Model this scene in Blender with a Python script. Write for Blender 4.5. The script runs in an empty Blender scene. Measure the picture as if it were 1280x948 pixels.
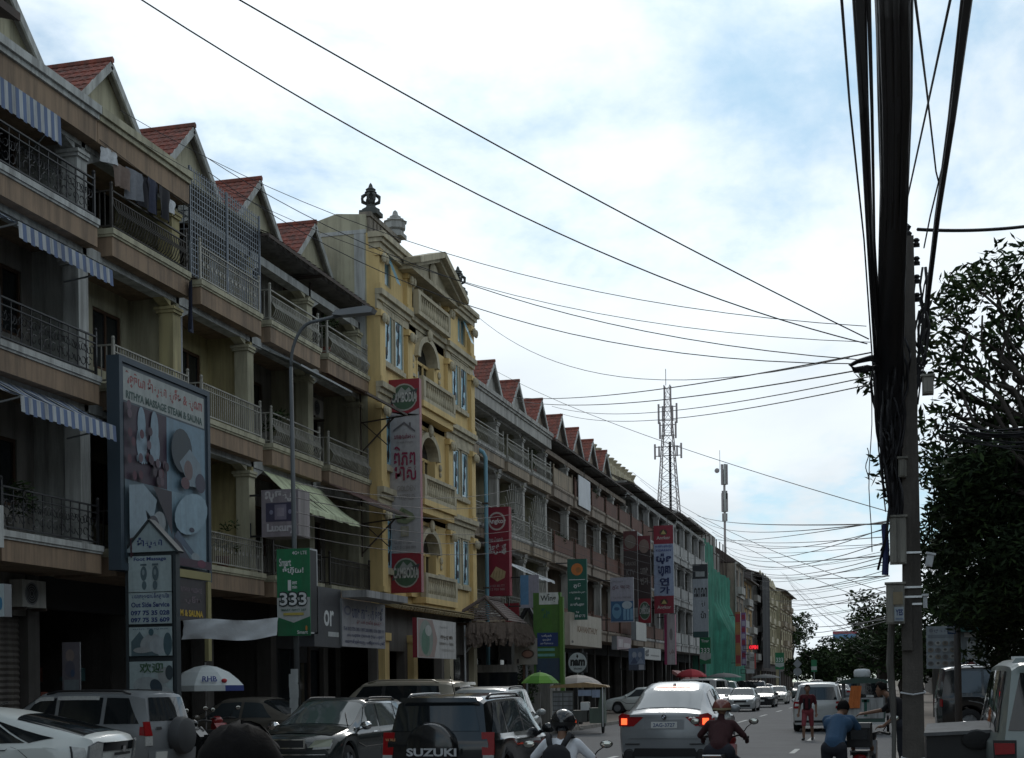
import bpy, math, random
import numpy as np
from mathutils import Vector, Matrix
R = math.radians
rnd = random.Random(7)
C = bpy.context.scene.collection
SC = bpy.context.scene

# ------------------------------------------------------------------ camera
FPX = 1790.0; TH = R(14.86); RHO = 0.012; HC = 1.85
_fx = FPX * math.tan(TH)
CX = 1115 - _fx * math.cos(RHO); CY = 850 + _fx * math.sin(RHO)
FV = (-math.sin(TH), math.cos(TH), 0.0)
_c, _s = math.cos(RHO), math.sin(RHO)
RV = (_c * math.cos(TH), _c * math.sin(TH), -_s)
UV = (_s * math.cos(TH), _s * math.sin(TH), _c)
cam = bpy.data.cameras.new('camera'); cam_ob = bpy.data.objects.new('camera', cam); C.objects.link(cam_ob)
cam.sensor_fit = 'HORIZONTAL'; cam.sensor_width = 36.0; cam.lens = 36.0 * FPX / 1280
cam.shift_x = (640 - CX) / 1280; cam.shift_y = (CY - 474) / 1280
cam.clip_start = 0.1; cam.clip_end = 6000
M = Matrix.Identity(4)
for i in range(3):
    M[i][0] = RV[i]; M[i][1] = UV[i]; M[i][2] = -FV[i]
M[2][3] = HC
cam_ob.matrix_world = M
SC.camera = cam_ob

# ------------------------------------------------------------------ world and sun
SUN_EL, SUN_AZ = R(35), R(-7)           # azimuth from the street axis (+Y), negative towards the left row
SDIR = Vector((math.cos(SUN_EL) * math.sin(SUN_AZ), math.cos(SUN_EL) * math.cos(SUN_AZ), math.sin(SUN_EL)))
W = bpy.data.worlds.new('World'); SC.world = W; W.use_nodes = True
nt = W.node_tree; N = nt.nodes; Lk = nt.links
for n in list(N): N.remove(n)
def wn(t, **k):
    n = N.new(t)
    for a, b in k.items(): setattr(n, a, b)
    return n
def wl(a, b): Lk.new(a, b)
def wmath(op, a, b=None, c=None, clamp=False):
    n = wn('ShaderNodeMath', operation=op); n.use_clamp = clamp
    for i, v in enumerate((a, b, c)):
        if v is None: continue
        if isinstance(v, (int, float)): n.inputs[i].default_value = v
        else: wl(v, n.inputs[i])
    return n.outputs[0]
sky = wn('ShaderNodeTexSky', sky_type='NISHITA'); sky.sun_disc = False
sky.sun_elevation = SUN_EL; sky.sun_rotation = SUN_AZ
sky.air_density = 1.0; sky.dust_density = 0.5; sky.ozone_density = 1.5
tc = wn('ShaderNodeTexCoord'); sep = wn('ShaderNodeSeparateXYZ'); wl(tc.outputs['Generated'], sep.inputs[0])
zz = wmath('ADD', wmath('ABSOLUTE', sep.outputs[2]), 0.16)
cx_ = wmath('DIVIDE', sep.outputs[0], zz); cy_ = wmath('DIVIDE', sep.outputs[1], zz)
cmb = wn('ShaderNodeCombineXYZ'); wl(cx_, cmb.inputs[0]); wl(cy_, cmb.inputs[1])
def wnoise(scale, detail, rough, off, dist=0.0):
    mp = wn('ShaderNodeMapping'); mp.inputs['Location'].default_value = off; mp.inputs['Scale'].default_value = (scale, scale * 0.75, 1)
    wl(cmb.outputs[0], mp.inputs[0])
    n = wn('ShaderNodeTexNoise'); n.inputs['Scale'].default_value = 1.0; n.inputs['Detail'].default_value = detail
    n.inputs['Roughness'].default_value = rough; n.inputs['Distortion'].default_value = dist
    wl(mp.outputs[0], n.inputs['Vector']); return n.outputs[0]
n1 = wnoise(1.15, 9, 0.58, (5.5, 11.1, 7), 0.35)
n2 = wnoise(3.2, 8, 0.6, (7.3, 2.2, 4), 0.2)
n3 = wnoise(0.9, 6, 0.55, (1.3, 9.1, 2), 0.3)
dotn = wn('ShaderNodeVectorMath', operation='DOT_PRODUCT'); wl(tc.outputs['Generated'], dotn.inputs[0]); dotn.inputs[1].default_value = SDIR
glow = wmath('POWER', wmath('MAXIMUM', dotn.outputs['Value'], 0.0), 7.0)
cov = wmath('ADD', wmath('ADD', wmath('MULTIPLY', n1, 0.75), wmath('MULTIPLY', n2, 0.25)), wmath('MULTIPLY', glow, 0.09))
mr = wn('ShaderNodeMapRange'); mr.interpolation_type = 'SMOOTHSTEP'; wl(cov, mr.inputs[0])
mr.inputs[1].default_value = 0.39; mr.inputs[2].default_value = 0.54
br = wn('ShaderNodeMapRange'); wl(n3, br.inputs[0]); br.inputs[1].default_value = 0.3; br.inputs[2].default_value = 0.68
br.inputs[3].default_value = 0.70; br.inputs[4].default_value = 1.12
CLOUD = 9.0
cb = wmath('MULTIPLY', wmath('ADD', wmath('MULTIPLY', br.outputs[0], CLOUD), wmath('MULTIPLY', glow, 6.0)), 1.0)
ccol = wn('ShaderNodeVectorMath', operation='SCALE'); ccol.inputs[0].default_value = (0.915, 1.0, 1.06); wl(cb, ccol.inputs['Scale'])
mix = wn('ShaderNodeMix', data_type='RGBA'); wl(mr.outputs[0], mix.inputs[0])
skb = wn('ShaderNodeVectorMath', operation='MULTIPLY_ADD'); wl(sky.outputs[0], skb.inputs[0]); skb.inputs[1].default_value = (0.42, 0.58, 0.66); skb.inputs[2].default_value = (2.0, 3.0, 3.7)
wl(skb.outputs[0], mix.inputs[6]); wl(ccol.outputs[0], mix.inputs[7])
bg = wn('ShaderNodeBackground'); bg.inputs[1].default_value = 0.10; wl(mix.outputs[2], bg.inputs[0])
wo = wn('ShaderNodeOutputWorld'); wl(bg.outputs[0], wo.inputs[0])
sl = bpy.data.lights.new('sun', 'SUN'); sl.energy = 0.8; sl.angle = R(14); sl.color = (1.0, 0.96, 0.9)
so = bpy.data.objects.new('sun', sl); C.objects.link(so); so.rotation_euler = SDIR.to_track_quat('Z', 'Y').to_euler()
vs = SC.view_settings; vs.view_transform = 'Standard'; vs.look = 'None'; vs.gamma = 1.0; vs.exposure = -0.18; vs.use_curve_mapping = False
SC.cycles.max_bounces = 6; SC.cycles.diffuse_bounces = 3; SC.cycles.glossy_bounces = 3; SC.cycles.transmission_bounces = 3
SC.cycles.transparent_max_bounces = 6

# ------------------------------------------------------------------ rays through the photograph, for measuring real positions
def ray(x, y):
    a = (x - CX) / FPX; b = (CY - y) / FPX
    return [FV[i] + a * RV[i] + b * UV[i] for i in range(3)]
def atX(x, y, X):
    d = ray(x, y); t = X / d[0]; return Vector((X, t * d[1], HC + t * d[2]))
def atY(x, y, Y):
    d = ray(x, y); t = Y / d[1]; return Vector((t * d[0], Y, HC + t * d[2]))
def atW(x, y, w):
    d = ray(x, y); return Vector((w * d[0], w * d[1], HC + w * d[2]))

# ------------------------------------------------------------------ materials
MATS = {}
def mat(name, col, rough=0.75, metal=0.0, var=0.14, scale=1.6, bump=0.0, bscale=30.0, streak=0.0, emit=0.0, spec=0.4, coat=0.0, alpha=1.0, dirt=(0.05, 0.045, 0.04)):
    if name in MATS: return MATS[name]
    m = bpy.data.materials.new(name); m.use_nodes = True; MATS[name] = m
    t = m.node_tree; n = t.nodes; l = t.links; b = n['Principled BSDF']
    b.inputs['Roughness'].default_value = rough; b.inputs['Metallic'].default_value = metal
    b.inputs['Specular IOR Level'].default_value = spec
    if coat: b.inputs['Coat Weight'].default_value = coat; b.inputs['Coat Roughness'].default_value = 0.06
    if alpha < 1: b.inputs['Alpha'].default_value = alpha
    g = n.new('ShaderNodeNewGeometry')
    def noise(sc, detail=6, vec=None, rough_=0.6):
        q = n.new('ShaderNodeTexNoise'); q.inputs['Scale'].default_value = sc; q.inputs['Detail'].default_value = detail; q.inputs['Roughness'].default_value = rough_
        l.new(vec or g.outputs['Position'], q.inputs['Vector']); return q.outputs[0]
    out = None
    if var > 0:
        mx = n.new('ShaderNodeMix'); mx.data_type = 'RGBA'
        mx.inputs[6].default_value = tuple(c * (1 - 1.6 * var) for c in col) + (1,); mx.inputs[7].default_value = tuple(min(1, c * (1 + 1.4 * var)) for c in col) + (1,)
        l.new(noise(scale), mx.inputs[0]); out = mx.outputs[2]
    if streak > 0:
        mp = n.new('ShaderNodeMapping'); mp.inputs['Scale'].default_value = (2.6, 2.6, 0.22); l.new(g.outputs['Position'], mp.inputs[0])
        rp = n.new('ShaderNodeMapRange'); rp.inputs[1].default_value = 0.42; rp.inputs[2].default_value = 0.64; rp.inputs[4].default_value = min(.8, streak * 1.5)
        l.new(noise(1.5, 8, mp.outputs[0], 0.7), rp.inputs[0])
        m2 = n.new('ShaderNodeMix'); m2.data_type = 'RGBA'; l.new(rp.outputs[0], m2.inputs[0]); m2.inputs[7].default_value = dirt + (1,)
        if out: l.new(out, m2.inputs[6])
        else: m2.inputs[6].default_value = tuple(col) + (1,)
        out = m2.outputs[2]
    if out: l.new(out, b.inputs['Base Color'])
    else: b.inputs['Base Color'].default_value = tuple(col) + (1,)
    if bump > 0:
        bp = n.new('ShaderNodeBump'); bp.inputs['Strength'].default_value = bump; bp.inputs['Distance'].default_value = 0.02
        l.new(noise(bscale, 5), bp.inputs['Height']); l.new(bp.outputs[0], b.inputs['Normal'])
    if emit > 0:
        b.inputs['Emission Color'].default_value = tuple(col) + (1,); b.inputs['Emission Strength'].default_value = emit
    return m
def paint(name, col, **k):
    k.setdefault('rough', 0.28); k.setdefault('coat', 0.35); k.setdefault('var', 0.05); k.setdefault('scale', 3); k.setdefault('spec', 0.5)
    return mat(name, col, **k)
def plain(col, rough=0.55): # flat print colours
    return mat('print_%02x%02x%02x' % tuple(int(min(1, c) * 255) for c in col), col, rough=rough, var=0.17, scale=7, streak=0.15)

# ------------------------------------------------------------------ mesh builder
class MB:
    def __init__(s): s.v = []; s.f = []; s.m = []
    def add(s, vs_, fs, mi=0):
        o = len(s.v); s.v.extend([tuple(p) for p in vs_]); s.f.extend([tuple(i + o for i in f) for f in fs]); s.m.extend([mi] * len(fs)); return s
    def box(s, x0, x1, y0, y1, z0, z1, mi=0):
        return s.add([(x0, y0, z0), (x1, y0, z0), (x1, y1, z0), (x0, y1, z0), (x0, y0, z1), (x1, y0, z1), (x1, y1, z1), (x0, y1, z1)],
                     [(0, 3, 2, 1), (4, 5, 6, 7), (0, 1, 5, 4), (1, 2, 6, 5), (2, 3, 7, 6), (3, 0, 4, 7)], mi)
    def bar(s, p, q, a, b=None, mi=0, up=(0, 0, 1)):
        p = Vector(p); q = Vector(q); b = b or a; d = (q - p).normalized(); u = Vector(up)
        if abs(d.dot(u)) > 0.98: u = Vector((0, 1, 0))
        x = d.cross(u).normalized() * a / 2; y = x.cross(d).normalized() * b / 2
        vs_ = [p - x - y, p + x - y, p + x + y, p - x + y, q - x - y, q + x - y, q + x + y, q - x + y]
        return s.add(vs_, [(0, 3, 2, 1), (4, 5, 6, 7), (0, 1, 5, 4), (1, 2, 6, 5), (2, 3, 7, 6), (3, 0, 4, 7)], mi)
    def cyl(s, p, q, r, r2=None, n=10, mi=0, cap=True):
        return s.tube([p, q], [r, r if r2 is None else r2], n, mi, cap)
    def tube(s, pts, r, n=6, mi=0, cap=True):
        pts = [Vector(p) for p in pts]; k = len(pts); rs = r if isinstance(r, (list, tuple)) else [r] * k
        vs_ = []; prev = None
        for i, p in enumerate(pts):
            d = (pts[min(i + 1, k - 1)] - pts[max(i - 1, 0)])
            d = d.normalized() if d.length > 1e-9 else Vector((0, 0, 1))
            u = prev - d * prev.dot(d) if prev is not None else (Vector((0, 0, 1)) if abs(d.z) < 0.9 else Vector((1, 0, 0)))
            if u.length < 1e-5: u = Vector((1, 0, 0))
            x = (u - d * u.dot(d)).normalized(); y = d.cross(x); prev = x
            for j in range(n):
                a = 2 * math.pi * j / n; vs_.append(p + (x * math.cos(a) + y * math.sin(a)) * rs[i])
        fs = [(i * n + j, i * n + (j + 1) % n, (i + 1) * n + (j + 1) % n, (i + 1) * n + j) for i in range(k - 1) for j in range(n)]
        if cap: fs += [tuple(reversed(range(n))), tuple(range((k - 1) * n, k * n))]
        return s.add(vs_, fs, mi)
    def lathe(s, prof, c=(0, 0, 0), n=16, mi=0, axis='z', seg=(0, 1), sx=1, sy=1):
        vs_ = []; full = seg == (0, 1); k = n if full else n + 1
        for r, z in prof:
            for j in range(k):
                a = 2 * math.pi * (seg[0] + (seg[1] - seg[0]) * j / n); x, y = r * math.cos(a) * sx, r * math.sin(a) * sy
                p = (x, y, z) if axis == 'z' else ((x, z, y) if axis == 'y' else (z, x, y))
                vs_.append((p[0] + c[0], p[1] + c[1], p[2] + c[2]))
        fs = []
        for i in range(len(prof) - 1):
            for j in range(n):
                j2 = (j + 1) % k; fs.append((i * k + j, i * k + j2, (i + 1) * k + j2, (i + 1) * k + j))
        return s.add(vs_, fs, mi)
    def ellipsoid(s, c, r, n=12, m=8, mi=0):
        prof = [(math.cos(-math.pi / 2 + math.pi * i / m), math.sin(-math.pi / 2 + math.pi * i / m)) for i in range(m + 1)]
        o = len(s.v); s.lathe(prof, n=n, mi=mi)
        s.v[o:] = [(c[0] + p[0] * r[0], c[1] + p[1] * r[1], c[2] + p[2] * r[2]) for p in s.v[o:]]
        return s
    def extr(s, pts, a0, a1, axis='y', mi=0):
        """closed 2-D outline swept along an axis: axis y -> pts are (x,z); axis x -> (y,z); axis z -> (x,y)"""
        k = len(pts)
        def P(p, a): return (p[0], a, p[1]) if axis == 'y' else ((a, p[0], p[1]) if axis == 'x' else (p[0], p[1], a))
        return s.add([P(p, a0) for p in pts] + [P(p, a1) for p in pts],
                     [(i, (i + 1) % k, k + (i + 1) % k, k + i) for i in range(k)] + [tuple(reversed(range(k))), tuple(range(k, 2 * k))], mi)
    def holes(s, y0, y1, z0, z1, hs, x0, x1, mi=0):
        """wall sheet x0..x1 thick over y0..y1, z0..z1 with rectangular openings hs = (ya, yb, za, zb)"""
        ys = sorted({y0, y1} | {min(max(h[i], y0), y1) for h in hs for i in (0, 1)}); zs = sorted({z0, z1} | {min(max(h[i], z0), z1) for h in hs for i in (2, 3)})
        for a, b in zip(ys, ys[1:]):
            run = None
            for c, d in list(zip(zs, zs[1:])) + [(None, None)]:
                solid = c is not None and not any(h[0] < (a + b) / 2 < h[1] and h[2] < (c + d) / 2 < h[3] for h in hs)
                if solid: run = (run[0], d) if run else (c, d)
                elif run: s.box(x0, x1, a, b, run[0], run[1], mi); run = None
        return s
    def mesh(s, name, mats, smooth=False, ang=None):
        me = bpy.data.meshes.new(name); me.from_pydata(s.v, [], s.f)
        for m in (mats if isinstance(mats, (list, tuple)) else [mats]): me.materials.append(m)
        me.polygons.foreach_set('material_index', s.m)
        if smooth or ang:
            me.polygons.foreach_set('use_smooth', [True] * len(s.f))
            if ang: me.set_sharp_from_angle(angle=R(ang))
        me.update(); return me
    def build(s, name, mats, parent=None, smooth=False, ang=None, kind=None, label=None):
        o = bpy.data.objects.new(name, s.mesh(name, mats, smooth, ang)); C.objects.link(o)
        if parent: o.parent = parent
        if kind: o['kind'] = kind
        if label: o['label'] = label
        return o
def tag(o, label, cat, group=None):
    o['label'] = label; o['category'] = cat
    if group: o['group'] = group
    return o
def thing(name, label, cat, loc=(0, 0, 0), rz=0.0, group=None):
    o = bpy.data.objects.new(name, None); C.objects.link(o); o.location = loc; o.rotation_euler = (0, 0, rz); o.empty_display_size = 0.2
    return tag(o, label, cat, group)
def structure(o): o['kind'] = 'structure'; return o
def share(o, parent, loc=(0, 0, 0), rz=0.0, name=None):
    c = o.copy(); C.objects.link(c); c.parent = parent; c.location = loc; c.rotation_euler = (0, 0, rz); return c
def copy_tree(o, parent=None):
    c = o.copy(); C.objects.link(c); c.parent = parent
    for ch in [x for x in KIDS.get(o.name, []) or o.children]: copy_tree(ch, c)
    return c
KIDS = {}

# text -> outline faces, cached; the built-in font carries the Khmer, Hangul and Han glyphs
TXT = {}
def text_faces(body, bold=0.0):
    k = (body, bold)
    if k not in TXT:
        cu = bpy.data.curves.new('lettering', 'FONT'); cu.body = body; cu.size = 1.0; cu.offset = bold; cu.resolution_u = 3
        o = bpy.data.objects.new('lettering', cu); C.objects.link(o)
        dg = bpy.context.evaluated_depsgraph_get(); me = bpy.data.meshes.new_from_object(o.evaluated_get(dg))
        TXT[k] = ([tuple(v.co[:2]) for v in me.vertices], [tuple(p.vertices) for p in me.polygons])
        bpy.data.objects.remove(o); bpy.data.meshes.remove(me)
    return TXT[k]

class Sheet:
    """Flat print on a board: local u to the right, v up, the printed side facing local -Y."""
    def __init__(s, root, w, h, y=0.0): s.root = root; s.w = w; s.h = h; s.y = y; s.k = 1; s.tint = (1, 1, 1); s.mats = []; s.p = MB(); s.t = MB(); s.tm = []
    def _mi(s, lst, col):
        m = plain(tuple(x * k for x, k in zip(col, s.tint))) if isinstance(col, tuple) else col
        if m not in lst: lst.append(m)
        return lst.index(m)
    def poly(s, pts, col):
        y = s.y - 0.003 - 0.0022 * s.k; s.k += 1
        a = sum(p[0] * q[1] - q[0] * p[1] for p, q in zip(pts, pts[1:] + pts[:1]))
        if a < 0: pts = pts[::-1]
        s.p.add([(u * s.w, y, v * s.h) for u, v in pts], [tuple(range(len(pts)))], s._mi(s.mats, col)); return s
    def rect(s, u0, v0, u1, v1, col): return s.poly([(u0, v0), (u1, v0), (u1, v1), (u0, v1)], col)
    def ell(s, cu, cv, ru, rv, col, rot=0.0, n=18):
        pts = []
        for i in range(n):
            a = 2 * math.pi * i / n; x = ru * math.cos(a); y = rv * math.sin(a) * s.h / s.w
            x, y = x * math.cos(rot) - y * math.sin(rot), x * math.sin(rot) + y * math.cos(rot)
            pts.append((cu + x, cv + y * s.w / s.h))
        return s.poly(pts, col)
    def text(s, body, u0, v0, u1, v1, col, bold=0.015, shear=0.0):
        vs_, fs = text_faces(body, bold)
        if not vs_: return s
        x0 = min(v[0] for v in vs_); x1 = max(v[0] for v in vs_); y0 = min(v[1] for v in vs_); y1 = max(v[1] for v in vs_)
        y = s.y - 0.003 - 0.0022 * s.k; s.k += 1
        P = []
        for a, b in vs_:
            fu = (a - x0) / max(x1 - x0, 1e-6); fv = (b - y0) / max(y1 - y0, 1e-6)
            P.append(((u0 + (u1 - u0) * fu) * s.w + shear * fv * (v1 - v0) * s.h, y, (v0 + (v1 - v0) * fv) * s.h))
        s.t.add(P, fs, s._mi(s.tm, col)); return s
    def done(s):
        if s.p.v: s.p.build('print', s.mats, s.root)
        if s.t.v: s.t.build('lettering', s.tm, s.root)

# shared materials
m_conc = mat('concrete', (0.27, 0.26, 0.24), 0.9, streak=0.35, bump=0.3)
m_white = mat('whitewash', (0.44, 0.455, 0.44), 0.85, streak=0.35, bump=0.15)
m_cream = mat('cream_render', (0.41, 0.39, 0.28), 0.85, streak=0.3, bump=0.15)
m_creamy = mat('yellow_cream_render', (0.42, 0.37, 0.20), 0.85, streak=0.3, bump=0.15)
m_tan = mat('tan_fascia', (0.28, 0.20, 0.135), 0.85, streak=0.35, bump=0.15)
m_tan2 = mat('pale_tan_fascia', (0.33, 0.265, 0.19), 0.85, streak=0.4, bump=0.15)
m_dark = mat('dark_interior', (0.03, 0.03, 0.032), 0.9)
m_black = mat('black_metal', (0.018, 0.018, 0.02), 0.5, spec=0.4)
m_grey = mat('grey_metal', (0.22, 0.23, 0.24), 0.5, metal=0.3)
m_steel = mat('bright_steel', (0.55, 0.56, 0.57), 0.3, metal=0.9)
m_glass = mat('dark_glass', (0.016, 0.02, 0.024), 0.08, spec=0.6, var=0.1)
m_bluegl = mat('blue_glass', (0.22, 0.40, 0.48), 0.2, spec=0.6, var=0.25, scale=3)
m_wood = mat('dark_wood', (0.075, 0.042, 0.025), 0.7)
m_tile = mat('red_roof_tile', (0.22, 0.065, 0.045), 0.85, var=0.35, scale=3, streak=0.45)
m_tile2 = mat('grey_roof_tile', (0.10, 0.075, 0.068), 0.8, var=0.3, scale=5)
m_rail = mat('dark_railing', (0.06, 0.055, 0.05), 0.55, metal=0.4)
m_railp = mat('pale_railing', (0.34, 0.33, 0.29), 0.55, metal=0.2, streak=0.3)
m_shut = mat('roller_shutter', (0.17, 0.155, 0.14), 0.6, metal=0.3, streak=0.5)
m_rust = mat('rusty_sheet', (0.085, 0.062, 0.052), 0.8, var=0.3, streak=0.5)
m_yel = mat('yellow_render', (0.66, 0.49, 0.22), 0.85, var=0.12, streak=0.13, bump=0.12)
m_trim = mat('yellow_building_trim', (0.47, 0.42, 0.30), 0.85, streak=0.25, bump=0.1)
m_ac = mat('air_con_case', (0.5, 0.5, 0.47), 0.5, streak=0.3)
m_rubber = mat('rubber', (0.02, 0.02, 0.021), 0.85)
m_cloth_w = mat('white_cloth', (0.6, 0.62, 0.64), 0.9, bump=0.3, bscale=12)
m_blue = mat('stripe_blue', (0.12, 0.17, 0.29), 0.85, streak=.3); m_awn = mat('stripe_white', (0.42, 0.45, 0.47), 0.85, streak=.35)
# ------------------------------------------------------------------ ground, road, pavements
m_asph = mat('asphalt', (0.095, 0.096, 0.10), 0.85, var=0.22, scale=0.7, bump=0.4, bscale=60, streak=0.0)
m_pave = mat('paving_concrete', (0.17, 0.14, 0.115), 0.9, var=0.25, scale=1.1, bump=0.4, bscale=25)
m_kerb = mat('kerb_concrete', (0.26, 0.24, 0.215), 0.9, var=0.25, scale=2.5, bump=0.3)
m_line = mat('worn_road_paint', (0.5, 0.5, 0.48), 0.8, var=0.25, scale=6)
m_earth = mat('earth', (0.12, 0.10, 0.07), 0.95, var=0.25, scale=0.3)
XL, XR, XF, XW = -12.0, 0.02, -16.0, -17.5
structure(MB().add([(-700, -60, -.03), (700, -60, -.03), (700, 2500, -.03), (-700, 2500, -.03)], [(0, 1, 2, 3)]).build('ground', m_earth))
road = structure(MB().add([(XL, -40, 0), (XR, -40, 0), (XR, 900, 0), (XL, 900, 0)], [(0, 1, 2, 3)]).build('road', m_asph))
pl = structure(MB().box(-31, XL - .16, -40, 236, -.02, .13).build('pavement', m_pave))
pr = structure(MB().box(XR + .16, 24, -40, 400, -.02, .13).build('pavement', m_pave))
ks = MB().box(0, .155, 0, .99, -.02, .145).mesh('kerb_stone', m_kerb)
def piece(name, me, parent, loc, rz=0.0):
    o = bpy.data.objects.new(name, me); C.objects.link(o); o.parent = parent; o.location = loc; o.rotation_euler = (0, 0, rz); return o
for k in range(110):
    piece('kerb_stone', ks, pl, (XL - .158 + rnd.uniform(-.006, .006), 10 + k, rnd.uniform(-.008, .008)))
for k in range(60):
    piece('kerb_stone', ks, pr, (XR + .003 + rnd.uniform(-.006, .006), 10 + k, rnd.uniform(-.008, .008)))
MB().box(-.0, .155, 0, 120, -.02, .14).build('kerb_stone', m_kerb, pl, kind='stuff').location = (XL - .158, 120, 0)
MB().box(0, .155, 0, 330, -.02, .14).build('kerb_stone', m_kerb, pr, kind='stuff').location = (XR + .003, 70, 0)
ml = MB().add([(-.075, 0, .004), (.075, 0, .004), (.075, 4.2, .004), (-.075, 4.2, .004)], [(0, 1, 2, 3)]).mesh('lane_marking', m_line)
ms = MB().add([(-.07, 0, .004), (.07, 0, .004), (.07, 2.4, .004), (-.07, 2.4, .004)], [(0, 1, 2, 3)]).mesh('lane_marking', m_line)
for k in range(14): piece('lane_marking', ml, road, (-6.75 - .0 * k, 31.5 + 11.2 * k, 0))
for k in range(16): piece('lane_marking', ms, road, (-2.5, 37.2 + 7.8 * k, 0))

# ------------------------------------------------------------------ shophouses
m_gwall = mat('shaded_grimy_wall', (0.085, 0.08, 0.075), 0.9, var=.3, streak=.4, bump=.3)  # darkness of the shops put into the base grey, under grime streaks
FL = [4.85, 8.4, 11.7]
def window(parent, x, y0, y1, z0, z1, mframe, mpane, name='window', leafs=2):
    f = MB(); t = .07
    f.box(x - .08, x + .02, y0, y0 + t, z0, z1).box(x - .08, x + .02, y1 - t, y1, z0, z1).box(x - .08, x + .02, y0 + t, y1 - t, z0, z0 + t).box(x - .08, x + .02, y0 + t, y1 - t, z1 - t, z1)
    for k in range(1, leafs):
        c = y0 + (y1 - y0) * k / leafs; f.box(x - .07, x + .01, c - t / 2, c + t / 2, z0 + t, z1 - t)
    o = f.build(name, mframe, parent)
    MB().box(x - .05, x - .02, y0 + t, y1 - t, z0 + t, z1 - t).build('pane', mpane, o)
    return o
def railing(parent, style, w, z, m, y0=.58, detail=1):
    h = .84; f = MB()
    for y in (y0, w - .1): f.box(-.05, .0, y - .025, y + .025, z, z + h + .1).ellipsoid((-.025, y, z + h + .13), (.045, .045, .05), 6, 4)
    f.box(-.05, .0, y0, w - .1, z + h - .03, z + h).box(-.045, -.005, y0, w - .1, z + .06, z + .09)
    f.box(-.045, -.005, y0, w - .1, z + h - .17, z + h - .15)
    f.box(-.55, -.05, y0 - .02, y0 + .02, z + h - .03, z + h).box(-.55, -.05, y0 - .02, y0 + .02, z + .06, z + .09)
    o = f.build('railing', m, parent)
    b = MB(); n = int((w - y0) / (.115 if detail else .2))
    for i in range(n):
        y = y0 + .06 + (w - y0 - .2) * i / n
        if style == 'belly':
            b.tube([(-.025, y, z + h - .15), (-.0, y, z + h - .32), (.13, y, z + .32), (.06, y, z + .14), (-.025, y, z + .07)], .014, 4)
        elif style == 'scroll':
            for zc, r in ((z + .25, .12), (z + .5, .11)):
                if i % 2 == 0 or zc > z + .4:
                    s0 = rnd.uniform(0, 6); b.tube([(-.025, y + r * math.cos(s0 + a * .9) * (1 - a * .09), zc + r * math.sin(s0 + a * .9) * (1 - a * .09)) for a in range(7)], .011, 3)
            if i % 3 == 0: b.box(-.035, -.015, y - .009, y + .009, z + .09, z + h - .03)
        elif style == 'panel': pass
        else:
            b.box(-.035, -.015, y - .011, y + .011, z + .09, z + h - .03)
            if style == 'lattice' and i % 2: b.add([(-.012, y - .05, z + .42), (-.012, y, z + .34), (-.012, y + .05, z + .42), (-.012, y, z + .5)], [(0, 1, 2, 3)])
    for i in range(4): b.box(-.05 - .5 * i / 4 - .02, -.05 - .5 * i / 4, y0 - .01, y0 + .01, z + .09, z + h - .03)
    if style == 'panel': b = MB().box(-.04, -.01, y0, w - .1, z + .05, z + h - .02)
    b.build('balusters', m, o, kind='stuff')
    return o
def awning(parent, y0, y1, xb, zb, xf, zf, mats, val=.25, n=1, name='awning'):
    b = MB()
    for i in range(n):
        a = y0 + (y1 - y0) * i / n; c = y0 + (y1 - y0) * (i + 1) / n; mi = i % len(mats); k = 4
        for j in range(k):
            s, e = j / k, (j + 1) / k; sg = lambda t: -.10 * math.sin(t * math.pi) * (0.6 + .4 * math.sin(i * .9))
            p = lambda t, y: (xb + (xf - xb) * t, y, zb + (zf - zb) * t + sg(t))
            b.add([p(s, a), p(e, a), p(e, c), p(s, c)], [(0, 1, 2, 3)], mi)
        zv = zf - val - .025 * (i % 2)
        b.add([(xf, a, zf), (xf + .02, a, zv), (xf + .02, c, zv), (xf, c, zf)], [(0, 1, 2, 3)], mi)
    o = b.build(name, list(mats), parent)
    a = MB()
    for y in (y0 + .03, y1 - .03): a.bar((xb, y, zb - .75), (xf - .02, y, zf - .03), .03)
    a.bar((xf - .02, y0, zf - .02), (xf - .02, y1, zf - .02), .03); a.build('awning_frame', m_grey, o)
    return o
def tiled_slope(b, p00, p10, p01, nu, nv, lift=.035):
    """tile courses over the parallelogram p00 (eave start), p10 (eave end), p01 (ridge start)"""
    p00, p10, p01 = Vector(p00), Vector(p10), Vector(p01); U = p10 - p00; V = p01 - p00; n = U.cross(V).normalized()
    if n.z < 0: n = -n
    for j in range(nv):
        for i in range(nu):
            q = [];
            for (a, hgt) in ((0, .0), (.3, 1.0), (.7, 1.0), (1.0, .0)):
                for (c, l2) in ((0, 1.0), (1.06, .1)):
                    q.append(p00 + U * ((i + a) / nu) + V * ((j + c) / nv) + n * (lift * (.35 + .65 * hgt) * (.35 + .65 * l2) + rnd.uniform(0, .006)))
            b.add(q, [(0, 1, 3, 2), (2, 3, 5, 4), (4, 5, 7, 6), (0, 2, 4, 6)])
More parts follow.
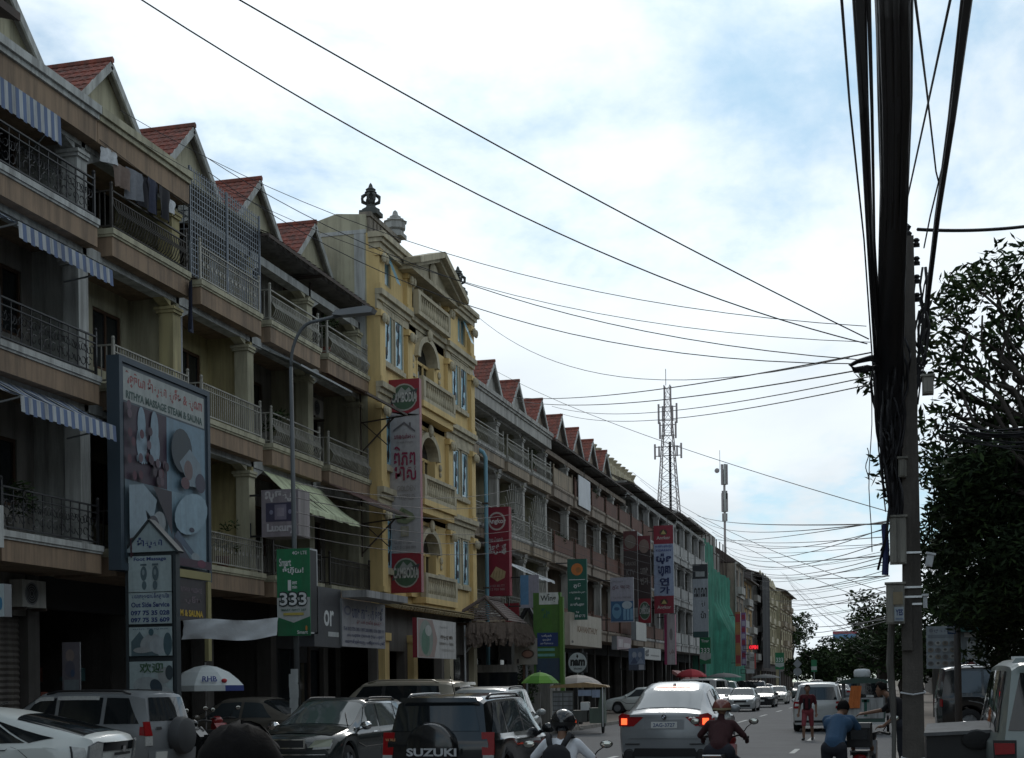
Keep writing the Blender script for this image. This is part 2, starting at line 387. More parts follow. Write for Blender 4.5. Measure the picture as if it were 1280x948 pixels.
def gable(parent, yc, w, zp, z0, mwall, x=-1.4, depth=1.75, mt=None, mboard=None):
    hw = w / 2; ov = .22
    MB().extr([(yc - hw, z0 - .6), (yc + hw, z0 - .6), (yc + hw, z0), (yc, zp - .08), (yc - hw, z0)], x - depth, x - .02, 'x').build('gable_wall', mwall, parent)
    t = MB(); sl = (zp - z0) / hw; e = hw + .16
    for sgn in (-1, 1): tiled_slope(t, (x + ov, yc + sgn * e, zp - sl * e), (x - depth, yc + sgn * e, zp - sl * e), (x + ov, yc, zp), 10, 9)
    t.tube([(x + ov + .02, yc, zp + .03), (x - depth, yc, zp + .03)], .08, 6)
    r = t.build('roof_tiles', mt or m_tile, parent, kind='stuff')
    b = MB()
    for sgn in (-1, 1): b.bar((x + ov - .02, yc, zp - .1), (x + ov - .02, yc + sgn * e, zp - .1 - sl * e), .05, .17)
    b.build('bargeboard', mboard or m_white, parent)
    s = MB()
    for sgn in (-1, 1): s.add([(x - .02, yc, zp - .03), (x + ov - .03, yc, zp - .03), (x + ov - .03, yc + sgn * e, zp - .03 - sl * e), (x - .02, yc + sgn * e, zp - .03 - sl * e)], [(0, 1, 2, 3)])
    s.build('soffit', m_conc, parent)
def shophouse(label, y0, y1, st, group=None):
    w = y1 - y0; t = thing('shophouse', label, 'building', (XF, y0, 0), 0, group)
    ze = st.get('eave', 13.95); wm = st.get('wall', m_conc); col = st.get('col', m_cream); fas = st.get('fascia', m_tan); lip = st.get('lip', m_cream)
    rs = st.get('rails', ('bars',) * 3); rm = st.get('rm', (m_rail,) * 3); det = st.get('detail', 1)
    # body, walls with openings
    hs = []; wins = []
    for fz in FL:
        v = rnd.random()
        d0 = .55 + .3 * v; hs.append((d0, d0 + .95, fz + .02, fz + 2.25)); wins.append(('door', d0, d0 + .95, fz + .02, fz + 2.25))
        a0 = 2.0 + .3 * v; hs.append((a0, a0 + 1.25, fz + .8, fz + 2.2)); wins.append(('window', a0, a0 + 1.25, fz + .8, fz + 2.2))
    MB().holes(0, w, 4.3, ze, hs, -1.7, -1.5).build('wall', wm, t)
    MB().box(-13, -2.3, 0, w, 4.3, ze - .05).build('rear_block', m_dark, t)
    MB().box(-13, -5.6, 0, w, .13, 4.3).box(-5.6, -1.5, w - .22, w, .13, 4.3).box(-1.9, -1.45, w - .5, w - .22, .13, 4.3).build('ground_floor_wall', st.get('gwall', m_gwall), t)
    MB().box(-13, -.2, 0, w, ze - .04, ze + .1).build('roof_slab', m_conc, t)
    for nm, a, b, c, d in wins: window(t, -1.55, a, b, c, d, st.get('frame', m_wood), m_glass if nm == 'window' else m_wood, nm, 2 if nm == 'window' else 1)
    for i, fz in enumerate(FL):
        zn = FL[i + 1] if i < 2 else ze
        MB().box(-1.5, .06, .5, w, fz - .12, fz).box(-1.5, .03, .52, w - .01, fz - .17, fz - .12).build('balcony_lip', lip, t)
        MB().box(-1.5, 0, .55, w - .02, fz - .58, fz - .17).box(-1.5, -.52, 0, w, fz - .5, fz - .03).build('balcony_slab', fas, t)
        MB().box(-1.5, -.28, w - .13, w - .003, fz, zn - .5).build('partition', st.get('part', m_white), t)
        cb = MB().box(-.62, -.25, w - .36, w + .012, fz, zn - .95).box(-.67, -.2, w - .41, w + .016, zn - 1.0, zn - .93).box(-.70, -.17, w - .45, w + .02, zn - .93, zn - .86).box(-.66, -.21, w - .4, w + .014, fz + .0, fz + .16)
        cb.extr([(w - .36, zn - .86), (w - 1.0, zn - .62), (w - 1.0, zn - .56), (w - .36, zn - .56)], -.58, -.3, 'x')
        cb.build('column', col, t)
        MB().box(-.6, -.28, 0, w - .002, zn - .72, zn - .5).extr([(.0, zn - .72), (.0, zn - 1.0), (.12, zn - 1.0), (.7, zn - .72)], -.55, -.32, 'x').build('beam', st.get('beam', m_white), t)
        railing(t, rs[i], w, fz, rm[i], detail=det)
    top = st.get('top', 'cornice')
    if top == 'cornice':
        cb = MB().box(-1.5, .02, 0, w - .004, ze - .62, ze - .16).build('eave_fascia', fas if not st.get('efas') else st['efas'], t)
        MB().box(-1.5, .14, -.003, w - .007, ze - .05, ze + .12).box(-1.5, .08, 0, w - .01, ze - .16, ze - .05).build('cornice', lip, t)
    elif top == 'open': MB().box(-1.5, -.05, 0, w - .004, ze - .06, ze + .05).build('cornice', lip, t)
    else:
        c = MB(); n = 22
        for i in range(n):
            a, b = w * i / n, w * (i + 1) / n; z1 = .02 * (i % 2)
            c.add([(.25, a, ze - .1 + z1), (.25, b, ze - .1 + z1), (-1.6, b, ze + .75 + z1), (-1.6, a, ze + .75 + z1)], [(0, 1, 2, 3)])
        o = c.build('canopy_sheet', m_rust, t)
        MB().box(.2, .24, 0, w, ze - .2, ze - .1).box(-1.4, .2, .0, .06, ze - .16, ze - .1).box(-1.4, .2, w - .08, w - .02, ze - .16, ze - .1).build('canopy_frame', m_rust, o)
    if st.get('gable', True): gable(t, w * st.get('gy', .66), st.get('gw', 3.3), st.get('gz', 16.3), st.get('gb', 14.75), st.get('gwallm', m_cream))
    g = st.get('ground', 'shutter')
    if g == 'shutter':
        s = MB()
        for k in range(26): s.extr([(0, .13 + .125 * k), (.03, .19 + .125 * k), (0, .255 + .125 * k)], .1, w - .55, 'y')
        s.v = [(x - 1.65, y, z) for x, y, z in s.v]; s.build('roller_shutter', m_shut, t)
        MB().box(-1.9, -1.5, 0, w - .22, 3.4, 4.3).build('shutter_box', m_conc, t)
    elif g == 'open':
        s = MB()
        for k in range(3): s.box(-5.2, -4.9, .3 + k * 1.2, 1.1 + k * 1.2, .13, 1.6 + .3 * (k % 2))
        s.box(-4.4, -3.8, 1.2, 3.0, .13, 1.0); s.build('shop_counter', m_wood, t)
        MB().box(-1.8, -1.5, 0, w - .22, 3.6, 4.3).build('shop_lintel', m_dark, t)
        gd = [MB() for q in range(4)]
        for q in range(46): yy = rnd.uniform(.3, w - .7); zz = rnd.choice((.13, .7, 1.15, 1.6, 2.05)); xx = rnd.uniform(-4.6, -2.4); sz = rnd.uniform(.1, .28); gd[q % 4].box(xx, xx + sz, yy, yy + sz, zz, zz + sz * rnd.uniform(.8, 1.6))
        for q in range(4): gd[q].build('shop_goods', mat('goods_%s' % ('tan', 'teal', 'rust', 'pale')[q], ((.20, .15, .09), (.05, .12, .13), (.18, .05, .03), (.35, .35, .33))[q], .7), t, kind='stuff')
        MB().box(-4.7, -2.3, .25, .32, .13, 2.4).box(-4.7, -4.6, .3, w - .6, 1.1, 1.14).box(-4.7, -4.6, .3, w - .6, 2.0, 2.04).build('shop_shelf', m_wood, t)
        MB().box(-3.6, -3.5, .8, 2.2, 3.3, 3.36).build('ceiling_tube', mat('unlit_tube', (.5, .5, .5), .4), t)
    elif g == 'glass':
        MB().holes(.1, w - .25, .13, 4.3, [(.3, 1.5, .5, 3.0), (1.7, 2.6, .15, 2.6), (2.8, w - .5, .5, 3.0)], -1.75, -1.6).build('shopfront', st.get('gmat', m_dark), t)
        MB().box(-1.7, -1.67, .2, w - .35, .2, 3.1).build('shop_glass', m_glass, t)
    return t

stA = dict(rails=('scroll',) * 3, rm=(m_black,) * 3, lip=m_white, col=m_white, wall=m_conc, part=m_white, ground='shutter')
b1 = shophouse('grey and white shophouse with blue striped awnings, nearest in the row', 22.8, 26.85, stA)
awning(b1, .0, 3.25, -.3, 10.95, .8, 10.35, [m_awn, m_blue], .3, 26, 'striped_awning')
awning(b1, .0, 3.3, -.3, 7.75, .8, 7.2, [m_awn, m_blue], .3, 26, 'striped_awning')
awning(b1, .0, 2.6, -.7, 13.35, .06, 13.3, [m_awn, m_blue], .55, 22, 'striped_awning')
stB = dict(rails=('bars', 'bars', 'belly'), rm=(m_rail, m_railp, m_rail), col=m_creamy, part=m_cream, ground='open', wall=m_cream, lip=m_cream)
b2 = shophouse('shophouse with laundry and bellied black railing on its top balcony', 26.87, 30.9, stB)
stC = dict(top='open', rails=('lattice', 'bars', 'lattice'), rm=(m_railp, m_railp, m_railp), col=m_cream, part=m_creamy, ground='open', wall=m_creamy)
b3 = shophouse('shophouse with wire mesh caging its top balcony', 30.92, 34.92, stC)
g = MB()
for k in range(31): g.box(-.04, -.025, .1 + k * .128 - .012, .1 + k * .128 + .012, 11.7, 14.3)
for k in range(18): g.box(-.045, -.03, .1, 3.98, 11.75 + k * .145, 11.772 + k * .145)
for k in range(9): g.box(-.04 - k * .15, -.02 - k * .15, .08, .095, 12.5, 14.3)
for k in range(12): g.box(-1.4, -.04, .085, .1, 12.5 + k * .145, 12.52 + k * .145)
for y in (.1, 2.05, 3.98): g.box(-.06, -.005, y - .02, y + .02, 11.7, 14.3)
g.build('mesh_cage', mat('cage_wire', (.17, .19, .215), .5, metal=.3), b3)
stD = dict(rails=('lattice', 'belly', 'belly'), rm=(m_rail, m_railp, m_railp), col=m_cream, part=m_cream, ground='open', top='canopy', wall=m_conc)
b4 = shophouse('dark canopied shophouse with the torn pale green awning', 34.94, 38.95, stD)
m_tarp = mat('pale_green_tarpaulin', (0.50, 0.55, 0.36), 0.85, streak=0.35, bump=0.3, bscale=9)
awning(b4, .4, 4.4, -.2, 7.65, 1.0, 6.62, [m_tarp], .12, 9, 'tarpaulin_awning')
aw = MB().bar((-.1, .2, 10.95), (1.0, .3, 10.35), .04).bar((1.0, .2, 10.35), (1.0, 3.9, 10.35), .05).add([(-.3, .2, 10.95), (1.0, .2, 10.35), (1.0, 3.9, 10.35), (-.3, 3.9, 10.95)], [(0, 1, 2, 3)]).build('rolled_awning', m_grey, b4)
b5 = shophouse('dark canopied shophouse with rusty sheet canopies beside the yellow building', 38.97, 42.95, dict(stD, rails=('bars', 'belly', 'belly'), ground='glass'))
for z in (7.95, 11.15):
    c = MB(); n = 16
    for i in range(n): c.add([(-.2, .2 + 3.6 * i / n, z + .02 * (i % 2)), (1.35, .2 + 3.6 * i / n, z - .75 + .02 * (i % 2)), (1.35, .2 + 3.6 * (i + 1) / n, z - .75 + .02 * (i % 2)), (-.2, .2 + 3.6 * (i + 1) / n, z + .02 * (i % 2))], [(0, 1, 2, 3)])
    o = c.build('rusty_canopy', mat('maroon_sheet', (0.11, 0.045, 0.04), 0.8, var=.3, streak=.5), b5)
    MB().bar((-.2, 3.75, z - .95), (1.3, 3.75, z - .8), .04).bar((-.2, 3.75, z - 1.9), (.9, 3.75, z - .85), .04).bar((-.2, 3.75, z - .9), (.7, 3.75, z - 1.7), .03).bar((-.2, 3.75, z - 2), (-.2, 3.75, z), .04).bar((1.33, .2, z - .78), (1.33, 3.8, z - .78), .06).build('canopy_bracket', m_rust, o)

# ------------------------------------------------------------------ yellow building
def yellow():
    t = thing('corner_building', 'yellow building with white balustrades, arched centre and a pediment', 'building', (-15.75, 42.98, 0))
    w = 10.7; Z = [4.85, 8.2, 11.55, 14.5]; top = 16.3
    hs = []
    L = [(.55, 1.4), (1.62, 2.47)]; Rr = [(7.95, 8.8), (9.05, 9.9)]
    for i, z in enumerate(Z[:3]):
        for a, b in L + Rr: hs.append((a, b, z + .75, z + 2.55))
        hs.append((4.0, 6.0, z + .05, z + 2.6))
    for a, b in ((.5, 1.45), (9.0, 9.95)): hs.append((a, b, Z[3] + .35, Z[3] + 1.45))
    hs.append((3.5, 6.7, Z[3] - .1, Z[3] + 1.55))
    MB().holes(0, w, 4.4, top, hs, -.3, 0).build('front_wall', m_yel, t)
    MB().box(-13, -1.2, .15, w - .15, 4.4, top - .02).build('rear_block', mat('dim_room', (0.09, 0.07, 0.05), .9), t)
    MB().box(-13, -.3, 0, .15, 4.4, 15.7).extr([(-3.6, 15.7), (-.3, 15.7), (-.3, 16.9), (-1.3, 17.0), (-3.0, 16.55), (-3.6, 16.5)], 0, .15, 'y').build('side_wall', m_cream, t); MB().box(-13, -.3, w - .15, w, 4.4, top).build('side_wall', m_cream, t)
    MB().box(-.7, -.35, -.012, 0.0, 11.5, 16.4).box(-3.7, -.3, -.02, 0.0, 16.3, 16.42).build('side_moulding', m_white, t)
    # ground floor
    MB().holes(0, w, .13, 4.4, [(.8, 2.7, .1, 3.0), (3.6, 6.8, .1, 3.4), (7.8, 10.1, .1, 3.0)], -.4, -.1).build('ground_floor_wall', mat('grey_stone_front', (0.14, 0.13, 0.12), .85, streak=.3), t)
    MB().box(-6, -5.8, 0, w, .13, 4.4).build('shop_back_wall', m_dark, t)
    for y in (.15, 3.0, 7.1, 10.25): 
        MB().box(-.1, .12, y, y + .42, .13, 3.3).box(-.12, .18, y - .06, y + .48, 3.3, 3.55).build('ground_pilaster', m_yel if y < 4 else m_trim, t)
    e = MB()
    for k in range(36): e.extr([(0, 4.62), (.0, 4.5), (.55, 4.32), (.6, 4.42)], k * w / 36 + .02, (k + .62) * w / 36, 'y')
    e.box(0, .5, 0, w, 4.5, 4.54); e.build('scalloped_cornice', mat('buff_cornice', (0.34, 0.27, 0.15), .85, streak=.35), t)
    # storeys: cornices, pilasters, windows, balconies
    for i, z in enumerate(Z):
        c = MB()
        if i > 0:
            for (a, b, x) in ((-.06, 3.1, .24), (3.102, 7.198, .14), (7.2, w + .06, .24)):
                c.box(0, x, a, b, z - .18, z).box(0, x - .1, a + .01, b - .01, z - .34, z - .18).box(0, x - .18, a + .02, b - .02, z - .62, z - .34)
        if i > 0: c.build('cornice', m_trim, t)
    c = MB()
    for a, b in ((-.12, 3.0), (7.4, w + .12)): MB().box(-.2, .34, a, b, 16.12, 16.3).box(-.2, .25, a + .05, b - .05, 15.98, 16.12).box(-.2, .17, a + .1, b - .1, 15.8, 15.98).build('top_cornice', m_trim, t)
    for i, z in enumerate(Z):
        zt = Z[i + 1] - .62 if i < 3 else 15.8
        p = MB()
        for y in (.0, 2.72, 7.2, 10.2):
            p.box(0, .14, y, y + .5, z, zt - .25).box(0, .2, y - .05, y + .55, zt - .25, zt - .05).box(0, .18, y - .03, y + .53, z, z + .18)
        p.build('pilaster', m_yel, t)
        q = MB()
        for y in (.0, 2.72, 7.2, 10.2):
            q.ellipsoid((.26, y + .12, zt - .3), (.09, .11, .17), 7, 5).ellipsoid((.26, y + .38, zt - .3), (.09, .11, .17), 7, 5)
        q.build('capital_scroll', m_trim, t)
    for i, z in enumerate(Z[:3]):
        for a, b in L + Rr:
            o = window(t, .05, a, b, z + .75, z + 2.55, m_trim, m_bluegl, 'window', 1)
            s = MB()
            for q in range(3):
                s.ellipsoid((.04, (a + b) / 2 + rnd.uniform(-.15, .2), z + 1.15 + q * .5), (.012, .13, .16), 7, 4)
            s.bar((.04, (a + b) / 2 - .1, z + .9), (.04, (a + b) / 2 + .1, z + 2.4), .04, .02); s.build('silhouette_motif', m_black, o)
            MB().box(.0, .1, a - .12, b + .12, z + 2.55, z + 2.75).box(.0, .12, a - .1, b + .1, z + .6, z + .75).box(0, .03, a - .12, a - .02, z + .75, z + 2.55).build('window_surround', m_trim, t)
        # arch
        ar = MB(); yc, r = 5.0, .96; zc = z + 1.65
        n = 14
        for k in range(n):
            a0, a1 = math.pi * k / n, math.pi * (k + 1) / n
            P = lambda a, rr: (yc + rr * math.cos(a), zc + rr * .72 * math.sin(a))
            ar.extr([P(a0, r), P(a0, r + .26), P(a1, r + .26), P(a1, r)], -.05, .16, 'x')
            A, B = P(a0, r), P(a1, r)
            ar.extr([A, B, (B[0], z + 2.62), (A[0], z + 2.62)], -.28, -.04, 'x')
        ar.ellipsoid((.18, yc, zc + .95), (.1, .18, .22), 8, 6); ar.build('arch', m_trim, t)
        MB().box(-.3, .02, 4.0, 4.1, z + .05, zc).box(-.3, .02, 5.9, 6.0, z + .05, zc).box(-.25, -.2, 4.0, 6.0, zc - .06, zc + .04).box(-.25, -.2, 4.62, 4.7, z, zc).box(-.25, -.2, 5.3, 5.38, z, zc).build('arch_frame', m_yel, t)
        MB().box(-.3, -.27, 4.05, 5.95, z, z + 2.6).build('arch_pane', m_glass, t)
        s = MB()
        for yy in (3.55, 6.5): s.ellipsoid((.03, yy, z + 1.5), (.06, .12, .14), 8, 5).ellipsoid((.03, yy, z + 1.25), (.05, .08, .1), 8, 5).box(0, .05, yy - .3, yy + .3, z + .9, z + 1.0)
        s.build('wall_ornament', m_trim, t)
    def balustrade(y0, y1, z, x):
        o = MB().box(x - .14, x + .04, y0, y1, z + .72, z + .84).box(x - .14, x + .04, y0, y1, z, z + .14).box(x - .15, x + .05, y0, y0 + .22, z + .14, z + .72).box(x - .15, x + .05, y1 - .22, y1, z + .14, z + .72).build('balustrade', m_trim, t)
        b = MB(); n = int((y1 - y0 - .5) / .2)
        for k in range(n): b.lathe([(.035, 0), (.075, .13), (.075, .22), (.03, .42), (.05, .54), (.06, .58)], (x - .05, y0 + .32 + k * (y1 - y0 - .6) / max(1, n - 1), z + .14), 6)
        b.build('balusters', m_trim, o, kind='stuff'); return o
    for z in Z[:3]:
        MB().box(0, .5, 3.25, 7.0, z - .2, z).box(0, .4, 3.3, 6.95, z - .45, z - .2).build('balcony_slab', m_yel, t); balustrade(3.3, 6.95, z, .45)
    balustrade(3.3, 6.95, Z[3] - .0, .3)
    for a, b in ((.5, 1.45), (9.0, 9.95)):
        o = window(t, -.05, a, b, Z[3] + .35, Z[3] + 1.45, m_trim, m_bluegl, 'window', 2)
        MB().add([(0, (a + b) / 2 + .05, Z[3] + 1.4), (0, b - .05, Z[3] + 1.4), (.38, b - .05, Z[3] + .42), (.38, (a + b) / 2 + .05, Z[3] + .42)], [(0, 1, 2, 3)]).build('open_sash', m_bluegl, o)
    cm = MB()
    for y in (3.6, 4.6, 5.6, 6.6): cm.lathe([(.16, 0), (.13, .1), (.11, 1.1), (.15, 1.25), (.2, 1.4)], (-.02, y, Z[3] + .15), 8)
    cm.build('small_column', m_trim, t)
    # pediment
    pd = MB().extr([(2.4, 15.85), (7.5, 15.85), (4.85, 16.72)], -.3, .35, 'x'); pd.build('pediment', m_trim, t)
    b = MB()
    for sg in (-1, 1): b.bar((.55, 4.85, 16.9), (.55, 4.85 + sg * 2.8, 15.95), .6, .2).bar((.3, 4.85, 16.74), (.3, 4.85 + sg * 2.65, 15.85), .7, .16)
    b.box(-.3, .5, 2.2, 7.6, 15.72, 15.86); b.build('pediment_cornice', m_trim, t)
    MB().lathe([(.42, 0), (.45, .05), (.34, .1), (0, .12)], (.36, 4.85, 16.2), 12, axis='x').build('pediment_rosette', m_trim, t)
    # parapet and finials
    pm = MB().box(-.5, -.2, .1, 3.0, 16.3, 16.85).box(-.55, -.15, .05, 3.0, 16.85, 17.0).box(-.5, -.2, 7.4, w - .1, 16.3, 16.85).box(-.55, -.15, 7.4, w - .05, 16.85, 17.0)
    for k in range(8): pm.box(-.2, -.17, .4 + k * .34, .55 + k * .34, 16.4, 16.8).box(-.2, -.17, 7.6 + k * .34, 7.75 + k * .34, 16.4, 16.8)
    pm.build('parapet', mat('weathered_parapet', (0.24, 0.21, 0.17), .9, streak=.5), t)
    mf = mat('blackened_stone', (0.075, 0.08, 0.075), .9, var=.3); ml_ = mat('pale_stone', (0.40, 0.40, 0.38), .9, streak=.3)
    for y, m, s, op in ((.55, mf, 1.0, 1), (2.9, ml_, 1.05, 0), (w - .55, mf, .95, 1)):
        f = MB().box(-.62, -.02, y - .3, y + .3, 17.0, 17.2).lathe([(.3, 17.2), (.3, 17.3), (.17, 17.42), (.14, 17.55)], (-.32, y, 0), 10)
        if op:
            for k in range(8):
                a = k * math.pi / 4; ca, sa = math.cos(a), math.sin(a)
                f.tube([(-.32 + .1 * ca, y + .1 * sa, 17.55), (-.32 + .29 * s * ca, y + .29 * s * sa, 17.68), (-.32 + .3 * s * ca, y + .3 * s * sa, 17.9), (-.32 + .12 * ca, y + .12 * sa, 18.08)], .045, 5)
            f.lathe([(.1, 17.55), (.05, 17.8), (.1, 18.06), (.2, 18.12), (.14, 18.2), (.17, 18.26), (.08, 18.36), (.05, 18.5), (0, 18.6)], (-.32, y, 0), 10)
        else:
            f.lathe([(.2, 17.3), (.36, 17.42), (.36, 17.72), (.42, 17.78), (.3, 17.86), (.3, 17.92), (.2, 17.98), (.2, 18.05), (.11, 18.12), (.08, 18.3), (0, 18.4)], (-.32, y, 0), 8)
        f.v = [(px_, py_, 17.0 + (pz_ - 17.0) * .68) for px_, py_, pz_ in f.v]; f.build('finial', m, t)
    return t
yellow()

# ------------------------------------------------------------------ row beyond the yellow building
m_brick = mat('brown_parapet', (0.15, 0.075, 0.055), .85, streak=.4)
m_wht2 = mat('off_white_render', (0.40, 0.39, 0.36), .85, streak=.4)
m_pink = mat('faded_pink_render', (0.29, 0.235, 0.185), .85, streak=.4)
m_dkwall = mat('dark_render', (0.10, 0.085, 0.08), .9, streak=.3)  # streaked dark grey for back walls, ground floors and one front
cuts = [54.3, 59.5, 63.9, 68.3, 73.2, 77.6, 81.7, 85.9, 90.2]
e1 = dict(rails=('lattice', 'lattice', 'belly'), rm=(m_railp,) * 3, col=m_wht2, part=m_cream, fascia=m_tan2, lip=m_wht2, beam=m_wht2, wall=m_cream, ground='glass', efas=m_wht2, detail=0)
e2 = dict(rails=('panel',) * 3, rm=(m_brick,) * 3, col=m_wht2, part=m_pink, fascia=m_pink, lip=m_pink, beam=m_pink, wall=m_dkwall, ground='open', top='canopy', detail=0)
lab2 = ['off white shophouse with light blue drainpipe beside the yellow building', 'off white shophouse with fan pattern window grilles above the thatched hut', 'off white shophouse with arched bay and last pale cornice before the brown parapets',
        'brown parapet shophouse under a dark canopy, first after the pale ones', 'brown parapet shophouse with white board hung on its top balcony', 'brown parapet shophouse above the blue water bottle sign', 'brown parapet shophouse beside the tall dark beer sign',
        'last brown parapet shophouse with red gable before the urn topped parapet']
row2 = []
for k in range(8):
    st = dict(e1 if k < 3 else e2); st['gw'] = 3.4; st['gz'] = 16.45; st['gwallm'] = m_wht2 if k < 3 else m_pink
    if k == 3: st['rm'] = (m_brick, m_brick, m_tan2)
    row2.append(shophouse(lab2[k], cuts[k], cuts[k + 1] - .02, st))
# fan grilles
for k in (1, 2):
    b = MB(); w = cuts[k + 1] - cuts[k]
    for i in range(15):
        a = math.pi * (i + .5) / 15; b.bar((-.2, w / 2, 8.5), (-.2, w / 2 + 1.9 * math.cos(a), 8.5 + 2.3 * math.sin(a)), .035)
        b.bar((-.2, w / 2, 5.0), (-.2, w / 2 + 1.8 * math.cos(a), 5.0 + 2.2 * math.sin(a)), .03)
    b.build('fan_grille', m_railp, row2[k])
MB().box(.06, .1, 1.0, 4.0, 11.3, 12.9).build('balcony_board', m_cloth_w, row2[4])
awning(row2[1], .3, 3.6, -.2, 7.2, 1.3, 6.5, [m_cloth_w], .1, 6, 'white_awning')
# third block: dark roofs, white columns
m_balc = mat('white_balcony', (0.43, 0.43, 0.42), .85, streak=.45)
c3 = [90.25 + 4.4 * k for k in range(10)]
lab3 = ['dark roofed shophouse with urn topped parapet, nearest the brown ones', 'dark roofed shophouse above the pale massage photo board', 'dark roofed shophouse with brown top balcony behind the tall beer signs', 'dark roofed shophouse with white balconies before the Korean sign',
        'dark roofed shophouse directly behind the Korean restaurant sign', 'white balconied shophouse with grey pipes right of the Korean sign', 'white balconied shophouse above the red umbrella', 'white balconied shophouse behind the tall black and white sign', 'white balconied shophouse touching the green scaffold net']
for k in range(9):
    st = dict(rails=('panel',) * 3, rm=((m_brick,) * 3 if k < 3 else (m_balc,) * 3), col=m_balc, part=m_wht2, fascia=m_pink if k < 3 else m_balc, lip=m_balc, beam=m_balc, wall=m_dkwall if k < 4 else m_wht2, ground='open', top='canopy', detail=0, gable=False, eave=14.7 if k < 5 else 15.2)
    o = shophouse(lab3[k], c3[k], c3[k + 1] - .02, st)
    if k < 4:
        p = MB().box(-3.0, -2.7, 0, 4.38, 14.7, 16.6)
        for q in range(3):
            y = .5 + 1.6 * q; p.box(-3.05, -2.65, y - .22, y + .22, 14.7, 17.0).lathe([(.2, 17.0), (.14, 17.15), (.26, 17.4), (.34, 17.5), (.3, 17.55), (0, 17.55)], (-2.85, y, 0), 8)
        p.build('urn_parapet', m_trim, o)
# building under green net
m_net = mat('green_scaffold_net', (0.045, 0.23, 0.16), .95, alpha=.86, var=.4, scale=.8, streak=.35, dirt=(0.02, 0.05, 0.04), bump=.5, bscale=2)
def netted():
    t = thing('netted_building', 'building wrapped in green scaffold netting', 'building', (XF, 130.0, 0)); w = 23.0
    MB().box(-12, -1.5, 0, w, .1, 15.3).box(-6, -2, 3, w, 15.3, 17.2).build('concrete_block', m_conc, t)
    MB().extr([(-1.5, 15.3), (-9, 15.3), (-6, 18.6)], 6, w - .05, 'y').build('gable_roof', m_tile, t)
    s = MB()
    for k in range(9): s.cyl((-.9, k * w / 8, 0), (-.9, k * w / 8, 16.2), .06, n=5)
    for k in range(8): s.cyl((-.9, 0, 2 * k + .6), (-.9, w, 2 * k + .6), .05, n=5)
    s.build('scaffold', m_rust, t)
    n = MB(); Nn = 40; rows = 12; P = {}
    for i in range(Nn + 1):
        for j in range(rows + 1):
            y = w * i / Nn; z = .3 + (12.4 + (2.2 if i < 14 else 0)) * j / rows
            P[i, j] = (-.5 + .16 * math.sin(i * 1.3 + j * .4) + (1.4 if i > 14 and j < 9 else 0) * min(1, (9 - j) / 3 if j < 9 else 0), y, z + .08 * math.sin(i * .9))
    n.add([P[i, j] for i in range(Nn + 1) for j in range(rows + 1)], [(i * (rows + 1) + j, (i + 1) * (rows + 1) + j, (i + 1) * (rows + 1) + j + 1, i * (rows + 1) + j + 1) for i in range(Nn) for j in range(rows)])
    Q = [(-.5 - 2.2 * i / 6, -.05 + .1 * math.sin(i * 2.0), z) for i in range(7) for z in (.3, 6, 14.4)]
    n.add(Q, [(i * 3 + j, (i + 1) * 3 + j, (i + 1) * 3 + j + 1, i * 3 + j + 1) for i in range(6) for j in range(2)])
    n.build('scaffold_net', m_net, t, smooth=True)
netted()
def far_building(label, y0, y1, h, wm, trim, floors, bays, top='flat', xo=0.0, frame=None):
    w = y1 - y0; t = thing('street_building', label, 'building', (XF + xo, y0, 0)); fh = (h - 4.4) / floors; bw = w / bays; hs = []
    for i in range(floors):
        for k in range(bays): hs.append((k * bw + bw * .22, k * bw + bw * .78, 4.4 + i * fh + .7, 4.4 + i * fh + fh * .78))
    MB().holes(0, w, 4.2, h, hs, -.3, 0).build('front_wall', wm, t)
    MB().box(-12, -.6, .05, w - .05, .1, h - .05).box(-12, -.3, 0, .05, .1, h).build('rear_block', wm, t)
    for a, b, c, d in hs: window(t, -.1, a, b, c, d, frame or trim, m_glass, 'window', 2)
    c = MB()
    for i in range(floors + 1): c.box(0, .35 if i in (0, floors) else .2, -.02, w + .02, 4.3 + i * fh - .12, 4.3 + i * fh + .1)
    for k in range(bays + 1): c.box(0, .1, k * bw - .12, k * bw + .12, 4.5, h - .2)
    c.build('string_course', trim, t)
    b = MB()
    for i in range(floors):
        for k in range(bays):
            if (i + k) % 2 == 0: b.box(.0, .7, k * bw + .3, (k + 1) * bw - .3, 4.4 + i * fh, 4.4 + i * fh + .75)
    b.build('balcony', trim, t)
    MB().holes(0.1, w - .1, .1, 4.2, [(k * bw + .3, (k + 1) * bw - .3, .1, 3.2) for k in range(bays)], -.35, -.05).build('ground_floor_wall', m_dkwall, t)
    if top == 'dome':
        for k in range(bays + 1): MB().lathe([(.4, h), (.5, h + .4), (.3, h + .9), (.05, h + 1.5)], (-.4, k * bw, 0), 8).build('roof_urn', trim, t)
        MB().box(-.5, -.2, 0, w, h, h + .7).build('parapet', trim, t)
    elif top == 'gable':
        MB().extr([(.5, h - .1), (-6, h - .1), (-3, h + 2.4)], 0, w, 'y').build('roof', m_tile2, t)
    elif top == 'roof':
        MB().extr([(.9, h - .25), (.9, h - .1), (-4, h + 1.4), (-4, h + 1.2)], -.1, w + .1, 'y').build('roof', m_rust, t)
    return t
m_ochre = mat('ochre_render', (0.42, 0.27, 0.12), .85, streak=.35); m_ivory = mat('ivory_render', (0.50, 0.45, 0.30), .85, streak=.3)
far_building('grey stepped building with gable roof right of the green net', 153.2, 161.5, 14.6, m_pink, m_wht2, 3, 2, 'gable')
far_building('ochre building behind the purple vertical sign', 161.6, 171.5, 13.4, m_ochre, m_wht2, 3, 2, 'roof')
far_building('dark grey building under black netting', 171.6, 187.5, 14.9, m_dkwall, m_conc, 3, 3, 'roof')
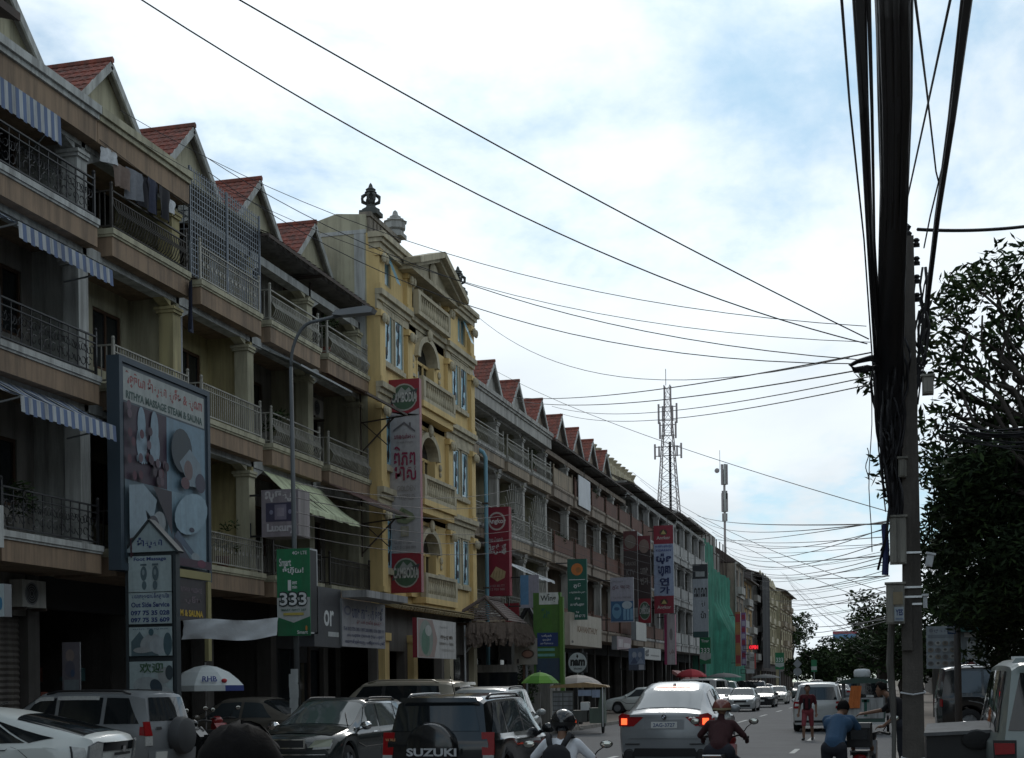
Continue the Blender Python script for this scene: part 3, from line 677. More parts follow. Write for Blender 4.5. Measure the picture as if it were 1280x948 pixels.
far_building('ivory building with urns along its roof at the street end', 188, 208, 14.8, m_ivory, m_trim, 4, 5, 'dome')
far_building('brownish ivory building with overhanging cornice, last in the row', 208.4, 232, 15.0, m_ivory, m_tan2, 4, 5, 'roof', .6)
bn = thing('black_netting', 'black dust netting hung down a grey facade', 'netting', (XF + .9, 176, 0)); MB().add([(.1 * math.sin(i * 1.7), i * 1.2, z) for i in range(9) for z in (3.5, 9, 15)], [(i * 3 + j, i * 3 + 3 + j, i * 3 + 4 + j, i * 3 + 1 + j) for i in range(8) for j in range(2)]).build('net_sheet', m_dark, bn)
# ------------------------------------------------------------------ vehicles
def interp(tab, y):
    """monotone cubic through a table of (y, value)"""
    n = len(tab)
    if y <= tab[0][0]: return tab[0][1]
    if y >= tab[-1][0]: return tab[-1][1]
    for i in range(n - 1):
        if y <= tab[i + 1][0]: break
    def sl(k): return (tab[k + 1][1] - tab[k][1]) / (tab[k + 1][0] - tab[k][0])
    def tan(k):
        if k == 0 or k == n - 1: return sl(0) if k == 0 else sl(n - 2)
        a, b = sl(k - 1), sl(k); return 0 if a * b <= 0 else 2 * a * b / (a + b)
    h = tab[i + 1][0] - tab[i][0]; t = (y - tab[i][0]) / h
    return ((2 * t ** 3 - 3 * t ** 2 + 1) * tab[i][1] + (t ** 3 - 2 * t ** 2 + t) * h * tan(i) + (-2 * t ** 3 + 3 * t ** 2) * tab[i + 1][1] + (t ** 3 - t ** 2) * h * tan(i + 1))

class Car:
    """Body lofted along its length (local +Y is forward). Tables over y: top (roof and bonnet), belt (shoulder line), wb (half width), wt (half width of the roof edge)."""
    def __init__(s, L, Wd, top, belt, wt, lean=0.0, lean_z=1.0, wheel=.33, wy=(-1.35, 1.35), clear=.24, plan=.12, flean=0.0, nose=.25, tail=.1):
        s.L = L; s.W = Wd; s.top = top; s.belt = belt; s.wtab = wt; s.lean = lean; s.lz = lean_z; s.wr = wheel; s.wy = wy; s.clear = clear; s.nose = nose; s.tail = tail; s.flean = flean; s.plan = plan
    def hw(s, y):
        a = abs(y) / (s.L / 2); return s.W / 2 * (1 - s.plan * max(0, (a - .72) / .28) ** 2)
    def z0(s, y):
        z = s.clear
        for c in s.wy:
            r = s.wr + .06
            if abs(y - c) < r: z = max(z, s.wr + math.sqrt(r * r - (y - c) ** 2))
        return z
    def ring(s, y):
        h = s.hw(y); zb = interp(s.belt, y); zt = max(interp(s.top, y), zb + .02); wt = min(interp(s.wtab, y), h - .02); z0 = s.z0(y); f = (zb - z0)
        return [(h * .93, z0), (h * .985, z0 + .15 * f), (h, z0 + .55 * f), (h * .995, zb - .10 * f), (h * .955, zb), (wt + .03, zt - .07 * min(1, (zt - zb) / .3)), (wt - .06, zt - .012), (wt * .55, zt + .018), (0, zt + .024)]
    def yo(s, y, x, z):
        """fore-and-aft offset: slanted tail, rounded plan of nose and tail"""
        L2 = s.L / 2; o = 0.0; q = (x / (s.W / 2)) ** 2
        if y < -L2 + .8:
            b = ((-L2 + .8 - y) / .8); o += b * (s.lean * max(0, z - s.lz) + s.tail * q + .10 * max(0, .55 - z))
        if y > L2 - .8:
            b = ((y - L2 + .8) / .8); o -= b * (s.nose * q + s.flean * max(0, z - .6) + .12 * max(0, .5 - z))
        return o
    def P(s, y, t, side=1, off=0.0):
        rg = s.ring(y); t = min(max(t, 0), len(rg) - 1.001); i = int(t); f = t - i
        x = rg[i][0] + (rg[i + 1][0] - rg[i][0]) * f; z = rg[i][1] + (rg[i + 1][1] - rg[i][1]) * f
        p = Vector((x * side, y + s.yo(y, x, z), z))
        if off:
            e = .04; a = s.P(y + e, t, side) - s.P(y - e, t, side); b = s.P(y, min(t + .1, 7.9), side) - s.P(y, max(t - .1, 0), side)
            n = a.cross(b) * side; n.normalize(); p = p + n * off
        return p
    def rear(s, x, z, off=0.0): return Vector((x, -s.L / 2 + s.yo(-s.L / 2, x, z) - off, z))
    def front(s, x, z, off=0.0): return Vector((x, s.L / 2 + s.yo(s.L / 2, x, z) + off, z))
    def body(s, mats, parent, ny=64):
        b = MB(); L2 = s.L / 2
        ys = sorted(set([-L2 + s.L * i / ny for i in range(ny + 1)] + [p[0] for p in s.top if abs(p[0]) < L2]))
        ts = [0, 1, 2, 2.6, 3, 3.5, 4, 4.5, 5, 5.5, 6, 6.5, 7, 8]; rows = []
        for y in ys:
            r = [s.P(y, t, -1) for t in ts] + [s.P(y, t, 1) for t in reversed(ts[:-1])]; rows.append(r)
        k = len(rows[0]); b.add([p for r in rows for p in r], [(i * k + j, i * k + j + 1, (i + 1) * k + j + 1, (i + 1) * k + j) for i in range(len(ys) - 1) for j in range(k - 1)])
        for r, flip in ((rows[0], 1), (rows[-1], 0)):
            m = len(ts) - 1; nx = 8; g = []
            for j in range(m + 1):
                a, c = r[j], r[k - 1 - j] if j < m else r[j]
                g.append([a.lerp(c, q / nx) for q in range(nx + 1)])
            y00 = -L2 if flip else L2
            pts = []
            for row in g:
                for p in row: pts.append((p.x, y00 + s.yo(y00, p.x, p.z), p.z))
            fs = [(j * (nx + 1) + q, j * (nx + 1) + q + 1, (j + 1) * (nx + 1) + q + 1, (j + 1) * (nx + 1) + q) for j in range(m) for q in range(nx)]
            b.add(pts, fs if flip else [tuple(reversed(f)) for f in fs])
        o = b.build('body', mats, parent, ang=38)
        u = MB(); u.box(-s.W * .42, s.W * .42, -L2 + .2, L2 - .25, s.clear - .03, s.clear + .35); u.build('underbody', m_black, parent)
        return o
    def side(s, name, quad, m, parent, off=.008, n=8, sides=(1, -1)):
        """panel on both flanks: quad = four (y, t) corners"""
        for sd in sides:
            b = MB(); (y0, t0), (y1, t1), (y2, t2), (y3, t3) = quad; pts = []
            for i in range(n + 1):
                for j in range(5):
                    u, v = i / n, j / 4
                    y = (y0 * (1 - u) + y1 * u) * (1 - v) + (y3 * (1 - u) + y2 * u) * v; t = (t0 * (1 - u) + t1 * u) * (1 - v) + (t3 * (1 - u) + t2 * u) * v
                    pts.append(s.P(y, t, sd, off))
            fs = [(i * 5 + j, (i + 1) * 5 + j, (i + 1) * 5 + j + 1, i * 5 + j + 1) for i in range(n) for j in range(4)]
            b.add(pts, fs if sd > 0 else [tuple(reversed(f)) for f in fs]); o = b.build(name, m, parent, smooth=True)
        return o
    def across(s, name, y0, y1, t, m, parent, off=.008, n=6):
        """panel across the car between both sides at ring position t (windscreen, sunroof)"""
        b = MB(); pts = []; ts = [t + (8 - t) * q / 6 for q in range(7)]
        for i in range(n + 1):
            y = y0 + (y1 - y0) * i / n
            pts += [s.P(y, q, -1, off) for q in ts] + [s.P(y, q, 1, off) for q in reversed(ts[:-1])]
        k = 13; b.add(pts, [(i * k + j, i * k + j + 1, (i + 1) * k + j + 1, (i + 1) * k + j) for i in range(n) for j in range(k - 1)])
        return b.build(name, m, parent, smooth=True)
    def end(s, name, pts, m, parent, off=.01, which='rear', mirror=False, thick=.02):
        f = s.rear if which == 'rear' else s.front
        for sg in ((1, -1) if mirror else (1,)):
            b = MB(); k = len(pts); mid = lambda off_: [f(x * sg, z, off_) for x, z in pts]
            # subdivide across x so that the panel follows the curved end
            xs = [p[0] for p in pts]
            b.add(mid(off) + mid(off - thick), [tuple(range(k))] + [(i, (i + 1) % k, k + (i + 1) % k, k + i) for i in range(k)])
            o = b.build(name, m, parent)
        return o
    def endgrid(s, name, x0, x1, z0, z1, m, parent, off=.01, which='rear', x0t=None, x1t=None, n=8):
        f = s.rear if which == 'rear' else s.front; b = MB(); pts = []; x0t = x0 if x0t is None else x0t; x1t = x1 if x1t is None else x1t
        for i in range(n + 1):
            for j in range(5):
                v = j / 4; a = x0 + (x0t - x0) * v; c = x1 + (x1t - x1) * v
                pts.append(f(a + (c - a) * i / n, z0 + (z1 - z0) * v, off))
        fs = [(i * 5 + j, (i + 1) * 5 + j, (i + 1) * 5 + j + 1, i * 5 + j + 1) for i in range(n) for j in range(4)]
        b.add(pts, fs if which == 'rear' else [tuple(reversed(q)) for q in fs]); return b.build(name, m, parent, smooth=True)
    def wheels(s, parent, mrim=None, n=20):
        r = s.wr
        for y in s.wy:
            for sd in (1, -1):
                x = sd * (s.W / 2 - .13)
                o = MB().lathe([(r * .62, -.1), (r * .9, -.105), (r, -.07), (r, .07), (r * .9, .105), (r * .62, .1)], (x, y, r), n, axis='x').build('tyre', m_rubber, parent, smooth=True)
                rm = MB().lathe([(r * .64, -.07), (r * .6, .06 * sd), (r * .2, .07 * sd), (0, .085 * sd)], (x, y, r), n, axis='x')
                for k in range(5):
                    a = 2 * math.pi * k / 5; rm.bar((x + sd * .085, y + .05 * math.cos(a), r + .05 * math.sin(a)), (x + sd * .09, y + r * .6 * math.cos(a), r + r * .6 * math.sin(a)), .07, .03, up=(1, 0, 0))
                rm.build('rim', mrim or m_grey, o)
    def mirrors(s, y, m, parent, t=4.15):
        for sd in (1, -1):
            p = s.P(y, t, sd)
            MB().ellipsoid((p.x + sd * .15, p.y - .02, p.z + .07), (.13, .07, .085), 10, 7).bar((p.x - sd * .02, p.y, p.z), (p.x + sd * .1, p.y, p.z + .03), .06).build('wing_mirror', m, parent, smooth=True)
    def rails(s, y0, y1, m, parent, t=5.6, h=.05):
        for sd in (1, -1):
            n = 8; pts = [s.P(y0 + (y1 - y0) * i / n, t, sd) + Vector((0, 0, h if 0 < i < n else .0)) for i in range(n + 1)]
            MB().tube(pts, .022, 6).build('roof_rail', m, parent, smooth=True)
    def lettering(s, body, x0, x1, z0, z1, m, parent, off=.02, which='rear', bold=.03):
        vs_, fs = text_faces(body, bold); a0 = min(v[0] for v in vs_); a1 = max(v[0] for v in vs_); b0 = min(v[1] for v in vs_); b1 = max(v[1] for v in vs_)
        f = s.rear if which == 'rear' else s.front; P = [f(x0 + (x1 - x0) * (a - a0) / (a1 - a0), z0 + (z1 - z0) * (b - b0) / (b1 - b0), off) for a, b in vs_]
        return MB().add(P, fs).build('lettering', m, parent)
    def plate(s, x, z, text, parent, which='rear', off=.02, w=.44, h=.13):
        mp = mat('number_plate', (0.55, 0.56, 0.54), .5); s.end('number_plate', [(x - w / 2, z - h / 2), (x + w / 2, z - h / 2), (x + w / 2, z + h / 2), (x - w / 2, z + h / 2)], mp, parent, off, which)
        if text: s.lettering(text, x - w * .42, x + w * .42, z - h * .3, z + h * .3, plain((.05, .08, .2)), parent, off + .004, which, .01)

m_glassc = mat('car_glass', (0.012, 0.015, 0.017), 0.04, spec=0.7, var=0)
m_glassl = mat('car_glass_light', (0.05, 0.06, 0.065), 0.05, spec=0.8, var=0)
m_red = mat('tail_lamp_red', (0.26, 0.008, 0.010), 0.3, spec=.25, var=.15, scale=20)
m_redon = mat('brake_light', (1.0, 0.10, 0.03), .3, emit=2.5, var=0)
m_amber = mat('lit_tail_lamp', (1.0, 0.33, 0.05), .3, emit=3.0, var=0)
m_lens = mat('clear_lens', (0.42, 0.43, 0.42), 0.12, spec=.6, var=.3, scale=25)
m_chrome = mat('chrome', (0.6, 0.6, 0.6), 0.12, metal=1.0, var=0)
m_trimb = mat('black_trim', (0.02, 0.02, 0.021), 0.5, var=.1)
p_white = paint('white_car_paint', (0.60, 0.63, 0.61)); p_silver = paint('silver_car_paint', (0.235, 0.25, 0.262), metal=.3)
p_black = paint('black_car_paint', (0.012, 0.013, 0.014), rough=.15); p_dgreen = paint('dark_green_black_paint', (0.018, 0.024, 0.024), rough=.18)
p_gold = paint('champagne_car_paint', (0.33, 0.295, 0.235), metal=.3); p_grey = paint('grey_car_paint', (0.15, 0.16, 0.165), metal=.3); p_green = paint('green_car_paint', (0.03, 0.08, 0.05))
p_red = paint('red_car_paint', (0.25, 0.02, 0.02))

def SUV(L=4.5, Wd=1.8, H=1.7, belt=1.02, hood=1.02, base=1.35, scr=.55, lean=.28, wheel=.35, **k):
    """upright estate shape: hood height, screen base y, screen top y"""
    L2 = L / 2
    top = [(-L2, H - .07), (-L2 + .25, H - .03), (-.5, H), (scr - .05, H - .015), (scr + .12, H - .09), (base - .03, hood + .07), (base + .08, hood + .03), (L2 - .35, hood - .1), (L2 - .05, hood - .24), (L2, hood - .34)]
    bl = [(-L2, belt), (0, belt - .02), (base, hood - .06), (L2 - .3, hood - .19), (L2, hood - .42)]
    wt = [(-L2, Wd / 2 - .26), (-.3, Wd / 2 - .22), (scr, Wd / 2 - .24), (base, Wd / 2 - .14), (L2, Wd / 2 - .22)]
    return Car(L, Wd, top, bl, wt, lean, belt - .08, wheel, (-L2 + .88, L2 - .88), .26, **k)
def SEDAN(L=4.6, Wd=1.76, H=1.46, belt=.92, hood=.93, scr=.35, base=1.15, rt=-.75, rb=-1.55, boot=1.02, wheel=.31, **k):
    L2 = L / 2
    top = [(-L2, boot - .1), (-L2 + .12, boot), (rb, boot + .03), (rb + .05, boot + .05), (rt - .1, H - .08), (rt + .08, H - .015), (-.2, H), (scr - .05, H - .02), (scr + .1, H - .08), (base - .03, hood + .06), (base + .08, hood + .02), (L2 - .35, hood - .12), (L2 - .05, hood - .25), (L2, hood - .34)]
    bl = [(-L2, boot - .16), (rb, boot - .06), (0, belt), (base, hood - .06), (L2 - .3, hood - .2), (L2, hood - .42)]
    wt = [(-L2, Wd / 2 - .16), (rb, Wd / 2 - .14), (rt, Wd / 2 - .27), (scr, Wd / 2 - .26), (base, Wd / 2 - .12), (L2, Wd / 2 - .22)]
    return Car(L, Wd, top, bl, wt, 0.05, .9, wheel, (-L2 + .95, L2 - .9), .2, **k)
def simple_front(c, parent, zl, hood, grille=m_trimb):
    W2 = c.W / 2
    c.end('headlight', [(W2 - .42, zl - .06), (W2 - .1, zl - .04), (W2 - .06, zl + .07), (W2 - .38, zl + .05)], m_lens, parent, .012, 'front', True)
    c.endgrid('grille', -.38, .38, zl - .09, zl + .05, grille, parent, .01, 'front'); c.endgrid('lower_grille', -.6, .6, .3, .43, m_trimb, parent, .01, 'front')
    c.plate(0, .5, None, parent, 'front')
def simple_rear(c, parent, zl, h=.2, w=.25, glass=None, glow=False):
    W2 = c.W / 2
    c.end('tail_light', [(W2 - w - .06, zl), (W2 - .07, zl), (W2 - .08, zl + h), (W2 - w - .05, zl + h)], m_redon if glow else m_red, parent, .012, 'rear', True)
    c.plate(0, zl + .02, None, parent)
    c.endgrid('bumper_strip', -W2 + .1, W2 - .1, .34, .42, m_trimb, parent, .01)
def suv_glass(c, parent, ys, y_scr, mg=None, rear=None, pillar=None):
    """ys: list of (y rear, y front) side windows"""
    mg = mg or m_glassc
    for a, b, sa, sb in ys: c.side('side_window', [(a, 4.1), (b, 4.1), (b - sb, 4.93), (a + sa, 4.93)], mg, parent)
    c.across('windscreen', y_scr[0], y_scr[1], 5.25, mg, parent)

def place(label, cat_, name, x, y, rz, group=None): return thing(name, label, cat_, (x, y, 0 if x > XL else .13), rz, group)
CARS = 'cars and vans along the street'

# black SUV with a covered spare wheel, in the traffic in front
def black_suv():
    t = place('black compact SUV with maker name across its covered spare wheel', 'car', 'compact_suv', -6.62, 22.62, 0, CARS)
    c = SUV(4.3, 1.81, 1.70, 1.06, 1.04, 1.25, .4, .33, .36, tail=.08); c.body(p_black, t)
    suv_glass(c, t, [(-2.0, -1.2, .35, .0), (-1.12, -.2, .05, .02), (-.12, 1.0, .02, .62)], (.5, 1.2), mat('car_glass_mirror', (0.05, 0.06, 0.07), .03, spec=1.0, var=0))
    for y in (-1.16, -.16): c.side('pillar', [(y - .03, 4.1), (y + .03, 4.1), (y + .03, 4.93), (y - .03, 4.93)], m_trimb, t, .009)
    c.endgrid('rear_window', -.74, .66, 1.16, 1.58, m_glassc, t, .012, x0t=-.6, x1t=.54)
    c.endgrid('roof_spoiler', -.62, .62, 1.60, 1.66, p_black, t, .12, x0t=-.6, x1t=.6)
    W2 = c.W / 2
    for sg in (1, -1):
        c.end('tail_light', [(sg * (W2 - .20), .80), (sg * (W2 - .03), .80), (sg * (W2 - .03), 1.14), (sg * (W2 - .22), 1.14)], m_red, t, .018)
        for z in (.80, .64): c.end('clear_lamp', [(sg * (W2 - .19), z - .13), (sg * (W2 - .03), z - .13), (sg * (W2 - .03), z), (sg * (W2 - .19), z)], m_lens, t, .02)
    c.side('tail_light_return', [(-2.12, 2.3), (-2.0, 2.4), (-1.97, 3.93), (-2.08, 3.95)], m_red, t, .012)
    sp = MB().lathe([(0, 0), (.30, 0), (.36, .02), (.39, .08), (.39, .2)], (-.05, 0, 0), 28, axis='y')
    sp.v = [(x, c.rear(0, .9).y - .2 + y, z + .91) for x, y, z in sp.v]; o = sp.build('spare_wheel_cover', p_black, t, ang=40)
    vs_, fs = text_faces('SUZUKI', .035); a1 = max(v[0] for v in vs_)
    MB().add([(-.40 + .78 * a / a1, c.rear(0, .9).y - .215, .80 + .115 * b / .73) for a, b in vs_], fs).build('lettering', plain((.55, .56, .57)), o)
    c.lettering('4WD', .45, .66, .55, .61, m_chrome, t, .02); c.lettering('V6 XLE', -.83, -.66, 1.01, 1.05, plain((.45, .22, .1)), t, .02)
    c.plate(0, .42, None, t); c.rails(-1.7, .3, p_black, t); c.mirrors(.98, p_black, t, 4.2); c.wheels(t)
    for y in (-.9, .1): c.side('door_handle', [(y, 3.25), (y + .18, 3.25), (y + .18, 3.42), (y, 3.42)], m_chrome, t, .03)
    c.side('side_marker', [(1.42, 2.7), (1.55, 2.7), (1.55, 2.85), (1.42, 2.85)], mat('side_marker_lamp', (0.8, .08, .03), .3, emit=.6, var=0), t, .015)
    MB().tube([(0.1, -1.5, 1.7), (0.1, -1.72, 1.98)], .006, 4).build('aerial', m_black, t)
    return t
black_suv()
def silver_coupe():
    t = place('silver coupe SUV with brake lights lit in the traffic ahead', 'car', 'coupe_suv', -4.62, 32.2, 0, CARS); t.scale = (1.05, 1, 1.1)
    L2 = 2.44
    top = [(-L2, 1.02), (-L2 + .1, 1.09), (-L2 + .28, 1.13), (-1.7, 1.30), (-1.0, 1.56), (-.2, 1.675), (.3, 1.66), (.6, 1.58), (1.3, 1.13), (1.45, 1.08), (2.1, .98), (2.38, .82), (L2, .7)]
    c = Car(4.88, 1.98, top, [(-L2, .96), (-1.8, 1.04), (0, 1.02), (1.3, 1.0), (2.1, .86), (L2, .6)], [(-L2, .72), (-1.9, .66), (-.8, .62), (.4, .64), (1.3, .8), (L2, .7)], .12, .75, .37, (-1.5, 1.43), .25, tail=.13)
    c.body(p_silver, t)
    c.across('rear_window', -2.02, -1.02, 5.3, mat('car_glass_sky', (0.25, 0.27, 0.28), .08, spec=.9, var=.1), t); c.across('windscreen', .55, 1.26, 5.25, m_glassc, t)
    c.across('high_brake_light', -1.04, -.98, 6.9, m_redon, t, .02)
    for a, b, sa, sb in [(-1.55, -.55, .6, .0), (-.47, .95, .0, .6)]: c.side('side_window', [(a, 4.1), (b, 4.1), (b - sb, 4.9), (a + sa, 4.9)], m_glassc, t)
    W2 = .99
    for sg in (1, -1):
        c.end('tail_light', [(sg * .42, 1.02), (sg * .62, .85), (sg * .93, .85), (sg * .94, 1.05), (sg * .86, 1.10)], m_red, t, .02)
        c.end('brake_light', [(sg * .76, .88), (sg * .88, .88), (sg * .88, 1.0), (sg * .76, 1.0)], m_redon, t, .03)
        c.end('reflector', [(sg * .5, .50), (sg * .8, .5), (sg * .8, .52), (sg * .5, .52)], m_trimb, t, .02)
        o = MB().lathe([(.0, .03), (.085, .03), (.1, 0), (.12, 0)], (0, 0, 0), 16, axis='y'); p = c.rear(sg * .72, .3); o.v = [(x + p.x, p.y - .02 - y * .3, z + .3) for x, y, z in o.v]; o.build('exhaust_pipe', m_trimb, t)
    c.side('tail_light_return', [(-2.36, 2.7), (-2.1, 2.9), (-2.05, 3.7), (-2.34, 3.8)], m_red, t, .012, sides=(1, -1))
    c.endgrid('boot_lid', -.72, .72, .62, 1.02, p_silver, t, .014, x0t=-.66, x1t=.66)
    c.endgrid('spoiler_lip', -.70, .70, 1.03, 1.075, p_silver, t, .05)
    c.endgrid('plate_recess', -.40, .40, .79, .98, m_grey, t, .020); c.plate(0, .875, '2AG-3727', t, off=.03, w=.52, h=.12)
    b = MB().lathe([(0, .012), (.045, .01), (.05, 0)], (0, 0, 0), 14, axis='y'); p = c.rear(0, 1.03, .06); b.v = [(x + p.x, p.y - y, z + p.z) for x, y, z in b.v]; o = b.build('badge', m_trimb, t)
    q = MB()
    for k in (0, 2): q.add([(p.x, p.y - .014, p.z)] + [(p.x + .033 * math.cos(math.pi / 2 * k + a * math.pi / 8), p.y - .014, p.z + .033 * math.sin(math.pi / 2 * k + a * math.pi / 8)) for a in range(5)], [(0, 1, 2, 3, 4, 5)])
    q.build('badge_quarter', plain((.6, .65, .75)), o)
    c.lettering('X6', .48, .62, 1.0, 1.04, m_chrome, t, .02)
    c.endgrid('rear_diffuser', -.68, .68, .27, .43, m_trimb, t, .02, x0t=-.6, x1t=.6)
    c.mirrors(.9, p_silver, t); c.wheels(t); simple_front(c, t, .78, 1)
    MB().extr([(-1.0, 1.6), (-.86, 1.66), (-.8, 1.66), (-.72, 1.6)], -.02, .02, 'x').build('shark_fin_aerial', m_trimb, t)
silver_coupe()
def white_liftback():
    t = place('white liftback car with dark sloping rear window, parked nose in', 'car', 'liftback_car', -12.62, 17.55, R(99), CARS)
    L2 = 2.22
    top = [(-L2, .98), (-L2 + .06, 1.07), (-L2 + .2, 1.11), (-1.3, 1.30), (-.6, 1.44), (.1, 1.49), (.5, 1.46), (.75, 1.38), (1.55, 1.0), (1.7, .95), (2.0, .84), (2.17, .7), (L2, .6)]
    c = Car(4.44, 1.725, top, [(-L2, .93), (-1.6, .97), (0, .92), (1.5, .9), (2.0, .74), (L2, .5)], [(-L2, .70), (-1.6, .64), (-.5, .58), (.6, .60), (1.5, .72), (L2, .62)], -.16, .62, .31, (-1.34, 1.36), .2, tail=.16)
    c.body(p_white, t)
    c.across('rear_window', -2.0, -1.02, 5.4, m_glassc, t); c.across('windscreen', .72, 1.5, 5.25, m_glassc, t)
    for a, b, sa, sb in [(-1.22, -.42, .55, .0), (-.34, .7, .0, .15)]: c.side('side_window', [(a, 4.15), (b, 4.12), (b - sb, 4.92), (a + sa, 4.92)], m_glassc, t)
    c.side('quarter_window', [(-1.62, 4.5), (-1.27, 4.15), (-.72, 4.92), (-.72, 4.92)], m_glassc, t)
    c.side('rain_visor', [(-.62, 4.85), (.35, 4.85), (.33, 4.95), (-.6, 4.95)], mat('clear_visor', (0.3, 0.31, 0.31), .2), t, .02)
    c.endgrid('lower_rear_window', -.56, .56, .88, 1.0, m_glassc, t, .014, x0t=-.58, x1t=.58)
    for sg in (1, -1):
        c.end('tail_light', [(sg * .58, .62), (sg * .82, .62), (sg * .84, .95), (sg * .70, 1.0), (sg * .60, .98)], m_lens, t, .03)
        c.end('tail_light_frame', [(sg * .56, .60), (sg * .835, .60), (sg * .855, .96), (sg * .70, 1.02), (sg * .58, 1.0)], m_grey, t, .022)
    c.side('tail_light_return', [(-2.17, 2.6), (-1.98, 2.75), (-1.92, 3.95), (-2.1, 3.9)], m_lens, t, .012); c.side('tail_light_edge', [(-1.98, 2.7), (-1.95, 2.7), (-1.89, 3.97), (-1.92, 3.97)], m_trimb, t, .014)
    c.endgrid('plate_garnish', -.3, .3, .81, .85, m_trimb, t, .03); c.plate(0, .72, '2Y-4621', t, w=.3, h=.15, off=.015); c.lettering('HYBRID', -.5, -.34, .62, .65, m_chrome, t, .02)
    c.endgrid('bumper', -.8, .8, .35, .58, p_white, t, .08, x0t=-.8, x1t=.8); c.endgrid('badge', -.05, .05, .86, .93, m_chrome, t, .03)
    c.side('door_handle', [(-1.0, 3.2), (-.75, 3.2), (-.75, 3.4), (-1.0, 3.4)], m_trimb, t, .025)
    for y in (-.38, .75): c.side('door_seam', [(y, .6), (y + .012, .6), (y + .012, 4.0), (y, 4.0)], m_trimb, t, .004)
    c.side('rear_door_seam', [(-1.28, 1.8), (-1.268, 1.8), (-1.02, 4.0), (-1.03, 4.0)], m_trimb, t, .004); c.side('fuel_flap', [(-1.72, 3.2), (-1.5, 3.2), (-1.5, 3.8), (-1.72, 3.8)], p_white, t, .006)
    c.mirrors(.75, p_white, t); c.wheels(t); simple_front(c, t, .68, .8)
    MB().tube([(0, -.42, 1.49), (0, -.62, 1.56)], .008, 5).ellipsoid((0, -.41, 1.5), (.04, .06, .025), 8, 5).build('aerial', m_black, t)
white_liftback()
def silver_spare():
    t = place('silver SUV with black covered spare wheel on its rear door, parked nose in', 'car', 'small_suv', -15.1, 24.35, R(87), CARS)
    c = SUV(4.25, 1.74, 1.68, 1.03, 1.02, 1.2, .3, .26, .35, tail=.1); c.body(p_silver, t)
    suv_glass(c, t, [(-1.95, -1.15, .25, .0), (-1.07, -.15, .0, .0), (-.07, 1.0, .0, .62)], (.45, 1.15))
    c.side('rain_visor', [(-1.0, 4.85), (-.1, 4.85), (-.1, 4.97), (-1.0, 4.97)], m_lens, t, .02); c.side('rain_visor', [(-.02, 4.85), (.4, 4.85), (.4, 4.97), (-.02, 4.97)], m_lens, t, .02)
    c.endgrid('rear_window', -.66, .66, 1.13, 1.56, m_glassc, t, .012, x0t=-.56, x1t=.56)
    for sg in (1, -1):
        c.end('tail_light', [(sg * .66, .86), (sg * .84, .86), (sg * .84, 1.12), (sg * .68, 1.12)], m_red, t, .018); c.end('reversing_lamp', [(sg * .66, .68), (sg * .84, .68), (sg * .84, .85), (sg * .66, .85)], m_lens, t, .018)
    c.side('tail_light_return', [(-2.1, 2.65), (-1.97, 2.7), (-1.97, 3.95), (-2.06, 3.95)], m_red, t, .012)
    sp = MB().lathe([(0, 0), (.26, 0), (.33, .03), (.355, .1), (.355, .22)], (0, 0, 0), 26, axis='y'); yr = c.rear(0, .9).y
    sp.v = [(x + .12, yr - .24 + y, z + .84) for x, y, z in sp.v]; sp.build('spare_wheel_cover', mat('spare_cover', (0.05, 0.052, 0.055), .6, var=.2), t, ang=40)
    c.endgrid('bumper', -.82, .82, .38, .6, p_silver, t, .07); c.endgrid('door_handle', -.55, -.4, .97, 1.02, m_trimb, t, .02); c.plate(-.5, .5, None, t, off=.09, w=.3)
    c.rails(-1.7, .2, m_trimb, t); c.mirrors(.95, p_silver, t); c.wheels(t); simple_front(c, t, .75, 1)
silver_spare()
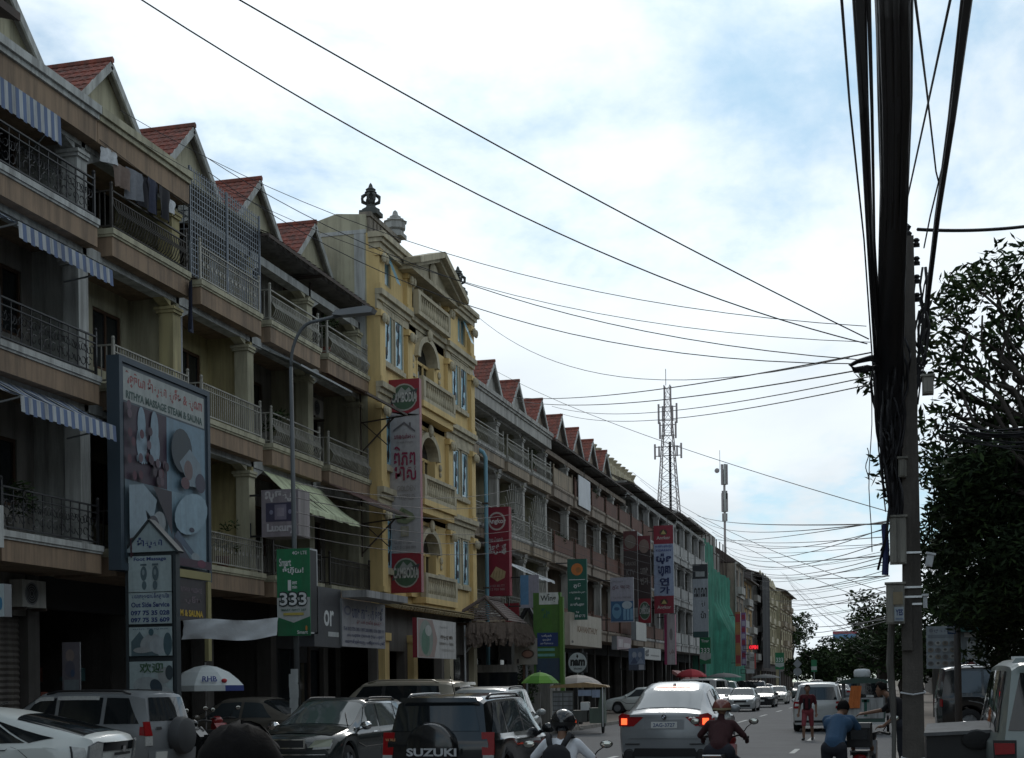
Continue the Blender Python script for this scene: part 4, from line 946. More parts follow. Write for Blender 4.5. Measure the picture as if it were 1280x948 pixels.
def dark_suv():
    t = place('dark crossover facing the camera with a chrome wing mirror', 'car', 'crossover', -11.0, 27.4, R(180 - 2), CARS)
    c = SUV(4.57, 1.82, 1.60, 1.0, 1.02, 1.15, .15, .4, .36, nose=.22); c.body(p_dgreen, t)
    mg = mat('car_glass_green', (0.06, 0.075, 0.075), .04, spec=1.0, var=0)
    suv_glass(c, t, [(-2.0, -1.25, .4, .0), (-1.15, -.25, .05, .02), (-.15, .9, .02, .6)], (.25, 1.1), mg)
    c.side('window_trim', [(-1.2, 4.93), (.3, 4.93), (.3, 5.0), (-1.2, 5.0)], m_chrome, t, .012)
    simple_front(c, t, .72, 1); c.end('headlight_lens', [(.42, .70), (.80, .72), (.86, .86), (.55, .84)], mat('yellowed_lens', (0.38, 0.40, 0.30), .15, spec=.6, var=.2), t, .02, 'front', True)
    c.endgrid('chrome_grille', -.36, .36, .68, .86, m_chrome, t, .012, 'front'); c.endgrid('grille_mesh', -.32, .32, .70, .84, m_trimb, t, .02, 'front')
    c.endgrid('front_bumper', -.8, .8, .38, .56, p_dgreen, t, .07, 'front'); c.endgrid('bumper_chrome', -.75, .75, .56, .58, m_chrome, t, .08, 'front')
    c.side('door_strip', [(-1.7, 2.0), (1.0, 2.0), (1.0, 2.08), (-1.7, 2.08)], m_chrome, t, .015)
    for y in (-1.0, .05): c.side('door_handle', [(y, 3.25), (y + .17, 3.25), (y + .17, 3.4), (y, 3.4)], m_chrome, t, .03)
    for y in (-1.2, -.2, 1.02): c.side('door_seam', [(y, .8), (y + .012, .8), (y + .012, 4.0), (y, 4.0)], m_trimb, t, .004)
    vs_, fs = text_faces('LEXUS', .02); a1 = max(v[0] for v in vs_)
    P = [c.P(-1.05 + 1.5 * (a / a1), 2.35 + .5 * b, -1, .012) for a, b in vs_]; P = [c.P(.45 - 1.5 * (a / a1), 2.3 + .5 * b, 1, .012) for a, b in vs_]
    MB().add(P, fs).build('lettering', mat('faint_letters', (0.06, 0.065, 0.068), .4), t)
    c.across('bonnet_ridge', 1.2, 1.9, 5.4, p_dgreen, t, .012); c.rails(-1.6, .0, m_trimb, t); c.mirrors(.85, m_chrome, t, 4.2); c.wheels(t)
    for x in (.35, -.3): MB().tube([c.P(1.1, 5.8, 1 if x > 0 else -1, .02), c.P(.7, 6.6, 1 if x > 0 else -1, .03)], .01, 4).build('wiper', m_black, t)
dark_suv()
def gold_suv():
    t = place('champagne SUV with roof rails parked nose in by the street lamp', 'car', 'large_suv', -13.6, 38.0, R(86), CARS)
    c = SUV(4.75, 1.84, 1.84, 1.1, 1.08, 1.35, .5, .3, .38); c.body(p_gold, t)
    suv_glass(c, t, [(-1.9, -1.2, .1, .0), (-1.12, -.15, .0, .0), (-.07, 1.15, .0, .62)], (.6, 1.28))
    for y in (-1.16, -.11): c.side('pillar', [(y - .06, 4.1), (y + .06, 4.1), (y + .06, 4.93), (y - .06, 4.93)], m_trimb, t, .008)
    c.endgrid('rear_window', -.7, .7, 1.18, 1.66, m_glassc, t, .012, x0t=-.6, x1t=.6); c.endgrid('roof_spoiler', -.6, .6, 1.72, 1.8, p_gold, t, .2)
    simple_rear(c, t, .85, .28, .2); c.rails(-1.8, .4, p_gold, t, h=.07); c.mirrors(1.1, p_gold, t); c.wheels(t); simple_front(c, t, .8, 1)
gold_suv()
def generic(label, kind, x, y, rz, p, seed=0, lit=False, group=CARS, name=None):
    t = place(label, 'car', name or {'suv': 'parked_suv', 'sedan': 'sedan_car', 'van': 'van'}[kind], x, y, rz, group)
    if kind == 'sedan':
        c = SEDAN(); c.body(p, t, 40); suv_glass(c, t, [(-1.15, -.3, .35, 0), (-.22, .95, 0, .6)], (.4, 1.1), m_glassl)
        c.across('rear_window', -1.5, -.8, 5.3, m_glassc, t); simple_rear(c, t, .72, .16, .34)
        simple_front(c, t, .66, .9); c.side('door_strip', [(-1.3, 1.9), (1.2, 1.9), (1.2, 2.0), (-1.3, 2.0)], m_trimb, t)
        c.mirrors(.9, p, t); c.wheels(t, n=14)
    else:
        H = 1.78 if kind == 'suv' else 1.95
        c = SUV(4.6 if kind == 'suv' else 4.7, 1.82, H, 1.06, 1.04, 1.3 if kind == 'suv' else 1.7, .45 if kind == 'suv' else .9, .3 if kind == 'suv' else .15, .36); c.body(p, t, 40)
        e = 0 if kind == 'suv' else .4
        suv_glass(c, t, [(-1.95, -1.15, .2, 0), (-1.07, -.1, 0, 0), (-.02, 1.1 + e, 0, .62)], (.55 + e, 1.24 + e))
        c.endgrid('rear_window', -.7, .7, 1.16, H - .16, m_glassc, t, .012, x0t=-.58, x1t=.58); simple_rear(c, t, .85, .25, .2); simple_front(c, t, .78, 1)
        c.mirrors(1.05 + e, p, t); c.wheels(t, n=14)
        if kind == 'suv': c.rails(-1.7, .3, m_trimb, t)
    return t
generic('silver sedan driving towards the camera in the oncoming lane', 'sedan', -9.0, 90.5, R(180), paint('pale_silver_paint', (0.45, 0.46, 0.46), metal=.3))
generic('white sedan parked side on beyond the food cart', 'sedan', -13.6, 80.5, R(90), p_white)
generic('white SUV parked nose in behind the white sedan', 'suv', -14.0, 91.5, R(90), p_white)
generic('white SUV driving ahead beside the tuk-tuk', 'suv', -2.62, 55.0, 0, paint('off_white_paint', (.5, .51, .5)))
generic('pale SUV roof showing behind the black compact SUV', 'suv', -10.1, 36.5, R(4), paint('pale_grey_paint', (.36, .37, .36), metal=.3))
generic('brownish grey old sedan parked beside the street lamp', 'sedan', -15.6, 33.0, R(84), paint('dull_brown_paint', (.11, .10, .085)))
generic('dark sedan following the oncoming silver one', 'sedan', -8.9, 104, R(180), p_black)
generic('white car with dark bonnet further back in the oncoming lane', 'sedan', -9.0, 118, R(180), paint('oyster_paint', (.46, .45, .41)))
generic('white van parked with its tailgate up before the net', 'van', -13.6, 103, R(60), paint('chalk_paint', (.58, .58, .56)))
generic('small silver car waiting behind the silver coupe', 'sedan', -11.0, 96.5, R(175), p_grey)
for k, (x, y, rz, kd, pc, lb) in enumerate([(-13.8, 112, 88, 'suv', p_green, 'dark green SUV parked near the green net'), (-13.9, 124, 92, 'sedan', p_grey, 'grey sedan parked under the red umbrella'), (-13.8, 138, 88, 'suv', p_black, 'black SUV parked at the foot of the green net'),
        (-13.8, 160, 90, 'sedan', p_black, 'black sedan parked beyond the net'), (-9.0, 150, 180, 'suv', p_grey, 'grey SUV far off in the oncoming lane'), (-4.6, 140, 0, 'sedan', p_silver, 'silver sedan far ahead in the middle lane'), (-4.4, 165, 0, 'suv', p_black, 'black SUV far ahead in the middle lane'),
        (-8.9, 178, 180, 'van', p_white, 'white van far off in the oncoming lane'), (-1.3, 128, 0, 'suv', p_grey, 'grey SUV parked far ahead along the right kerb'), (-1.3, 92, 0, 'van', p_black, 'black van parked ahead along the right kerb'), (-1.4, 150, 0, 'sedan', p_white, 'white sedan parked far ahead along the right kerb')]):
    generic(lb, kd, x, y, R(rz), pc)
def black_wagon():
    t = place('large black SUV standing side on behind the utility pole', 'car', 'large_suv', 3.75, 47.0, R(-84), CARS); t.scale.z = 1.12
    c = SUV(4.9, 1.9, 2.0, 1.2, 1.15, 1.45, .6, .2, .42); c.body(p_black, t); mg = mat('car_glass_rippled', (0.03, 0.034, 0.036), .06, spec=.9, var=0, bump=.25, bscale=1.5)
    suv_glass(c, t, [(-2.2, -1.2, .15, 0), (-1.12, -.1, 0, 0), (-.02, 1.2, 0, .62)], (.7, 1.38), mg); c.rails(-2.0, .4, m_steel, t, h=.07)
    c.side('side_strip', [(-1.6, 1.9), (1.3, 1.9), (1.3, 2.05), (-1.6, 2.05)], m_grey, t, .015); simple_front(c, t, .85, 1); simple_rear(c, t, .9); c.mirrors(1.15, m_chrome, t); c.wheels(t)
    for y in (-.95, .1): c.side('door_handle', [(y, 3.25), (y + .17, 3.25), (y + .17, 3.4), (y, 3.4)], m_chrome, t, .03)
black_wagon()
def silver_van():
    t = place('grey green van at the right edge with a rear roof spoiler', 'van', 'van', 1.92, 18.7, R(0), CARS); t.scale.z = 1.05; p = paint('grey_green_van_paint', (.20, .24, .235), metal=.25)
    c = SUV(4.6, 1.75, 1.98, 1.12, 1.05, 1.7, .9, .26, .33, tail=.1); c.body(p, t)
    suv_glass(c, t, [(-2.05, -1.15, .3, 0), (-1.07, -.1, 0, 0), (-.02, 1.5, 0, .62)], (1.0, 1.62)); c.endgrid('rear_window', -.7, .7, 1.22, 1.82, m_glassc, t, .012, x0t=-.56, x1t=.56)
    c.endgrid('roof_spoiler', -.66, .66, 1.92, 1.97, p, t, .26, x0t=-.62, x1t=.62); c.endgrid('spoiler_top', -.66, .66, 1.96, 1.99, p_white, t, .2)
    for sg in (1, -1): c.end('tail_light', [(sg * .62, .82), (sg * .85, .80), (sg * .86, 1.12), (sg * .62, 1.12)], m_trimb, t, .02); c.end('tail_light_red', [(sg * .64, .98), (sg * .84, .97), (sg * .85, 1.09), (sg * .64, 1.09)], m_red, t, .03)
    c.endgrid('bumper', -.84, .84, .36, .62, p_white, t, .1); c.plate(0, .8, None, t); c.wheels(t); simple_front(c, t, .75, 1); c.mirrors(1.4, m_chrome, t)
silver_van()
# ------------------------------------------------------------------ people
m_skin = mat('skin', (0.21, 0.115, 0.075), 0.6, var=.08); m_hair = mat('black_hair', (0.007, 0.006, 0.006), 0.8, var=.4, scale=60, spec=.12, bump=.12, bscale=140)
def evald(o):
    dg = bpy.context.evaluated_depsgraph_get(); me = bpy.data.meshes.new_from_object(o.evaluated_get(dg)); old = o.data
    o.modifiers.clear(); o.data = me; bpy.data.meshes.remove(old); return o
def person(label, x, y, z, rz, segs, mats, head, look=(0, 1, 0), hair='short', voxel=.012, group=None):
    """segs: tapered limbs (a, b, ra, rb, material index); head: centre; one continuous remeshed surface, coloured by the nearest limb"""
    t = thing('person', label, 'person', (x, y, z), rz, group); b = MB(); L = Vector(look).normalized(); hx, hy, hz = head
    sd = L.cross(Vector((0, 0, 1))).normalized(); up = sd.cross(L)
    H = lambda a, f, u: tuple(Vector(head) + sd * a + L * f + up * u)
    S = list(segs)
    for a, c, ra, rb, m in segs:
        a_, c_ = Vector(a), Vector(c); d = c_ - a_; n = max(2, int(d.length / .05))
        b.tube([a_ + d * (i / n) for i in range(n + 1)], [ra + (rb - ra) * i / n for i in range(n + 1)], 12).ellipsoid(a, (ra,) * 3, 12, 8).ellipsoid(c, (rb,) * 3, 12, 8)
    b.ellipsoid(H(0, -.005, .015), (.078, .078, .115), 16, 12)
    fa = MB()
    def eo(c, r): b.ellipsoid(c, r, 10, 8)
    eo(H(0, .045, -.04), (.055, .055, .07)); eo(H(0, .096, -.005), (.014, .014, .024)); eo(H(0, .092, -.055), (.026, .012, .01)); eo(H(0, .075, -.095), (.028, .025, .02))
    for s in (-1, 1): eo(H(s * .078, -.01, 0), (.014, .016, .032)); eo(H(s * .03, .072, .03), (.024, .014, .008))
    S += [(H(0, 0, -.06), H(0, 0, .06), .09, .09, 0)]
    o = b.build('body', mats, t)
    r = o.modifiers.new('r', 'REMESH'); r.mode = 'VOXEL'; r.voxel_size = voxel
    q = o.modifiers.new('s', 'SMOOTH'); q.factor = .5; q.iterations = 4
    evald(o); me = o.data; me.materials.clear()
    for m in mats: me.materials.append(m)
    n = len(me.polygons); co = np.zeros(n * 3); me.polygons.foreach_get('center', co); co = co.reshape(-1, 3); best = np.full(n, 9.0); mi = np.zeros(n, int)
    for a, c, ra, rb, m in S:
        a = np.array(a); d = np.array(c) - a; tt = np.clip(((co - a) @ d) / max(d @ d, 1e-9), 0, 1); ds = np.linalg.norm(co - a - tt[:, None] * d, axis=1) - (ra + (rb - ra) * tt)
        k = ds < best; best[k] = ds[k]; mi[k] = m
    me.polygons.foreach_set('material_index', mi.astype(np.int32)); me.polygons.foreach_set('use_smooth', np.ones(n, bool)); me.update()
    for s in (-1, 1):
        MB().ellipsoid(H(s * .03, .077, .014), (.013, .008, .007), 8, 6).build('eye', m_black, t, smooth=True)
    if hair:
        h = MB(); prof = []
        for i in range(11):
            for j in range(21):
                a = 2 * math.pi * j / 20; e = math.pi / 2 * (1 - i / 10 * (1.28 if math.sin(a) < .2 else .62)); rr = 1.0 + .035 * math.sin(a * 7 + i) + rnd.uniform(-.02, .03)
                h.v.append(H(.092 * rr * math.cos(e) * math.cos(a), -.008 + .098 * rr * math.cos(e) * math.sin(a), .028 + .118 * rr * math.sin(e)))
        h.f = [(i * 21 + j, i * 21 + j + 1, (i + 1) * 21 + j + 1, (i + 1) * 21 + j) for i in range(10) for j in range(20)]; h.m = [0] * len(h.f)
        h.build('hair', m_hair, t, smooth=True)
    t['head'] = head
    return t
def hand(w, d, curl=.5, side=1, m=0, up=(0, 0, 1)):
    """palm, four bent fingers and a thumb, as limbs growing from the wrist w along d"""
    w = Vector(w); d = Vector(d).normalized(); u = Vector(up); s = d.cross(u).normalized() * side; u = s.cross(d) * side; r = []
    r.append((w, w + d * .07, .024, .032, m))
    for k, (f, ln) in enumerate(((-.03, .075), (-.01, .088), (.011, .082), (.03, .064))):
        b = w + d * .085 + s * f; c = b + (d * math.cos(curl) - u * math.sin(curl)) * ln * .55; e = c + (d * math.cos(curl * 2.2) - u * math.sin(curl * 2.2)) * ln * .45
        r += [(b - d * .03, b, .0105, .0105, m), (b, c, .0105, .0095, m), (c, e, .0095, .008, m)]
    b = w + d * .03 - s * .03; c = b + (d * .7 - s * .6) * .04; r += [(w + d * .01 - s * .01, b, .013, .013, m), (b, c, .012, .0105, m), (c, c + (d * .9 - u * .5).normalized() * .03, .0105, .009, m)]
    return [(tuple(a), tuple(c), ra, rb, mm) for a, c, ra, rb, mm in r]
def helmet(t, head, look, m, visor=None, peak=False, band=None):
    L = Vector(look).normalized(); sd = L.cross(Vector((0, 0, 1))).normalized(); up = sd.cross(L); h = MB()
    H = lambda a, f, u: tuple(Vector(head) + sd * a + L * f + up * u)
    for i in range(13):
        e = math.pi / 2 - i / 12 * (math.pi / 2 + (.75 if not peak else .15))
        for j in range(25):
            a = 2 * math.pi * j / 24; h.v.append(H(.142 * math.cos(e) * math.cos(a), .155 * math.cos(e) * math.sin(a), .02 + .148 * math.sin(e)))
    h.f = [(i * 25 + j, i * 25 + j + 1, (i + 1) * 25 + j + 1, (i + 1) * 25 + j) for i in range(12) for j in range(24)]; h.m = [0] * len(h.f)
    o = h.build('helmet', m, t, smooth=True); v = MB()
    for i in range(3):
        for j in range(13):
            a = math.pi * j / 12; e = .18 - .28 * i; v.v.append(H(.149 * math.cos(e) * math.cos(a), .162 * math.cos(e) * math.sin(a), .02 + .155 * math.sin(e)))
    v.f = [(i * 13 + j, i * 13 + j + 1, (i + 1) * 13 + j + 1, (i + 1) * 13 + j) for i in range(2) for j in range(12)]; v.m = [0] * len(v.f); v.build('visor', visor or m_glassc, o, smooth=True)
    bd = MB()
    for i in range(2):
        for j in range(25):
            a = 2 * math.pi * j / 24; e = -.02 - .22 * i; bd.v.append(H(.145 * math.cos(e) * math.cos(a), .158 * math.cos(e) * math.sin(a), .02 + .15 * math.sin(e)))
    bd.f = [(j, j + 1, 25 + j + 1, 25 + j) for j in range(24)]; bd.m = [0] * 24; bd.build('helmet_band', band or m_trimb, o, smooth=True)
    return o
def rider_segs(sh, pel, hz, hands, knees, feet, shirt, pants, skin, arm=.045, lean=.0):
    """sh, pel: shoulder and pelvis heights and fore-aft positions (y, z)"""
    sy, sz = sh; py, pz = pel; S = []
    S += [((-.1, py, pz), (.1, py, pz), .15, .15, pants), ((0, py, pz + .1), (0, sy - .02, sz - .14), .145, .155, shirt), ((-.07, (py + sy) / 2, (pz + sz) / 2), (-.1, sy, sz - .08), .11, .1, shirt), ((.07, (py + sy) / 2, (pz + sz) / 2), (.1, sy, sz - .08), .11, .1, shirt),
          ((-.17, sy, sz - .03), (.17, sy, sz - .03), .068, .068, shirt), ((0, sy + .01, sz), (0, sy + .03, sz + .1), .058, .052, skin)]
    for s, hd, kn, ft in ((-1, hands[0], knees[0], feet[0]), (1, hands[1], knees[1], feet[1])):
        shp = Vector((s * .19, sy, sz - .04)); hv = Vector(hd); mid = (shp + hv) / 2 + Vector((s * .07, -.06, -.06))
        S += [(tuple(shp), tuple(mid), arm + .016, arm + .003, shirt), (tuple(mid), tuple(hv), arm, .03, shirt if s > 5 else skin)]
        S += [((s * .1, py, pz - .02), tuple(kn), .09, .065, pants), (tuple(kn), tuple(ft), .062, .045, pants), (tuple(ft), (ft[0], ft[1] + .15, ft[2] - .04), .045, .035, 3)]
        S += hand(hd, (0, 1, -.25), .8, s, skin)
    return S
m_shirtw = mat('white_shirt', (0.74, 0.76, 0.80), .9, var=.08, bump=.5, bscale=9); m_jeans = mat('dark_trousers', (0.02, 0.022, 0.03), .9); m_shoe = mat('black_shoes', (.02, .018, .016), .7)
m_maroon = mat('maroon_jacket', (0.045, 0.016, 0.018), .9, bump=.5, bscale=10); m_bluesh = mat('blue_shirt', (0.032, 0.075, 0.14), .9, bump=.5, bscale=9); m_blackts = mat('black_tee', (.012, .012, .015), .9, bump=.4, bscale=9)
m_jerr = mat('red_jersey', (.075, .010, .015), .9, bump=.3, bscale=10); m_shorts = mat('red_shorts', (.24, .05, .06), .9, bump=.3, bscale=10)

def motorbike(label, x, y, rz, p, lit=False, z=0.0, lean=0.0, mirrors=True, front=True):
    t = thing('motorbike', label, 'motorbike', (x, y, z), rz, 'motorbikes and scooters'); t.rotation_euler[1] = lean
    for yy in (-.62, .62):
        o = MB().lathe([(.21, -.04), (.26, -.045), (.285, 0), (.26, .045), (.21, .04), (.21, -.04)], (0, yy, .285), 20, axis='x').build('tyre', m_rubber, t, smooth=True)
        r = MB().lathe([(.2, -.02), (.21, 0), (.2, .02)], (0, yy, .285), 18, axis='x')
        for k in range(6): a = k * math.pi / 3; r.bar((0, yy, .285), (0, yy + .2 * math.cos(a), .285 + .2 * math.sin(a)), .03, .02, up=(1, 0, 0))
        r.build('rim', m_steel, o)
    b = MB().extr([(-.75, .62), (-.72, .74), (-.3, .70), (.0, .68), (.05, .5), (-.2, .4), (-.55, .45)], -.11, .11, 'x').extr([(.05, .36), (.12, .72), (.32, .92), (.45, .9), (.4, .5), (.3, .34)], -.16, .16, 'x').extr([(-.2, .3), (.35, .3), (.35, .4), (-.2, .42)], -.13, .13, 'x').extr([(.38, .5), (.62, .61), (.9, .5), (.62, .56)], -.06, .06, 'x')
    b.build('fairing', p, t, ang=30)
    MB().extr([(-.78, .74), (-.76, .80), (-.3, .80), (-.1, .77), (.05, .76), (.05, .70), (-.3, .71)], -.13, .13, 'x').build('seat', m_trimb, t, ang=30)
    MB().tube([(0, .62, .285), (0, .45, .75), (0, .36, 1.0)], .03, 8).tube([(-.36, .22, 1.02), (-.2, .34, 1.05), (0, .38, 1.0), (.2, .34, 1.05), (.36, .22, 1.02)], .016, 6).tube([(-.36, .22, 1.02), (-.24, .3, 1.04)], .024, 6).tube([(.36, .22, 1.02), (.24, .3, 1.04)], .024, 6).build('handlebar', m_trimb, t)
    MB().ellipsoid((0, .44, .97), (.15, .12, .11), 12, 8).build('headlamp_cowl', p, t, smooth=True); MB().ellipsoid((0, .54, .95), (.09, .03, .07), 12, 8).build('headlamp', m_lens, t, smooth=True)
    MB().bar((.14, -.1, .3), (.16, -.75, .38), .1).build('exhaust', m_steel, t); MB().ellipsoid((0, -.79, .7), (.1, .03, .055), 10, 6).build('tail_light', m_amber if lit else m_red, t, smooth=True)
    MB().extr([(-.85, .62), (-.72, .68), (-.72, .55), (-.86, .42)], -.05, .05, 'x').build('mudguard', m_trimb, t); MB().box(-.085, .085, -.895, -.885, .48, .6).build('number_plate', mat('number_plate', (0.55, 0.56, 0.54), .5), t)
    MB().tube([(-.13, -.8, .74), (-.13, -.86, .8), (.13, -.86, .8), (.13, -.8, .74)], .013, 5).build('grab_rail', m_steel, t)
    if mirrors:
        for s in (-1, 1): 
            o = MB().tube([(s * .25, .3, 1.05), (s * .33, .3, 1.17), (s * .4, .26, 1.22)], .008, 5).ellipsoid((s * .44, .25, 1.26), (.075, .02, .05), 12, 6).build('mirror', m_trimb, t, smooth=True)
            MB().ellipsoid((s * .44, .235, 1.26), (.065, .009, .042), 12, 6).build('mirror_glass', mat('mirror_glass', (.55, .55, .5), .08, metal=.9, var=0), o, smooth=True)
    return t
# rider in white shirt
bx, by = -3.52, 15.35
mb1 = motorbike('dark motorbike ridden by the backpacker in white', bx, by + .1, R(2), p_black)
hd = (0, .12, 1.46); SG = rider_segs((.02, 1.26), (-.2, .83), 0, ((-.34, .24, 1.05), (.34, .24, 1.05)), ((-.2, .3, .68), (.2, .3, .68)), ((-.2, .1, .33), (.2, .1, .33)), 1, 2, 0)
pw = person('person in white shirt and black helmet riding with a black backpack', bx, by, 0, R(2), SG, [m_skin, m_shirtw, m_jeans, m_shoe], hd, hair=None, group='riders'); pw.scale = (.97, .97, .965); mb1.scale.z = .93; helmet(pw, hd, (0, 1, 0), paint('black_helmet', (.012, .012, .014), rough=.12))
bp = thing('backpack', 'black backpack worn over the white shirt', 'backpack', (bx, by - .25, .79), R(2)); m_pack = mat('backpack_cloth', (.022, .022, .026), .9, bump=.5, bscale=14)
b = MB(); b.lathe([(0, -.02), (.13, 0), (.165, .06), (.17, .2), (.15, .32), (.09, .39), (0, .41)], (0, 0, 0), 16, sy=.55); b.build('bag', m_pack, bp, smooth=True)
MB().extr([(-.1, .04), (.1, .04), (.11, .2), (-.11, .2)], -.12, -.07, 'y').build('front_pocket', m_pack, bp, ang=30)
for s in (-1, 1): MB().tube([(s * .06, -.01, .36), (s * .09, .06, .43), (s * .12, .16, .50), (s * .13, .28, .48), (s * .13, .36, .40)], [.03, .033, .033, .03, .03], 6).build('strap', m_pack, bp, smooth=True)
# rider in maroon
bx, by = -2.45, 21.25
motorbike('motorbike with its tail light lit, under the maroon jacketed rider', bx, by + .05, R(-3), p_red, lit=True)
hd = (0, .08, 1.50); SG = rider_segs((.0, 1.30), (-.2, .84), 0, ((-.34, .24, 1.05), (.34, .24, 1.05)), ((-.22, .3, .68), (.22, .3, .68)), ((-.2, .1, .33), (.2, .1, .33)), 1, 2, 1)
pm = person('person in maroon jacket and reddish helmet riding behind the silver car', bx, by, 0, R(-3), SG, [m_skin, m_maroon, m_jeans, m_shoe], hd, hair=None, group='riders'); pm.scale = (.97, .97, .965); helmet(pm, hd, (0, 1, 0), paint('copper_helmet', (.20, .065, .05), rough=.15), peak=True, band=mat('buff_band', (.3, .25, .15), .6))
# person walking in red and black jersey
def standing(label, x, y, rz, mats, h=1.68, arms=None, legs=0.12, z=0.0, hair='short', shorts=False, look=(0, 1, 0)):
    k = h / 1.68; S = [((-.07, 0, .88 * k), (.07, 0, .88 * k), .125, .125, 2), ((0, 0, .98 * k), (0, 0, 1.22 * k), .125, .145, 1), ((-.08, 0, 1.2 * k), (-.1, 0, 1.3 * k), .1, .09, 1), ((.08, 0, 1.2 * k), (.1, 0, 1.3 * k), .1, .09, 1), ((-.16, 0, 1.35 * k), (.16, 0, 1.35 * k), .065, .065, 1), ((0, 0, 1.38 * k), (0, .02, 1.48 * k), .055, .05, 0)]
    for s in (-1, 1):
        A = (arms or {}).get(s, ((s * .25, -.03, 1.08 * k), (s * .27, .05, .84 * k)))
        sh = (s * .19, 0, 1.34 * k); sl = tuple(Vector(sh).lerp(Vector(A[0]), .75)); d = Vector(A[1]) - Vector(A[0])
        S += [(sh, sl, .06, .055, 1), (sl, A[0], .043, .042, 0), (A[0], A[1], .042, .028, 0)] + hand(A[1], d, .35, s, 0, up=(0, -1, .2) if abs(d.normalized().z) > .5 else (0, 0, 1))
        f = legs * s
        S += [((s * .09, 0, .86 * k), (s * .1, f + .03, .48 * k), .095, .07, 2), ((s * .1, f + .03, .48 * k), (s * .1, f * 1.5 - .02, .09), .058, .04, 0 if shorts else 2), ((s * .1, f * 1.5 - .03, .05), (s * .11, f * 1.5 + .14, .035), .045, .035, 3)]
    return person(label, x, y, z, rz, S, mats, (0, .03, 1.57 * k), hair=hair, look=look)
pj = standing('person in red and black jersey and red shorts walking at the roadside', -2.55, 45.5, R(180 - 8), [m_skin, m_jerr, m_shorts, m_shoe], 1.70, shorts=True)
for x in (-.1, .075): MB().extr([(x, .96), (x + .035, .96), (x + .04, 1.3), (x - .005, 1.3)], .10, .165, 'y').build('jersey_stripe', m_blackts, pj)
MB().extr([(-.05, .99), (.04, .99), (.05, 1.36), (-.05, 1.36)], .13, .178, 'y').build('towel', m_jerr, pj)
# person bending in blue shirt
S = [((-.075, -.15, .87), (.075, -.15, .87), .118, .118, 2), ((0, -.12, .93), (0, .22, 1.22), .15, .15, 1), ((-.1, .2, 1.2), (.1, .2, 1.2), .12, .12, 1), ((-.17, .3, 1.27), (.17, .3, 1.27), .075, .075, 1), ((0, .33, 1.3), (0, .42, 1.36), .06, .055, 0)]
for s in (-1, 1):
    el = (s * .25 + .08, .5, 1.02); ha = (s * .14 + .22, .78, .88)
    S += [((s * .19, .3, 1.26), el, .062, .05, 1), (el, ha, .047, .032, 1 if s > 0 else 1)] + hand(ha, (0.2, 1, -.3), .6, s, 0)
    S += [((s * .1, -.15, .85), (s * .12, -.06, .47), .092, .068, 2), ((s * .12, -.06, .47), (s * .12, -.16, .08), .066, .045, 2), ((s * .12, -.16, .05), (s * .13, 0, .035), .045, .035, 3)]
person('person in blue shirt bending over a parked motorbike', -.80, 21.3, 0, R(-8), S, [m_skin, m_bluesh, m_jeans, m_shoe], (0.03, .48, 1.42), look=(0.05, 1, -.35))
mb3 = motorbike('dark scooter with a black rear box, being held by the two people at the kerb', -.42, 22.6, R(-4), paint('dark_scooter_paint', (.02, .02, .024)), mirrors=True)
o = MB().extr([(-.95, .86), (-.98, 1.15), (-.9, 1.22), (-.6, 1.22), (-.55, .86)], -.17, .17, 'x').build('rear_box', m_trimb, mb3, ang=30)
MB().box(-.13, .13, -.99, -.965, .98, 1.12).build('box_lid_panel', m_glassc, o)
# person in black leaning from the kerb
S = [((-.08, 0, .9), (.08, 0, .9), .13, .13, 2), ((0, .0, 1.0), (0, .12, 1.28), .13, .145, 1), ((-.16, .18, 1.37), (.16, .18, 1.37), .07, .07, 1), ((0, .18, 1.38), (0, .3, 1.47), .056, .052, 0)]
for s in (-1, 1):
    el = (s * .24, .4, 1.18); ha = (s * .18, .72, 1.12)
    if s < 0: el = (-.25, .1, 1.05); ha = (-.2, .3, .9)
    S += [((s * .19, .18, 1.36), el, .06, .048, 1), (el, ha, .042, .029, 0)] + hand(ha, (0, 1, -.1), .4, s, 0)
    S += [((s * .09, 0, .88), (s * .1, .02, .48), .1, .07, 2), ((s * .1, .02, .48), (s * .1, -.03, .09), .06, .042, 2), ((s * .1, -.03, .05), (s * .1, .13, .035), .045, .035, 3)]
person('person in black tee leaning forward from the utility pole', .18, 26.3, .13, R(78), S, [m_skin, m_blackts, m_jeans, m_shoe], (0, .38, 1.55), look=(0, 1, -.3))
# dark haired passer by right in front of the camera
p = atW(297, 905, 2.72); ph = standing('person with short black hair standing close in front, seen from behind', p.x, p.y, R(12), [m_skin, m_blackts, m_jeans, m_shoe], 1.752)

